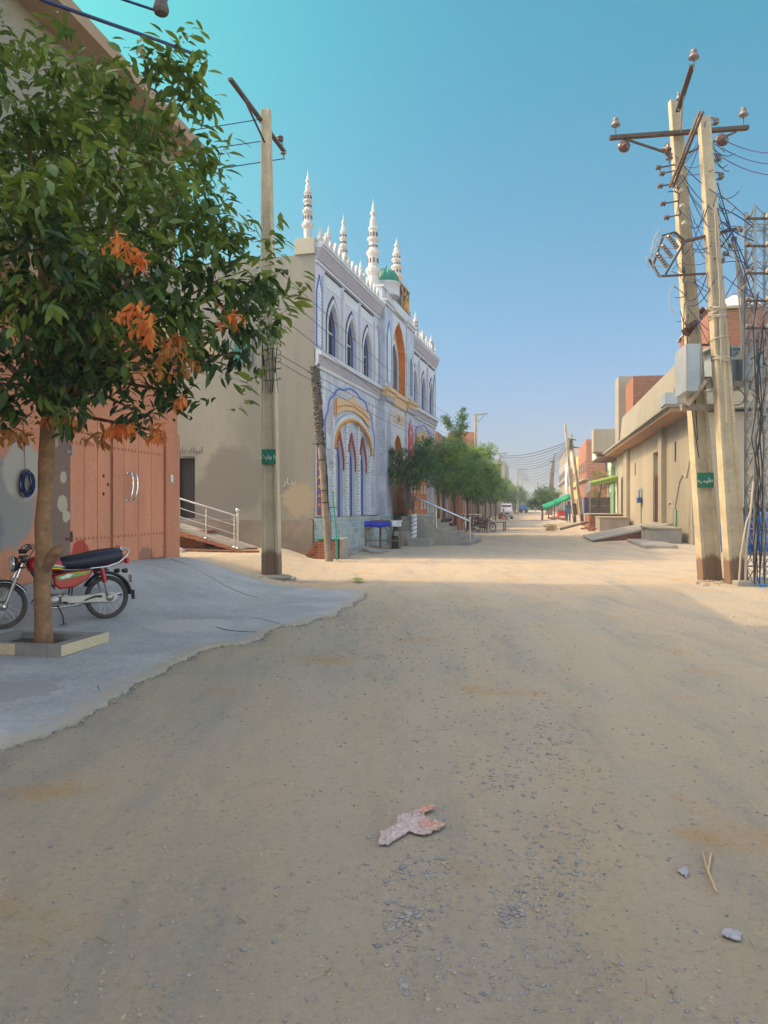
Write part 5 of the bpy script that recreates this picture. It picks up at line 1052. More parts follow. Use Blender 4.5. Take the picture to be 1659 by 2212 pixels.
# ---------------------------------------------------------------- ramp with steel railing at the side door
RP = thing('brick_ramp', 'sloping brick edged ramp up to the side door of the mosque wall', 'ramp', tuple(M0), MA)
q = MB(); g0 = .22
prof = [(-.06,1.8,.26),(-.06,4.3,.98),(-.06,6.4,.98)]
vs = []; 
for x in (-.06, -1.35):
    for (y, z) in ((1.75,.24),(1.75,.30),(4.25,1.0),(6.4,1.0),(6.4,.82),(4.3,.80)): vs.append((x, y, z))
q.add(vs, [(0,1,2,5),(5,2,3,4),(6,11,8,7),(11,10,9,8),(1,7,8,2),(2,8,9,3),(0,5,11,6),(5,4,10,11),(0,6,7,1),(3,9,10,4)]); q.build('deck', 'concrete_step', RP)
q = MB(); vs = []
for x in (-1.355, -1.40):
    for (y, z) in ((1.7,.20),(1.7,.285),(4.25,.985),(6.4,.985),(6.4,.86),(4.3,.84)): vs.append((x, y, z))
q.add(vs, [(0,1,2,5),(5,2,3,4),(6,11,8,7),(11,10,9,8),(1,7,8,2),(2,8,9,3),(0,5,11,6),(5,4,10,11),(0,6,7,1),(3,9,10,4)]); q.build('brick_edge', 'brick', RP)
q = MB(); q.box(-.7,-.06,3.2,6.4,-.1,.80); q.box(-1.3,-.7,5.0,6.4,-.1,.8); q.build('support_wall', 'brick', RP)
RR = thing('ramp_railing', 'shiny steel railing with four rails along the ramp at the grey mosque wall', 'railing', tuple(M0), MA)
yx = -1.28
def rz_(y, off): return (np.interp(y, [1.75, 4.25, 6.4], [.30, 1.0, 1.0]))+off
for off, r_ in ((.90,.030),(.62,.014),(.37,.014),(.13,.014)):
    q = MB(); q.tube([(yx,1.85,rz_(1.85,off)),(yx,4.25,rz_(4.25,off)),(yx,6.3,rz_(6.3,off))], r_, 10); q.build('rail', 'stainless', RR)
for y, r_, ex in ((1.86,.035,.12),(1.96,.03,.02),(2.85,.02,-.05),(3.7,.02,-.06),(4.85,.02,-.02),(5.9,.02,-.02)):
    q = MB(); q.tube([(yx,y,rz_(y,-.02)),(yx,y,rz_(y,.90+ex))], r_, 10); q.lathe([(.07,-.01),(.06,.02),(.03,.03)], (yx,y,rz_(y,0)), 12)
    if ex > .1: q.lathe([(0,-.07),(.05,-.05),(.07,0),(.05,.05),(0,.07)], (yx,y,rz_(y,.90+ex)+.05), 14)
    q.build('post', 'stainless', RR)
# rubble strip and brick courses before the ramp
rnd = random.Random(8); q = MB()
for (a, b, n) in (((380,1192),(560,1196),16),((430,1186),(560,1189),12)):
    for i in range(n):
        p = G(a[0]+(b[0]-a[0])*i/n+rnd.uniform(-3,3), a[1]+(b[1]-a[1])*i/n, .25); z = ter(p.x, p.y); q.bar((p.x-.11, p.y+rnd.uniform(-.02,.02), z+.02), (p.x+.11, p.y+rnd.uniform(-.02,.02), z+.02), .10, .07)
tagged(q.build('brick_course', 'brick'), 'single course of loose bricks laid on the sand before the ramp', 'bricks')
q = MB()
for k in range(14): p = G(rnd.uniform(362, 395), rnd.uniform(1176, 1192), .3); stone(p.x, p.y, rnd.uniform(.08,.22), 0, q)
tagged(q.build('rubble_heap', 'stone_grey'), 'heap of pale broken slabs at the corner of the pink house', 'rubble', kind='stuff')
# ---------------------------------------------------------------- stub pole wrapped with cables and green pipe
q0 = G(712, 1209, .05); q1 = P(680, 795, q0.y)
SPo = thing('wrapped_pole', 'short leaning pole bound with rags and cables at the mosque corner', 'utility pole', tuple(q0))
tp = q1-q0; q = MB(); q.tube([(0,0,-.2), tuple(tp*.28), tuple(tp*.62), tuple(tp)], [.115,.10,.085,.06], 14); q.build('pole', 'wood_pole', SPo)
q = MB(); rnd = random.Random(12)
for k in range(34):
    f = .60+.42*k/34; c = tp*f; q.tube([(c.x+(.095+rnd.uniform(0,.03))*math.cos(t), c.y+(.095)*math.sin(t), c.z+rnd.uniform(-.03,.03)+.03*math.cos(t)) for t in np.linspace(rnd.uniform(0,3), rnd.uniform(5,9), 14)], rnd.uniform(.018,.035), 6)
for k in range(8): f = rnd.uniform(.6, .98); c = tp*f; q.tube([tuple(c), (c.x+rnd.uniform(-.28,.2), c.y-.1, c.z+rnd.uniform(-.15,.15))], .015, 5)
q.build('rag_wrap', 'rag_grey', SPo)
q = MB()
for k in range(6):
    f = rnd.uniform(.35, .95); c = tp*f; q.tube([tuple(c+Vector((.07,-.08,0))), tuple(tp*(f-.12)+Vector((.13,-.10,0))), tuple(tp*max(0,f-.3)+Vector((.08,-.1,0)))], .008, 5)
for f in (.3, .36, .52): c = tp*f; q.tube([(c.x+.11*math.cos(t), c.y+.11*math.sin(t), c.z) for t in np.linspace(0,6.28,14)], .012, 5)
q.tube([tuple(tp*.27), tuple(tp*.27+Vector((.3,-.05,.02)))], .012, 5); q.build('cable_tail', 'wire_black', SPo)
q = MB(); a_ = G(728, 1210, .05); q.tube([tuple(a_), (a_.x-.03, a_.y, .9), (a_.x-.10, a_.y, 1.7), tuple(P(719,1060,a_.y))], .022, 8); tagged(q.build('green_pipe', 'plastic_teal'), 'thin green pipe standing beside the wrapped leaning pole', 'pipe')
# brick basin
BS = thing('brick_basin', 'small brick water basin with a green rim at the mosque corner', 'basin', (-1.72, 21.9, 0), R(-8))
q = MB(); q.box(-.15,.42,-.05,.7,-.2,.56); q.build('basin_wall', 'brick', BS, bevel=.01); q = MB(); q.box(.43,.60,.0,.7,-.2,.62); q.build('plaster_side', 'concrete_step', BS, bevel=.05)
q = MB(); q.box(-.2,.46,-.09,.72,.57,.60); q.build('rim', 'plastic_teal', BS, bevel=.008); q = MB(); q.lathe([(.22,0),(.2,.03),(.1,.05),(0,.055)], (.12,.2,.60), 14); q.build('bowl', 'stainless', BS)
q = MB(); rnd = random.Random(5)
for k in range(26): z = rnd.choice((.04,.12,.20,.28,.36,.44)); x = -.18-rnd.uniform(0, .40*(1-z/.5)); q.box(x-.11, x+.11, .0+rnd.uniform(0,.4), .11+rnd.uniform(0,.4), z-.04, z+.035)
q.build('broken_bricks', 'brick', BS)
# ---------------------------------------------------------------- vendor table
VT = thing('vendor_table', 'rough wooden stall table with a blue tarpaulin over one end against the tiled plinth', 'table', (-.72, 27.45, 0), R(-3))
q = MB(); q.box(0,1.36,0,.75,.92,.97); q.build('tabletop', 'wood', VT)
for x, y in ((.05,.05),(1.28,.03),(.55,.70),(1.28,.70),(.05,.70),(.95,.03)):
    q = MB(); q.bar((x,y,0),(x,y,.92),.075,.075); q.build('leg', 'wood', VT)
q = MB(); q.bar((.0,.05,.3),(1.3,.05,.3),.05,.04); q.bar((.05,.03,.62),(.5,.03,.9),.05,.04); q.bar((.9,.03,.6),(.6,.03,.9),.04,.04); q.build('cross_rail', 'wood', VT)
q = MB(); vs = []; fs = []; nx, ny = 16, 10
for i in range(nx+1):
    for j in range(ny+1):
        x = -.05+1.0*i/nx; t = j/ny
        if t < .25: y, z = -.03, .78+.2*t/.25+.02*math.sin(9*x)
        else: y, z = -.03+.82*(t-.25)/.75, .985+.008*math.sin(7*x+5*t)
        vs.append((x, y+.015*math.sin(11*x)*(t < .25), z))
for i in range(nx):
    for j in range(ny): a = i*(ny+1)+j; fs.append((a, a+ny+1, a+ny+2, a+1))
q.add(vs, fs, 0, True); tp_ = q.build('tarpaulin', 'tarp_blue', VT); tp_.modifiers.new('s', 'SOLIDIFY').thickness = .006
q = MB(); q.box(.95,1.38,-.02,.6,.975,1.01); q.box(1.0,1.34,-.03,-.01,.80,.98); q.build('white_sack', 'cloth_white', VT, bevel=.01)
q = MB(); q.bar((.2,.5,1.0),(1.5,.2,1.03),.04,.03); q.build('pole', 'wood', VT)
q = MB(); q.lathe([(.16,0),(.2,.1),(.16,.35),(.1,.45),(0,.46)], (1.1,.35,0), 12); q.build('sack', 'cloth_dark', VT)
# stone gutter beside the table
q = MB(); rnd = random.Random(9)
for k in range(18):
    t = k/17; p = G(745+70*t, 1196-10*math.sin(t*3.1)+6*(1-t), .0); q.box(p.x-.2, p.x+.2, p.y-.12, p.y+.12, -.05, .07+rnd.uniform(0,.05))
for k in range(7): p = G(rnd.uniform(770, 860), rnd.uniform(1183, 1196)); q.box(p.x-.14, p.x+.14, p.y-.08, p.y+.08, -.02, .09)
tagged(q.build('stone_kerb', 'concrete_step', bevel=.02), 'broken concrete kerb pieces lying along the foot of the tiled plinth', 'kerb')
# tree guard cloth, terracotta guard
g_ = G(893, 1178)
WT = street_tree((g_.x, g_.y, 0), 'small leafy tree with its trunk wrapped in white cloth before the mosque steps',
    [((-.5,0,2.75),.55),((.25,0,2.85),.6),((-.95,.1,3.05),.45),((0,.3,3.4),.6),((.45,.1,3.7),.5),((.6,0,4.15),.32),((-.55,.2,3.55),.5),((.75,.2,3.1),.5),((-1.15,0,2.55),.3),((-1.45,0,2.5),.28),((-1.6,0,2.9),.22),((-1.4,.1,3.25),.25),((0,0,2.45),.4),((.8,.1,2.5),.3),((-.9,.1,3.7),.25),((.3,.5,3.0),.6),((-.3,.5,3.1),.6)],
    .105, 300, 9, 31, mats=('leaf_bluegreen','leaf_street','leaf_mid'), trunk_r=.05, fork=-.45)
q = MB(); q.tube([(0,0,.03),(.01,0,.4),(.02,0,.8),(.03,0,1.22)], [.115,.125,.12,.11], 14); q.build('cloth_wrap', 'cloth_white', WT)
q = MB()
for k in range(7): z = .12+.16*k; q.tube([(.01+.128*math.cos(t), .128*math.sin(t), z+.05*math.cos(t)) for t in np.linspace(0, 6.28, 16)], .012, 5, cap=False)
q.build('binding_rope', 'cloth_dark', WT)
def tl(c): return Vector(c)
T2p = Vector((4.2, 46, 0))
T2 = street_tree(T2p, 'tallest feathery green tree in the row beyond the mosque steps', [((-.3,0,2.9),1.1),((.7,0,3.1),1.05),((0,0,4.2),1.05),((-.05,0,5.1),.85),((.15,0,5.9),.7),((-.3,0,6.6),.48),((.5,0,6.9),.42),((.45,0,6.4),.5),((1.1,0,3.9),.7),((-1.0,0,3.6),.7),((1.3,0,4.6),.35),((-.6,0,6.9),.22),((.55,0,7.35),.18)], .15, 190, 9, 41, trunk_r=.10, fork=.5, mats=('leaf_street','leaf_mid','leaf_street'), droop=.2)
variants = []
def far_tree(loc, label, sd, w=1.5, h=4.2, low=1.9, lime=.15, leaf=.16, dens=95):
    rr = random.Random(sd); lob = []
    for k in range(9): a = rr.uniform(0, 6.28); z = rr.uniform(low+.5, h-.5); q_ = (1-abs((z-low)/(h-low)-.45)*1.1)*w*rr.uniform(.3, .8); lob.append(((q_*math.cos(a), q_*math.sin(a), z), rr.uniform(.35,.6)*w*.75))
    lob.append(((0,0,(low+h)/2), w*.75))
    def mf(p, rng): return 2 if rng.random() < lime*(1.6 if p[2] > (low+h)/2 else .5) else (0 if rng.random() < .55 else 1)
    return street_tree(loc, label, lob, leaf, dens, 8, sd, mf=mf, trunk_r=.08, fork=.4, mats=('leaf_street','leaf_mid','leaf_lime'))
def row(Y, off=0): return (1.13+.1944*(Y-29.5)+off, Y, 0)
far_tree(row(35.5,.2), 'bushy green tree just right of the cloth wrapped tree', 51, 1.7, 4.9, 2.0, .2)
far_tree(row(41,-.2), 'spreading green tree between the steps and the tallest tree', 52, 2.0, 5.3, 2.1, .2)
far_tree(row(50,.3), 'yellow green tree just beyond the tallest tree', 53, 2.3, 6.0, 2.0, .45, .2)
far_tree(row(58,.4), 'rounded tree above the parked motorcycles', 54, 2.4, 6.2, 2.0, .5, .22)
base_t = [far_tree(row(67,.4), 'lime tinted tree beside the white van', 55, 2.2, 5.4, 2.1, .6, .24, 30), far_tree(row(77,.3), 'shady tree farther along the left row of street trees', 56, 2.3, 5.3, 2.0, .4, .24, 60)]
names = ['tree above the white van in the left row','tree beyond the white van with a yellow green top','broad tree behind the walking person','small tree left of the far blue tarpaulin','distant tree above the far blue tarpaulin','hazy tree near the far end of the left row','faint tree at the street end on the left','last tree of the left row at the street end']
for i, Y in enumerate((89, 103, 118, 136, 156, 180, 210, 245)):
    x, y, z = row(Y, .2 if i < 4 else .9); dup(base_t[i % 2], (x, y, 0), i*1.3, names[i], (1+.04*i))
# ---------------------------------------------------------------- right hand house with the long canopy
B1o = Vector((11.23, 28, 0))
B1 = thing('canopy_house', 'long beige house with a flat canopy and sunlit wall on the right of the street', 'house', tuple(B1o), STREET)
# local x along the street, +y towards the street, -y into the plot
w = MB()
for a, b, z0, z1 in ((0,6.6,0,4.95),(9.3,25.3,0,4.95),(6.6,9.3,4.3,4.95)): w.box(a, b, -.3, 0, z0-.2, z1)
w.box(0, 25.3, -9, -.31, -.2, 4.94); w.build('wall', 'plaster_beige', B1)
w = MB(); w.box(-.01, -.001, -9, -.02, -.2, 4.94); w.box(-.06,-.011,-9,.0,-.2,.72); w.build('end_wall', 'plaster_beige', B1)
w = MB(); w.box(-.3, 25.6, -.5, .85, 5.03, 5.12); w.box(-.45, 25.7, -.5, .97, 5.12, 5.22); w.box(-.45, 25.7, -9, -.5, 5.03, 5.22); w.build('canopy', 'plaster_cream', B1, bevel=.01)
w = MB(); w.box(-.28, 25.58, -.3, .82, 4.965, 5.025); w.build('canopy_soffit', 'plaster_soffit', B1)
w = MB(); w.add([(-.3,.70,5.23),(17.4,.70,5.23),(17.4,.55,6.75),(-.3,.55,6.75),(-.3,.40,5.23),(17.4,.40,5.23),(17.4,.40,6.75),(-.3,.40,6.75)], [(3,2,1,0),(4,5,6,7),(2,3,7,6),(0,4,7,3),(1,2,6,5)]); w.box(-.45,-.30,-9,.72,5.23,5.75); w.build('parapet', 'plaster_cream', B1)
w = MB(); w.box(9.3, 11.0, .42, .9, 5.23, 6.0) ; w = MB(); w.box(-.50,.6,.6,1.02,5.20,5.62); w.build('corner_block', 'box_grey', B1, bevel=.01)
for (a, b) in ((5.5, 6.4), (18.3, 20.0)): w = MB(); w.box(a, b, .001, .22, -.1, 4.95); w.build('pilaster', 'plaster_beige', B1, bevel=.01)
w = MB(); w.box(6.6, 9.3, -.28, -.2, 3.0, 4.3); w.build('door_recess', 'box_grey', B1)
w = MB(); w.box(6.6, 9.3, -.16, -.08, .52, 3.0)
for k in range(7): w.box(6.7+.38*k, 6.76+.38*k, -.08, -.05, .55, 2.95)
d_ = w.build('metal_door', 'door_brown', B1, bevel=.01); w = MB(); w.box(8.0,8.12,-.05,.0,1.5,1.6); w.build('handle', 'steel_dark', d_)
for (a, z0, z1, h_) in ((3.2, 3.35, 4.15, .25), (15.8, 3.3, 4.0, .25)): w = MB(); w.box(a, a+h_, .001, .02, z0, z1); w.build('slit_window', 'black_hole', B1)
w = MB(); w.box(21.6, 22.9, .001, .03, .7, 3.4); w.build('side_door', 'steel_dark', B1)
w = MB(); w.box(13.2,13.25,.02,.06,.3,2.0); w.tube([(12.9,.06,1.9),(12.9,.06,2.4),(13.3,.06,2.5)], .03, 8); w.build('pipe', 'plastic_teal', B1)
w = MB(); w.box(12.8,13.4,.05,.25,1.72,2.0); w.tube([(12.9,.15,2.0),(12.9,.15,2.4),(13.3,.15,2.4),(13.3,.15,2.0)], .02, 8); w.build('gas_meter', 'plastic_blue', B1, bevel=.02)
w = MB(); w.tube([(3.0,.04,.45),(3.0,.04,1.35),(3.15,.04,1.4)], .035, 8); w.build('green_pipe', 'plastic_teal', B1)
w = MB(); w.tube([(.3,.03,3.2),(.9,.03,2.6),(1.6,.03,2.75),(2.3,.03,2.5),(3.0,.03,1.8),(3.3,.03,1.45),(4.3,.03,1.7),(4.8,.03,1.6)], .022, 6); w.build('wall_cable', 'wire_pale', B1)
# brick room on the roof, water tank
w = MB(); w.box(1.6, 7.5, -8.5, -.9, 5.2, 9.05); rb = w.build('brick_room', 'brick', B1); w = MB(); w.box(1.5,7.6,-8.6,-.8,9.05,9.15); w.build('coping', 'plaster_beige', rb)
w = MB(); w.lathe([(1.05,0),(1.1,.1),(1.1,.5),(.9,.72),(.5,.86),(.25,.9),(.25,1.0),(0,1.02)], (4.2,-2.4,9.15), 28); tk_ = w.build('water_tank', 'white_paint', B1)
w = MB(); w.box(-.2, 7.4, -9, -4.3, 5.22, 10.4); w.build('upper_room', 'plaster_cream', B1)
w = MB(); w.box(14.0, 17.5, -4, .35, 5.22, 8.6); w.build('brick_room', 'brick', B1); w = MB(); w.box(17.5,19.4,-3.8,.75,5.22,9.2); w.build('corner_tower', 'plaster_cream', B1)
w = MB(); w.box(25.4, 27.0, -.3, 1.6, 5.3, 6.9); w.box(25.5,26.9,-.2,1.4,5.2,5.3); w.build('cantilever_box', 'plaster_beige', B1, bevel=.02)
w = MB(); rnd = random.Random(21)
for (y, z) in ((-2.0, 6.2), (-3.1, 7.6)): w.box(-.5, -.1, y-.4, y+.4, z, z+.5)
w.tube([(-.5,-2.8+.35*math.cos(t),4.6+.35*math.sin(t)) for t in np.linspace(0, 25, 80)], .012, 6); w.build('wall_fittings', 'wire_pale', B1)
# platforms, ramp
def plat(label, pts, z0, z1, m, name, cat, cap=None):
    o = thing(name, label, cat, tuple(B1o), STREET); x0, x1, y0, y1 = pts; w = MB(); w.box(x0, x1, y0, y1, -.2, z1); w.build('block', m, o, bevel=.015)
    w = MB(); w.box(x0-.05, x1+.05, y0, y1+.05, z1, z1+.07); w.build('cap', 'plaster_beige', o, bevel=.01); return o
plat('square concrete step block before the brown metal door', (.7, 3.6, .23, 1.3), 0, .66, 'concrete_step', 'step_block', 'step')
plat('tall block step near the far end of the canopy', (16.6, 19.5, .25, 1.9), 0, .85, 'concrete_step', 'step_block', 'step')
plat('far brick faced platform beyond the tall block step', (20.5, 25.0, .1, 2.2), 0, 1.0, 'brick', 'step_block', 'step')
RD = thing('door_ramp', 'sloping brick sided ramp rising to the brown metal door', 'ramp', tuple(B1o), STREET)
w = MB(); vs = []
for x in (3.8, 9.2): vs += [(x, .1, -.2), (x, 3.0, -.2), (x, 3.0, .10), (x, .1, .72)]
w.add(vs, [(0,1,2,3),(7,6,5,4),(3,2,6,7),(1,5,6,2)]); w.build('brick_body', 'brick', RD)
w = MB(); vs = []
for x in (3.7, 9.3): vs += [(x, .08, .725), (x, 3.3, .06), (x, 3.3, .12), (x, .08, .80)]
w.add(vs, [(0,1,2,3),(7,6,5,4),(3,2,6,7),(1,5,6,2),(0,4,5,1)]); w.build('slab', 'concrete_step', RD)
w = MB(); w.box(3.74,3.79,.5,1.0,.1,.45); w.build('drain_opening', 'black_hole', RD)
w = MB(); w.box(-2.4, 2.6, .9, 2.0, -.1, .22); tagged(w.build('concrete_ledge', 'concrete_step', loc=tuple(B1o), rotz=STREET, bevel=.05), 'low sandy concrete ledge along the foot of the beige house', 'ledge')
# blue tank
q0 = Vector((11.14, 24.2, ter(11.1, 24.2))); BT = thing('water_drum', 'large blue plastic drum with a dark lid behind the leaning poles', 'drum', tuple(q0))
w = MB(); w.lathe([(.40,0),(.48,.04),(.50,.2),(.505,.5),(.49,.52),(.505,.54),(.51,.9),(.495,.92),(.50,.94),(.47,1.28),(.40,1.36)], (0,0,0), 32); w.build('body', 'plastic_blue', BT)
w = MB(); w.lathe([(.50,1.27),(.52,1.30),(.52,1.40),(.45,1.45),(0,1.47)], (0,0,0), 32); w.build('lid', 'black_plastic', BT)
d2 = dup(BT, (11.98, 23.6, ter(12, 23.6)+.1), 0, 'second blue plastic drum at the right edge of the photo behind the lattice post')
# ---------------------------------------------------------------- generic houses of the far street
def house(name, label, x, y, lx, dy, h, m, side, storeys=2, door='door_brown', rot=STREET, roofm=None, wins=True, par=.6, door_m=None):
    """side=+1: stands right of the street (faces +y local); -1: left (faces -y local). lx along the street, dy depth"""
    o = thing(name, label, 'house', (x, y, 0), rot); s = side; Y = lambda a, b: (min(-s*a, -s*b), max(-s*a, -s*b))
    w = MB(); w.box(0, lx, *Y(0, dy), -.3, h-par); w.build('wall', m, o)
    w = MB(); a, b = Y(-.35, .3); w.box(-.1, lx+.1, a, b, h*.5, h*.5+.18); w.build('ledge', 'plaster_beige', o)
    w = MB(); w.box(0, lx, *Y(0, .2), h-par, h); w.box(0, .2, *Y(.2, dy), h-par, h); w.box(lx-.2, lx, *Y(.2, dy), h-par, h); w.build('parapet', roofm or m, o)
    n = max(1, int(lx/3.2))
    for i in range(n):
        cx = lx*(i+.5)/n; w = MB(); w.box(cx-.7, cx+.7, *Y(-.04, .02), .3, 2.6); d = w.build('door' if i % 2 == 0 else 'shutter', door_m or (door if i % 2 == 0 else 'door_grey'), o)
        if wins and h > 5:
            w = MB(); w.box(cx-.62, cx+.62, *Y(-.05, .0), h*.5+.9, h*.5+2.2); f = w.build('window', 'wood', o); w = MB(); w.box(cx-.5, cx+.5, *Y(-.07, -.051), h*.5+1.0, h*.5+2.1); w.build('pane', 'glass_dark', f)
    w = MB()
    if wins: w.box(-.03, 0, *Y(2.0, 3.2), h*.5+.9, h*.5+2.1); w.build('end_window', 'glass_dark', o)
    return o
def Lx(Y, off=0): return 2.0+.1944*(Y-40.6)-.7+off      # left building line
def Rx(Y, off=0): return 5.79+.1944*Y+off
house('shop_house', 'low ochre house with shutters just beyond the mosque', Lx(42.5), 42.5, 13, 8, 4.6, 'paint_yellow', -1, door_m=None, wins=False)
house('brick_house', 'red brick house rising above the street trees beyond the mosque', Lx(56,-.4), 56, 12, 9, 7.0, 'brick_far', -1)
house('brick_house', 'orange plastered and brick house behind the tallest tree', Lx(69), 69, 11, 9, 7.0, 'brick_far', -1)
bh = house('brick_house', 'tall red brick house with a corner turret behind the street trees', Lx(81), 81, 9, 9, 8.8, 'brick_far', -1)
w = MB(); w.box(5.6, 8.9, .1, 3.0, 8.81, 9.95); w.build('turret', 'brick_far', bh)
house('low_house', 'low pale house behind the white van', Lx(92), 92, 24, 8, 4.6, 'plaster_beige', -1)
house('low_house', 'long low cream house behind the far left trees', Lx(118), 118, 26, 8, 5.2, 'plaster_cream', -1)
house('concrete_house', 'grey unfinished concrete house with brick infill far down the left side', Lx(150,1), 150, 26, 10, 10.5, 'concrete_step', -1, roofm='concrete_step')
house('far_house', 'pale distant house near the end of the street on the left', Lx(182,1), 182, 50, 10, 7.5, 'paint_palegreen', -1)
# right side beyond the canopy house
B2 = house('balcony_house', 'narrow white and pale green house with an overhanging balcony', Rx(53.2), 53.2, 7.0, 7, 6.6, 'paint_palegreen', 1, wins=False)
w = MB(); w.box(.2, 3.8, 0, 1.4, 4.9, 5.0); w.box(.2, 3.8, 1.32, 1.4, 5.0, 6.0); w.box(3.7,3.8,0,1.32,5.0,6.0); w.build('balcony', 'paint_white_dirty', B2)
w = MB(); w.box(.2, .3, 0, 1.3, 4.7, 6.0); w.build('balcony_brick_end', 'brick', B2)
w = MB()
for k in range(5): w.bar((.3+.7*k, 0, 4.8), (.3+.7*k, 1.35, 4.8), .12, .12)
w.build('balcony_beams', 'wood', B2)
w = MB()
for k in range(12): w.bar((.25+.3*k, 1.36, 6.0), (.25+.3*k, 1.36, 6.75), .03)
for k in range(11): w.bar((.25+.3*k, 1.36, 6.05), (.55+.3*k, 1.36, 6.7), .02)
w.bar((.2,1.36,6.75),(3.8,1.36,6.75),.05); w.build('balcony_grille', 'steel_grey', B2)
w = MB(); w.box(1.2, 3.2, .02, .12, .4, 4.4); w.build('green_shutter', 'paint_green', B2)
aw0 = P(1277, 1095, 52.5); AW = thing('green_awning', 'lime green sheet awning jutting out beside the balcony house', 'awning', (aw0.x, aw0.y, 0))
w = MB(); w.add([(0,0,3.15),(1.9,0,3.6),(1.9,.9,3.7),(0,.9,3.25),(0,0,2.95),(1.9,0,3.3),(1.9,.9,3.66),(0,.9,3.2)], [(0,1,2,3),(0,4,5,1),(4,7,6,5),(0,3,7,4),(1,5,6,2)]); w.build('sheet', 'paint_lime', AW)
w = MB(); w.add([(-.38,.0,3.0),(-.02,.0,3.3),(-.02,.05,2.6),(-.5,.05,2.35),(-.38,.06,3.0),(-.02,.06,3.3),(-.02,.09,2.6),(-.5,.09,2.35)], [(0,3,2,1),(4,5,6,7),(0,1,5,4),(3,7,6,2)]); w.build('hanging_flap', 'paint_white_dirty', AW)
w = MB(); w.bar((-.05,.1,0),(-.05,.1,3.3),.07); w.build('post', 'steel_grey', AW)
# panel fence on a white wall
FN = thing('panel_fence', 'dark brown metal panels with a blue edge on a low white wall', 'fence', tuple(P(1262, 1123, 58)), R(-8))
z0 = 0; w = MB(); w.box(0, 2.2, 0, .15, -.1, .5); w.build('low_wall', 'paint_white_dirty', FN); w = MB(); w.box(.12, 1.08, -.02, .1, .52, 1.66); w.box(1.13, 2.15, -.02, .1, .52, 1.66); w.box(.1,2.15,.1,.14,.5,1.7); w.build('panel', 'panel_brown', FN)
w = MB(); w.box(0, .10, -.05, .12, .48, 1.70); w.build('blue_post', 'blue_edge', FN); w = MB()
for x0 in (.3, 1.3): w.bar((x0,-.05,1.05),(x0+.6,-.05,1.05),.05)
w.build('bar_handle', 'steel_grey', FN)
CP = thing('climbing_plant', 'yellowing creeper growing over the fence below the brick house', 'climbing plant', tuple(P(1292, 1100, 59)))
me = crown_mesh('foliage', lobes_to_shoots([((0,0,1.3),.7),((.5,0,1.9),.7),((-.35,0,2.2),.55),((.7,0,2.6),.6),((0,0,2.9),.55),((1.2,0,2.4),.5),((.2,.2,.6),.5)], 60, 71, .4, lambda p, r: 0 if r.random() < .75 else 1), .16, 8, 71, mats=('leaf_creeper','leaf_mid')); o = bpy.data.objects.new('foliage', me); COL.objects.link(o); o.parent = CP
w = MB(); w.tube([(0,0,-.5),(.1,0,.8),(.3,0,2.2)], .05, 6); w.build('stem', 'bark_grey', CP)
w = MB(); 
house('brick_house', 'orange red brick house behind the creeper on the right', Rx(84), 84, 14, 8, 8.9, 'brick_far', 1)
house('yellow_house', 'yellow ochre house behind the two far poles', Rx(99), 99, 14, 8, 8.2, 'paint_yellow', 1)
house('pale_house', 'pinkish grey house with cloths hung on its front on the right side', Rx(114), 114, 22, 8, 10.2, 'paint_pinkgrey', 1)
house('brown_house', 'tall brown unfinished house far down the right side', Rx(138), 138, 34, 9, 12.2, 'concrete_step', 1, roofm='wood')
house('far_house', 'low distant cream house on the right near the street end', Rx(175), 175, 60, 9, 5.5, 'plaster_cream', 1)
# hanging cloths
HC = thing('hanging_cloth', 'grey and pink cloths hung over the front of the pinkish grey house', 'cloth', (Rx(112)-.5, 112, 0), STREET)
rnd = random.Random(8)
for k in range(6):
    w = MB(); x0 = 1.2*k; zt = rnd.uniform(6.5, 8.2); vs = []; fs = []
    for i in range(9):
        for j in range(9): vs.append((x0+1.15*i/8, .25+.12*math.sin(i*1.7+j*.4), zt-rnd.uniform(3.6,3.9)*j/8))
    for i in range(8):
        for j in range(8): a = i*9+j; fs.append((a, a+1, a+10, a+9))
    w.add(vs, fs, 0, True); o = w.build('cloth', rnd.choice(('cloth_pink','cloth_beige','cloth_white')), HC); o.modifiers.new('s', 'SOLIDIFY').thickness = .02
SC_ = thing('scaffold', 'rough timber scaffold before the tall brown house', 'scaffold', (Rx(136)-1, 136, 0), STREET); w = MB()
for k in range(6): w.bar((0+.2*k, 1.5+.2*k, 0), (.3*k, 1.0+.1*k, 11-.5*k), .18)
for z in (5.5, 7.5, 9.5): w.bar((-.5,1.8,z),(2,1.2,z+.2),.2)
w.build('timber', 'wood', SC_)
# far poles
fp = Vector((14.9, 60, ter(14.9, 60))); F1 = h_pole(fp, 7.7, 'leaning grey round pole on the right beside the green tarpaulin', lean=(-.75, 0), wb=.24, wt=.16, db=.24, dt=.16, detail=False)
w = MB(); w.tube([(0,0,.6),(-.05,0,1.5)], .18, 12); w.build('dark_band', 'panel_brown', F1)
fp2 = Vector((15.6, 60.5, ter(15.6, 60.5))); F2 = h_pole(fp2, 6.9, 'leaning concrete pole carrying many cables beside the brown panel fence', lean=(-.88, 0), wb=.24, wt=.16, db=.24, dt=.16, detail=False)
w = MB(); w.box(-1.0,-.8,-.15,.15,5.6,6.4); w.bar((-1.3,-.1,6.5),(-.5,-.1,6.4),.08); w.bar((-1.2,-.1,5.9),(-.4,-.1,5.8),.08); w.tube([(-1.3,-.1,6.2),(-1.3,-.1,7.0)], .04, 6); w.build('bracket', 'steel_dark', F2)
FL = []
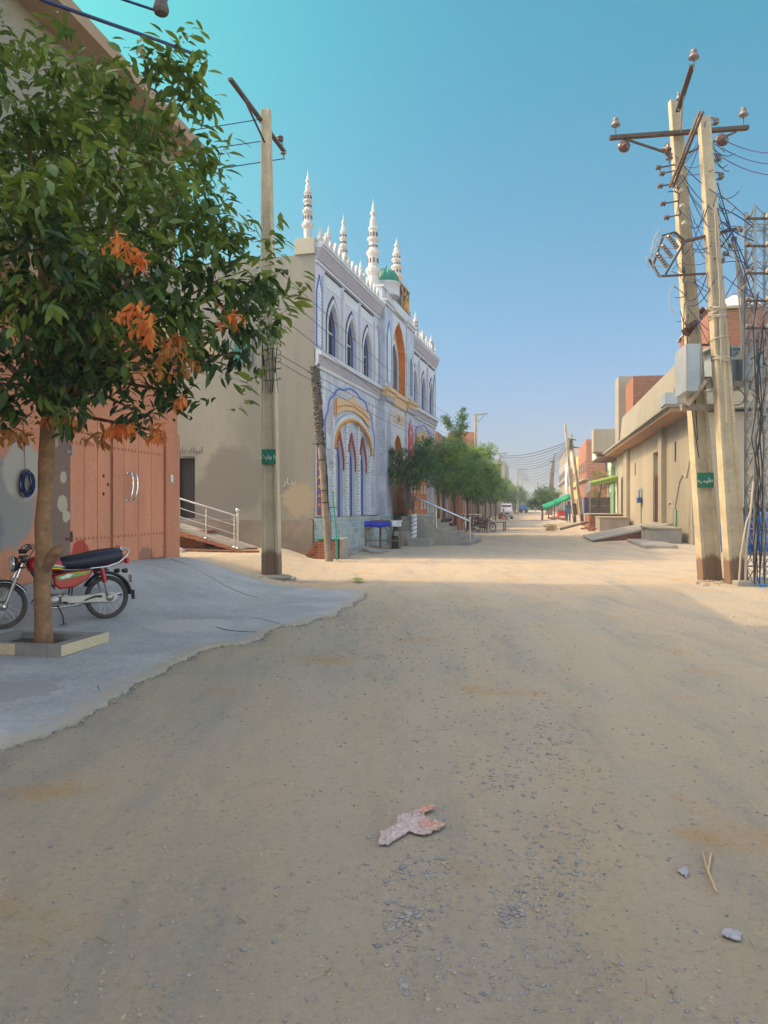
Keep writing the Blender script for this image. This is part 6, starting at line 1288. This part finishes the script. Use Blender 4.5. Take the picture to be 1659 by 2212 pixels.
for i, (Y, hh, px) in enumerate(((60, 8.8, 1028), (95, 8.2, 1080), (150, 9, 1118), (205, 9, 1128))):
    x = (px-CX)/F*Y; o = h_pole((x, Y, 0), hh, ('slender pole with a blue grey cross arm behind the tallest tree','pole with a short top bracket above the left trees','distant pole with a wide cross arm over the street','farthest pole with a cross arm at the street end')[i], wb=.3, wt=.2, detail=False)
    w = MB(); w.bar((-.15,0,hh-.15),(.95 if i < 2 else 1.8,-.05,hh-.02),.10); w.bar((0,0,hh-.8),(.7 if i < 2 else 1.4,-.05,hh-.12),.06); w.build('cross_arm', 'steel_grey', o); FL.append(Vector((x, Y, hh)))
# wires across the street
def cable(pts, r, m, label, group=None, name='power_cable'):
    q = MB(); q.tube(pts, r, 5, cap=False); o = q.build(name, m); tagged(o, label, 'cable', group); return o
top2 = fp2+Vector((-.88, 0, 6.4))
for k in range(7): cable(sag(top2+Vector((0,0,-.25*k*.6)), FL[1]+Vector((0,0,-.3-.25*k*.5)), .5+.12*k, 20), .028 if k < 2 else .016, 'wire_black', 'sagging cable crossing from the leaning far pole to the left side of the street', 'cables crossing the far street')
for k in range(6): cable(sag(top2+Vector((.1,0,-.3*k*.7)), FL[2]+Vector((1.6-.2*k,0,-.1-.2*k)), .8+.25*k, 20), .017, 'wire_black', 'long cable running down the street from the leaning far pole', 'cables running down the far street')
for k in range(5): cable(sag(FL[2]+Vector((k*.4,0,-.1*k)), FL[3]+Vector((k*.5,0,-.1*k)), .9, 14), .04, 'wire_black', 'distant cable between the last two poles', 'distant cables at the street end')
pt = base.copy(); a0 = Vector((-2.27, 15.55, 0))
for k, (zz, sg_) in enumerate(((6.3,.5),(5.9,.6),(5.4,.7),(4.6,.4),(4.45,.5))): cable(sag(a0+Vector((.12,0,zz)), FL[0]+Vector((0,-.1,-1.2-.45*k)), sg_, 24), .007, 'wire_black', 'thin cable running along the mosque front from the tall left pole', 'thin cables in front of the mosque')
for k, (p0, p1) in enumerate((((455,275),(567,257)),((455,321),(567,305)),((470,365),(612,343)))): cable([P(*p0, 15.9)+(P(*p0, 15.9)-P(*p1, 16.2))*1.2, P(*p0, 15.9), P(*p1, 16.2)], .011, 'wire_blue', 'blue wire leading left from the tall left pole', 'wires leading left from the tall left pole')
cable([P(40,-25,7.0), P(93,0,7.2), P(240,52,8.2), P(350,90,9.0), P(443,126,9.8)], .020, 'wire_blue', 'thick dark blue cable crossing above the nearest tree at the top left')
TB = thing('cable_joint', 'taped grey cable joint hanging from a blue cable at the top of the photo', 'cable joint', tuple(P(348, 14, 8)))
q = MB(); q.tube([(-.42,0,.08),(-.06,0,-.04)], .014, 8); q.tube([(.05,0,.05),(.30,0,.75)], .014, 8); q.build('cable', 'wire_blue', TB)
q = MB(); q.lathe([(.03,.09),(.06,.06),(.075,.0),(.085,-.04),(.07,-.075),(.03,-.09),(0,-.09)], (0,0,0), 9, sm=False); q.build('taped_bundle', 'rag_grey', TB); q = MB(); q.box(-.05,.05,-.04,.04,.07,.16); q.build('clamp', 'porcelain_grey', TB, bevel=.01)
for k in range(3): cable(sag(P(1560, 300+20*k, 15.2), P(1700, 330+25*k, 13), .1, 6), .010, 'wire_blue', 'short blue wire leading right from the leaning pair of poles', 'blue wires leading right from the pole pair')
# ---------------------------------------------------------------- green tarpaulin awning on posts, round tree, cart
GT = thing('tarp_awning', 'bright green tarpaulin awning sloping over a stall by the round tree', 'awning', tuple(P(1174, 1095, 62)))
w = MB(); vs = []; fs = []; nx, ny = 14, 8
for i in range(nx+1):
    for j in range(ny+1):
        u, v = i/nx, j/ny; x = .0+2.2*u; z = .05+.95*u+.10*math.sin(v*math.pi)-.05*math.sin(u*math.pi); y = 1.6*v
        if j == 0: z -= .30+.05*math.sin(i*1.1); y -= .1
        vs.append((x, y+.06*math.sin(i*.9), z+.03*math.sin(i*2.1+j)))
for i in range(nx):
    for j in range(ny): a = i*(ny+1)+j; fs.append((a, a+ny+1, a+ny+2, a+1))
w.add(vs, fs, 0, True); o = w.build('tarpaulin', 'tarp_green', GT); w = MB(); w.tube([(.95,1.2,-1.0),(.95,1.2,.3)], .03, 6); w.build('post', 'wood', GT); o.modifiers.new('s', 'SOLIDIFY').thickness = .02
for x, y, zt in ((.9,.1,.4),(2.15,.1,.9),(2.15,1.5,.9),(.2,1.5,.1)): w = MB(); w.bar((x,y,-1.0),(x,y,zt),.07); w.build('post', 'wood', GT)
rt = street_tree((17.3, 84, .2), 'dome shaped dark green tree behind the green tarpaulin', [((0,0,2.4),1.25),((-.8,0,2.0),1.0),((.9,0,2.0),1.0),((0,0,3.2),.85),((-1.3,0,1.7),.6),((1.5,0,2.6),.8),((.2,-.4,1.7),.9)], .26, 60, 8, 91, mats=('leaf_street','leaf_mid','leaf_mid'), trunk_r=.12)
far_tree((21.4, 100, 0), 'bushy tree between the brick house and the yellow house', 92, 1.6, 4.5, 1.5, .2, .24, 30)
CT = thing('red_cart', 'red metal box cart under the green tarpaulin', 'cart', tuple(G(1212, 1121)))
w = MB(); w.box(-.4,.5,-.3,.5,.35,1.0); w.build('body', 'plastic_red', CT, bevel=.03); w = MB(); w.box(-.42,.52,-.32,.52,1.0,1.06); w.build('rim', 'panel_brown', CT)
for x, y in ((-.35,-.25),(.45,-.25),(-.35,.45),(.45,.45)): w = MB(); w.bar((x,y,0),(x,y,.35),.07); w.build('leg', 'plastic_red', CT)
# rubble, planks
rnd = random.Random(31); w = MB()
for k in range(120):
    p = G(rnd.gauss(1218, 11), rnd.uniform(1112, 1131)); hh = .35*smooth(1-abs(p.x-15.6)/2); z = rnd.uniform(0, hh)+.2
    w.M = Matrix.Translation((p.x, p.y, z)) @ Matrix.Rotation(rnd.uniform(0, 3), 4, 'Z') @ Matrix.Rotation(rnd.uniform(-.5, .5), 4, 'X'); w.box(-.14, .14, -.09, .09, -.05, .05+rnd.uniform(0,.1)); w.M = None
tagged(w.build('brick_rubble', 'brick'), 'heap of broken bricks at the foot of the far leaning poles', 'rubble', kind='stuff')
w = MB()
for k in range(150):
    p = G(rnd.gauss(1189, 5), rnd.uniform(1138, 1148)); w.M = Matrix.Translation((p.x, p.y, .05+rnd.uniform(0,.18))) @ Matrix.Rotation(rnd.uniform(0, 3), 4, 'Z') @ Matrix.Rotation(rnd.uniform(-.8, .8), 4, 'X'); w.box(-.10, .10, -.04, .04, -.01, .01); w.M = None
tagged(w.build('debris_pile', 'dry_grass'), 'small pile of dry brown leaves and sticks on the street', 'debris', kind='stuff')
w = MB(); rnd = random.Random(44)
for k in range(50): p = G(rnd.uniform(1120, 1170), rnd.uniform(1106, 1112)); stone(p.x, p.y, rnd.uniform(.2,.5), 0, w)
w.build; 
w = MB(); a, b = G(1210, 1146), P(1330, 1112, 50); w.tube([(a.x, a.y, .1), tuple(b)], .09, 8); tagged(w.build('fallen_pole', 'wood_pole'), 'long pale wooden pole lying on the sand before the step blocks', 'pole')
w = MB()
for k in range(40):
    p = G(rnd.uniform(1258, 1318), rnd.uniform(1128, 1150)); s_ = (p.x-12)/6; w.M = Matrix.Translation((p.x, p.y, ter(p.x, p.y)+.05)) @ Matrix.Rotation(rnd.uniform(0, 3), 4, 'Z'); w.box(-.2, .2, -.1, .1, -.05, .06+rnd.uniform(0,.08)); w.M = None
tagged(w.build('scattered_bricks', 'brick'), 'scattered broken bricks on the sandy slope before the step blocks', 'bricks', kind='stuff')
# ---------------------------------------------------------------- left side clutter: benches, guard, bikes, van, people
TG = thing('clay_guard', 'orange clay pipe guard around a sapling beside the handrail', 'tree guard', tuple(G(991, 1149)))
w = MB(); w.lathe([(.30,0),(.28,.1),(.20,.12),(.19,1.05),(.22,1.1),(.17,1.1)], (0,0,0), 16); w.build('pipe', 'terracotta', TG); w = MB(); w.box(-.5,.5,-.35,.35,-.1,.12); w.build('base', 'concrete_step', TG, bevel=.02)
def bench(loc, label, lx=1.6, h=.75, rz=0):
    o = thing('bench', label, 'bench', loc, rz); w = MB()
    for k in range(4): w.box(0, lx, .14*k, .14*k+.12, h-.04, h)
    w.build('seat', 'wood', o)
    for x in (.06, lx-.06):
        for y in (.04, .5): w = MB(); w.bar((x,y,0),(x,y,h-.04),.06); w.build('leg', 'wood', o)
    return o
bench((4.6,44.5,0), 'rough wooden bench under the tallest tree', 1.5, .8, R(10)); bench((5.4,47.5,0), 'low wooden bench beside the far parked motorcycles', 2.2, .55, R(4)); bench((4.9,49.5,0), 'higher wooden stand behind the low bench', 1.5, .95, R(-5))
WC = thing('white_rack', 'thin white metal table frame standing beyond the handrail', 'table frame', tuple(G(1006, 1140)))
w = MB()
for x in (0, 1.1): w.tube([(x,0,0),(x,0,.95)], .03, 6); w.tube([(x,.6,0),(x,.6,.95)], .03, 6)
w.tube([(0,0,.95),(1.1,0,.95),(1.1,.6,.95),(0,.6,.95),(0,0,.95)], .03, 6); w.build('frame', 'white_paint', WC)
w = MB(); w.box(.02,1.08,.02,.58,.96,.98); w.build('top', 'wood', WC)
m2 = dup(MC, (6.1, 46.3, 0), R(-50), 'red motorcycle parked at the roadside under the tree row, nearest of the far pair'); m2.rotation_euler = (R(3), 0, R(-50))
m3 = dup(MC, (5.7, 50.2, 0), R(-115), 'motorcycle parked behind the nearest far motorcycle under the trees'); m3.rotation_euler = (R(4), 0, R(-110))
m4 = dup(MC, (3.0, 42.0, 0), R(-160), 'dark motorcycle half hidden behind the steps handrail'); m4.rotation_euler = (R(5), 0, R(-160))
# van
VN = thing('minivan', 'white minivan parked facing the camera under the left trees', 'van', (15.2, 96, 0), R(-90+3-8))
def vsec(x, w, zl, zh, wt): return (x, [(-w,zl),(-w*1.0,zh*.55),(-wt,zh-.12),(-wt*.85,zh),(wt*.85,zh),(wt,zh-.12),(w,zh*.55),(w,zl)])
q = MB(); secs = [vsec(1.75,.72,.32,.95,.66), vsec(1.68,.78,.28,1.05,.7), vsec(1.25,.8,.28,1.82,.66), vsec(1.0,.8,.28,1.92,.68), vsec(-1.6,.8,.28,1.92,.68), vsec(-1.75,.76,.32,1.75,.64)]
n = 8; vs = [(x, y, z) for x, pts in secs for y, z in pts]; fs = [(i*n+k, i*n+(k+1) % n, (i+1)*n+(k+1) % n, (i+1)*n+k) for i in range(5) for k in range(n)]+[tuple(range(n)), tuple(range(5*n, 6*n))[::-1]]
q.add(vs, fs); q.build('body', 'van_white', VN, bevel=.03)
q = MB(); q.add([(1.60,-.62,1.16),(1.60,.62,1.16),(1.31,.56,1.74),(1.31,-.56,1.74),(1.55,-.62,1.14),(1.55,.62,1.14),(1.25,.56,1.74),(1.25,-.56,1.74)], [(0,1,2,3),(4,7,6,5)]); q.build('windscreen', 'glass_dark', VN)
for s in (-1, 1):
    q = MB(); q.add([(1.1,s*.815,1.12),(-1.5,s*.815,1.12),(-1.5,s*.735,1.72),(.98,s*.735,1.72)], [(0,1,2,3)]); q.build('side_window', 'glass_dark', VN)
    q = MB(); q.box(1.70,1.76,s*.48-.14,s*.48+.14,.66,.84); q.build('headlight', 'lamp_glass', VN, bevel=.02)
    for x in (1.1, -1.15): q = MB(); q.lathe([(.14,-.08),(.27,-.08),(.29,-.04),(.29,.04),(.27,.08),(.14,.08)], (x, s*.72, .29), 20, axis='y'); q.build('wheel', 'rubber', VN)
q = MB(); q.box(1.72,1.80,-.74,.74,.30,.52); q.build('bumper', 'box_grey', VN, bevel=.03); q = MB(); q.box(1.75,1.77,-.30,.30,.62,.78); q.build('grille', 'black_plastic', VN)
# people
def person(label, loc, rz, joints, edges, radii, cloth, hair=True, scale=1, shirt=None):
    o = thing('person', label, 'person', loc, rz); me = bpy.data.meshes.new('body'); me.from_pydata(joints, edges, []); b = bpy.data.objects.new('body', me); COL.objects.link(b); b.parent = o
    sk = b.modifiers.new('skin', 'SKIN'); 
    for i, r_ in enumerate(radii): me.skin_vertices[0].data[i].radius = (r_, r_)
    me.skin_vertices[0].data[0].use_root = True; ss = b.modifiers.new('sub', 'SUBSURF'); ss.levels = ss.render_levels = 2; me.materials.append(MATS[cloth]); b.modifiers['skin'].use_smooth_shade = True
    h = Vector(joints[HEAD]); q = MB(); q.lathe([(0,-.13),(.06,-.11),(.085,-.04),(.09,.02),(.08,.08),(.05,.115),(0,.125)], tuple(h), 14); q.build('head', 'skin', o)
    q = MB(); q.lathe([(.095,.0),(.098,.04),(.085,.095),(.05,.13),(0,.14)], (h.x-.01, h.y, h.z), 14); q.build('hair', 'cloth_dark', o); return o
HEAD = 4
ed = [(0,1),(1,2),(2,3),(3,4),(2,5),(5,6),(6,7),(2,8),(8,9),(9,10),(0,11),(11,12),(12,13),(13,14),(0,15),(15,16),(16,17),(17,18)]
if not hasattr(bpy.types.Mesh, 'skin_vertices'): pass
def add_skin(fn): return fn
def person2(label, loc, rz, J, radii, cloth, legcloth=None):
    o = thing('person', label, 'person', loc, rz); me = bpy.data.meshes.new('body'); b = bpy.data.objects.new('body', me); COL.objects.link(b); b.parent = o
    bm = bmesh.new(); sl_ = bm.verts.layers.skin.verify(); vv = []
    for i, (p, r_) in enumerate(zip(J, radii)):
        v = bm.verts.new(p); v[sl_].radius = (r_, r_); v[sl_].use_root = (i == 0); vv.append(v)
    for a, b_ in ed: bm.edges.new((vv[a], vv[b_]))
    bm.to_mesh(me); bm.free(); me.materials.append(MATS[cloth]); sk = b.modifiers.new('skin', 'SKIN'); sk.use_smooth_shade = True; ss = b.modifiers.new('sub', 'SUBSURF'); ss.levels = ss.render_levels = 1
    h = Vector(J[4]); q = MB(); q.lathe([(0,-.13),(.06,-.11),(.085,-.04),(.09,.02),(.08,.08),(.05,.115),(0,.125)], tuple(h), 14); q.lathe([(0,-.02),(.02,0),(0,.03)], (h.x+.09, h.y, h.z-.01), 6); q.build('head', 'skin', o)
    q = MB(); q.lathe([(.094,.02),(.098,.05),(.085,.1),(.05,.135),(0,.145)], (h.x-.012, h.y, h.z), 14); q.build('hair', 'cloth_dark', o)
    for k in (7, 10):
        p = Vector(J[k]); q = MB(); q.tube([p, p+Vector((.02,0,-.08))], [.035,.03], 8)
        for f in range(4): q.tube([p+Vector((.0,(f-1.5)*.018,-.07)), p+Vector((.03,(f-1.5)*.02,-.15))], .009, 5)
        q.tube([p+Vector((.02,.02,-.03)), p+Vector((.06,.03,-.08))], .011, 5); q.build('hand', 'skin', o)
    return o
walk = [(0,0,.95),(0,0,1.15),(0,0,1.38),(0,0,1.47),(0.02,0,1.60),(0,.19,1.36),(-.06,.24,1.10),(.06,.24,.88),(0,-.19,1.36),(.06,-.24,1.10),(.16,-.22,.88),(0,.10,.88),(.14,.10,.50),(.10,.10,.09),(.24,.10,.04),(0,-.10,.88),(-.02,-.10,.50),(-.22,-.10,.12),(-.10,-.10,.05)]
rw = [.15,.15,.15,.055,.05,.07,.05,.035,.07,.05,.035,.10,.075,.05,.04,.10,.075,.05,.04]
person2('person in a yellow shirt walking away beside the far left trees', (22.4, 190, 0), R(80), walk, rw, 'cloth_yellow')
sit = [(0,0,.52),(-.02,0,.75),(0,0,.98),(.02,0,1.07),(.05,0,1.20),(0,.19,.96),(.05,.26,.74),(.26,.20,.62),(0,-.19,.96),(.05,-.26,.74),(.26,-.20,.62),(.05,.10,.50),(.42,.13,.52),(.44,.13,.10),(.58,.13,.05),(.05,-.10,.50),(.42,-.13,.52),(.50,-.13,.10),(.64,-.13,.05)]
sp = Vector(((1087-CX)/F*86, 86, 0)); person2('person in pale clothes sitting on the red plastic chair', (sp.x, sp.y, 0), R(-35), sit, rw, 'cloth_beige')
CH = thing('plastic_chair', 'red plastic chair at the roadside before the white minivan', 'chair', (sp.x, sp.y, 0), R(-35))
w = MB(); w.box(-.22,.24,-.24,.24,.40,.44); w.build('seat', 'plastic_red', CH, bevel=.01); w = MB(); w.box(-.26,-.22,-.24,.24,.44,.88); w.build('backrest', 'plastic_red', CH, bevel=.01)
for x, y in ((-.2,-.22),(.2,-.22),(-.2,.22),(.2,.22)): w = MB(); w.bar((x*1.15,y*1.1,0),(x,y,.41),.05); w.build('leg', 'plastic_red', CH)
person2('person in blue clothes standing behind the far leaning pole', (15.0, 62.5, ter(15.0, 62.5)), R(-100), walk, rw, 'cloth_blue')
# distant blue tarpaulin vehicle, far grove
BV = thing('covered_cart', 'cart under a bright blue tarpaulin far down the street', 'cart', (36.0-.6, 196, 0), 0)
w = MB(); w.box(-1.0,1.0,-.6,.8,.75,1.75); w.prism([(-1.0,1.75),(1.0,1.75),(.7,2.0),(-.7,1.95)], -.55, .75); w.build('tarpaulin', 'tarp_sky', BV, bevel=.08); w = MB(); w.box(-1.0,1.0,-.7,.7,.5,.8); w.build('cart_bed', 'wood', BV)
for x in (-.7, .7): w = MB(); w.lathe([(.2,-.1),(.5,-.1),(.5,.1),(.2,.1)], (x,-.8,.5), 16, axis='y'); w.build('wheel', 'rubber', BV)
rng = np.random.default_rng(77); lob = [((rng.uniform(-28, 40), rng.uniform(0, 30), rng.uniform(1.5, 8)), rng.uniform(2.5, 5)) for _ in range(44)]
lob += [((x, 0, 2), 4) for x in range(-28, 44, 5)]
me = crown_mesh('distant_grove', lobes_to_shoots(lob, 4.5, 78, .3), 1.5, 8, 79, mats=('leaf_bluegreen',)); o = bpy.data.objects.new('distant_grove', me); COL.objects.link(o); o.location = (67, 340, 0); tagged(o, 'hazy green trees closing the far end of the street', 'grove', kind='stuff')
# ---------------------------------------------------------------- litter on the street
rnd = random.Random(17)
def crumple(name, pts, label, cat, m, h=.03, res=26, seed=1, z=.01):
    """a crumpled thin sheet with the given ground outline (pixels)"""
    P2 = [G(x, y).to_2d() for x, y in pts]; xs = [p.x for p in P2]; ys_ = [p.y for p in P2]; x0, x1, y0, y1 = min(xs), max(xs), min(ys_), max(ys_)
    def inside(x, y):
        c = False; j = len(P2)-1
        for i in range(len(P2)):
            if (P2[i].y > y) != (P2[j].y > y) and x < (P2[j].x-P2[i].x)*(y-P2[i].y)/(P2[j].y-P2[i].y)+P2[i].x: c = not c
            j = i
        return c
    nx = res; ny = max(4, int(res*(y1-y0)/(x1-x0))); vs = []; idx = {}; fs = []
    for i in range(nx+1):
        for j in range(ny+1):
            x = x0+(x1-x0)*i/nx; y = y0+(y1-y0)*j/ny; q = Vector((x*38, y*38, seed)); hh = h*abs(noise.noise(q))*1.6+h*.6*abs(noise.noise(q*2.3))
            idx[i, j] = len(vs); vs.append((x+.004*noise.noise(q*1.7), y+.004*noise.noise(q*1.9+Vector((5,5,5))), ter(x, y)+z+hh))
    for i in range(nx):
        for j in range(ny):
            if inside(x0+(x1-x0)*(i+.5)/nx, y0+(y1-y0)*(j+.5)/ny): fs.append((idx[i, j], idx[i+1, j], idx[i+1, j+1], idx[i, j+1]))
    w = MB(); w.add(vs, fs, 0, False); o = w.build(name, m); bm = bmesh.new(); bm.from_mesh(o.data); bmesh.ops.delete(bm, geom=[v for v in bm.verts if not v.link_faces], context='VERTS'); bm.to_mesh(o.data); bm.free()
    o.modifiers.new('s', 'SOLIDIFY').thickness = .003; tagged(o, label, cat); return o
rag = crumple('crumpled_rag', [(818,1829),(822,1806),(838,1798),(852,1790),(858,1772),(880,1764),(903,1758),(914,1760),(922,1775),(935,1782),(965,1786),(950,1796),(935,1803),(918,1810),(896,1805),(884,1800),(868,1812),(850,1822),(838,1831)], 'crumpled pale pink rag lying in the middle of the dusty street', 'rag', 'cloth_pink', .016, 54)
c2 = crumple('rag_knot', [(905,1760),(908,1750),(925,1747),(940,1752),(930,1758),(912,1765)], '', '', 'cloth_orange', .012, 18, 3, .016); c2.parent = rag; del c2['label']; del c2['category']
c3 = crumple('rag_stain', [(905,1785),(918,1774),(948,1784),(964,1788),(940,1800),(915,1800)], '', '', 'cloth_orange', .010, 24, 3, .016); c3.parent = rag; del c3['label']; del c3['category']
crumple('paper_scrap', [(1558,2022),(1566,2012),(1590,2014),(1602,2022),(1598,2036),(1584,2036),(1562,2028)], 'torn pale paper scrap on the ground near the lower right', 'paper', 'litter_white', .004, 10, 5)
crumple('paper_scrap', [(1462,1884),(1484,1874),(1488,1886),(1484,1899)], 'small bluish paper scrap left of the dry stick', 'paper', 'litter_white', .003, 8, 6)
crumple('dry_leaf', [(760,1258),(772,1256),(786,1259),(774,1262)], 'single green leaf lying on the concrete apron', 'leaf', 'paint_lime', .01, 6, 6, .06)
q = MB(); a, b, c = G(1517, 1846), G(1530, 1890), G(1548, 1930); q.tube([(a.x,a.y,ter(a.x,a.y)+.012),(b.x,b.y,ter(b.x,b.y)+.014),(c.x,c.y,ter(c.x,c.y)+.01)], [.003,.006,.005], 7); d, e_ = G(1536,1850), G(1530,1884); q.tube([(d.x,d.y,ter(d.x,d.y)+.014),(e_.x,e_.y,ter(e_.x,e_.y)+.014)], .005, 6)
tagged(q.build('dry_stick', 'stick_wood'), 'pale forked dry stick lying on the dust at the right', 'stick')
q = MB()
for _ in range(90):
    p = G(rnd.uniform(0, 1650), rnd.uniform(1350, 2200))
    if p.x < -1.5 and p.y > 3.2: continue
    a = rnd.uniform(0, 3.14); l = rnd.uniform(.02, .07); q.tube([(p.x, p.y, ter(p.x, p.y)+.006), (p.x+l*math.cos(a), p.y+l*math.sin(a), ter(p.x, p.y)+.009)], .0013, 4)
tagged(q.build('straw_bits', 'dry_grass'), 'bits of straw and twigs strewn over the dusty street', 'straw', kind='stuff')
q = MB()
for _ in range(40): p = G(rnd.uniform(1505,1570), rnd.uniform(1250,1266)); stone(p.x, p.y, rnd.uniform(.02,.07), 0, q)
for _ in range(30): p = G(rnd.uniform(560,640), rnd.uniform(1250,1262)); stone(p.x, p.y, rnd.uniform(.015,.05), 0, q)
tagged(q.build('rubble_bits', 'gravel_dust'), 'small stones and mortar crumbs around the feet of the poles', 'rubble', kind='stuff')
w = MB(); w.box(-.25,.55,-.2,.1,-.05,.10); tagged(w.build('mortar_block', 'stone_grey', loc=(6.95, 14.75, ter(6.9, 14.7)), bevel=.03), 'rough mortar block around the foot of the right leaning pole', 'block')
# ---------------------------------------------------------------- air between here and the street end
def haze():
    m = bpy.data.materials.new('haze_air'); m.use_nodes = True; t = m.node_tree; t.nodes.clear(); out = t.nodes.new('ShaderNodeOutputMaterial'); pv = t.nodes.new('ShaderNodeVolumePrincipled')
    pv.inputs['Color'].default_value = (.78, .84, .92, 1); pv.inputs['Density'].default_value = .0016; t.links.new(pv.outputs[0], out.inputs['Volume']); MATS['haze_air'] = m
    w = MB(); w.box(-1900, 1900, -60, 1900, -1.5, 16); o = w.build('haze', 'haze_air'); o['kind'] = 'stuff'; o['label'] = 'thin dusty air over the far street'; o['category'] = 'haze'
USE_HAZE = True
if USE_HAZE: haze()
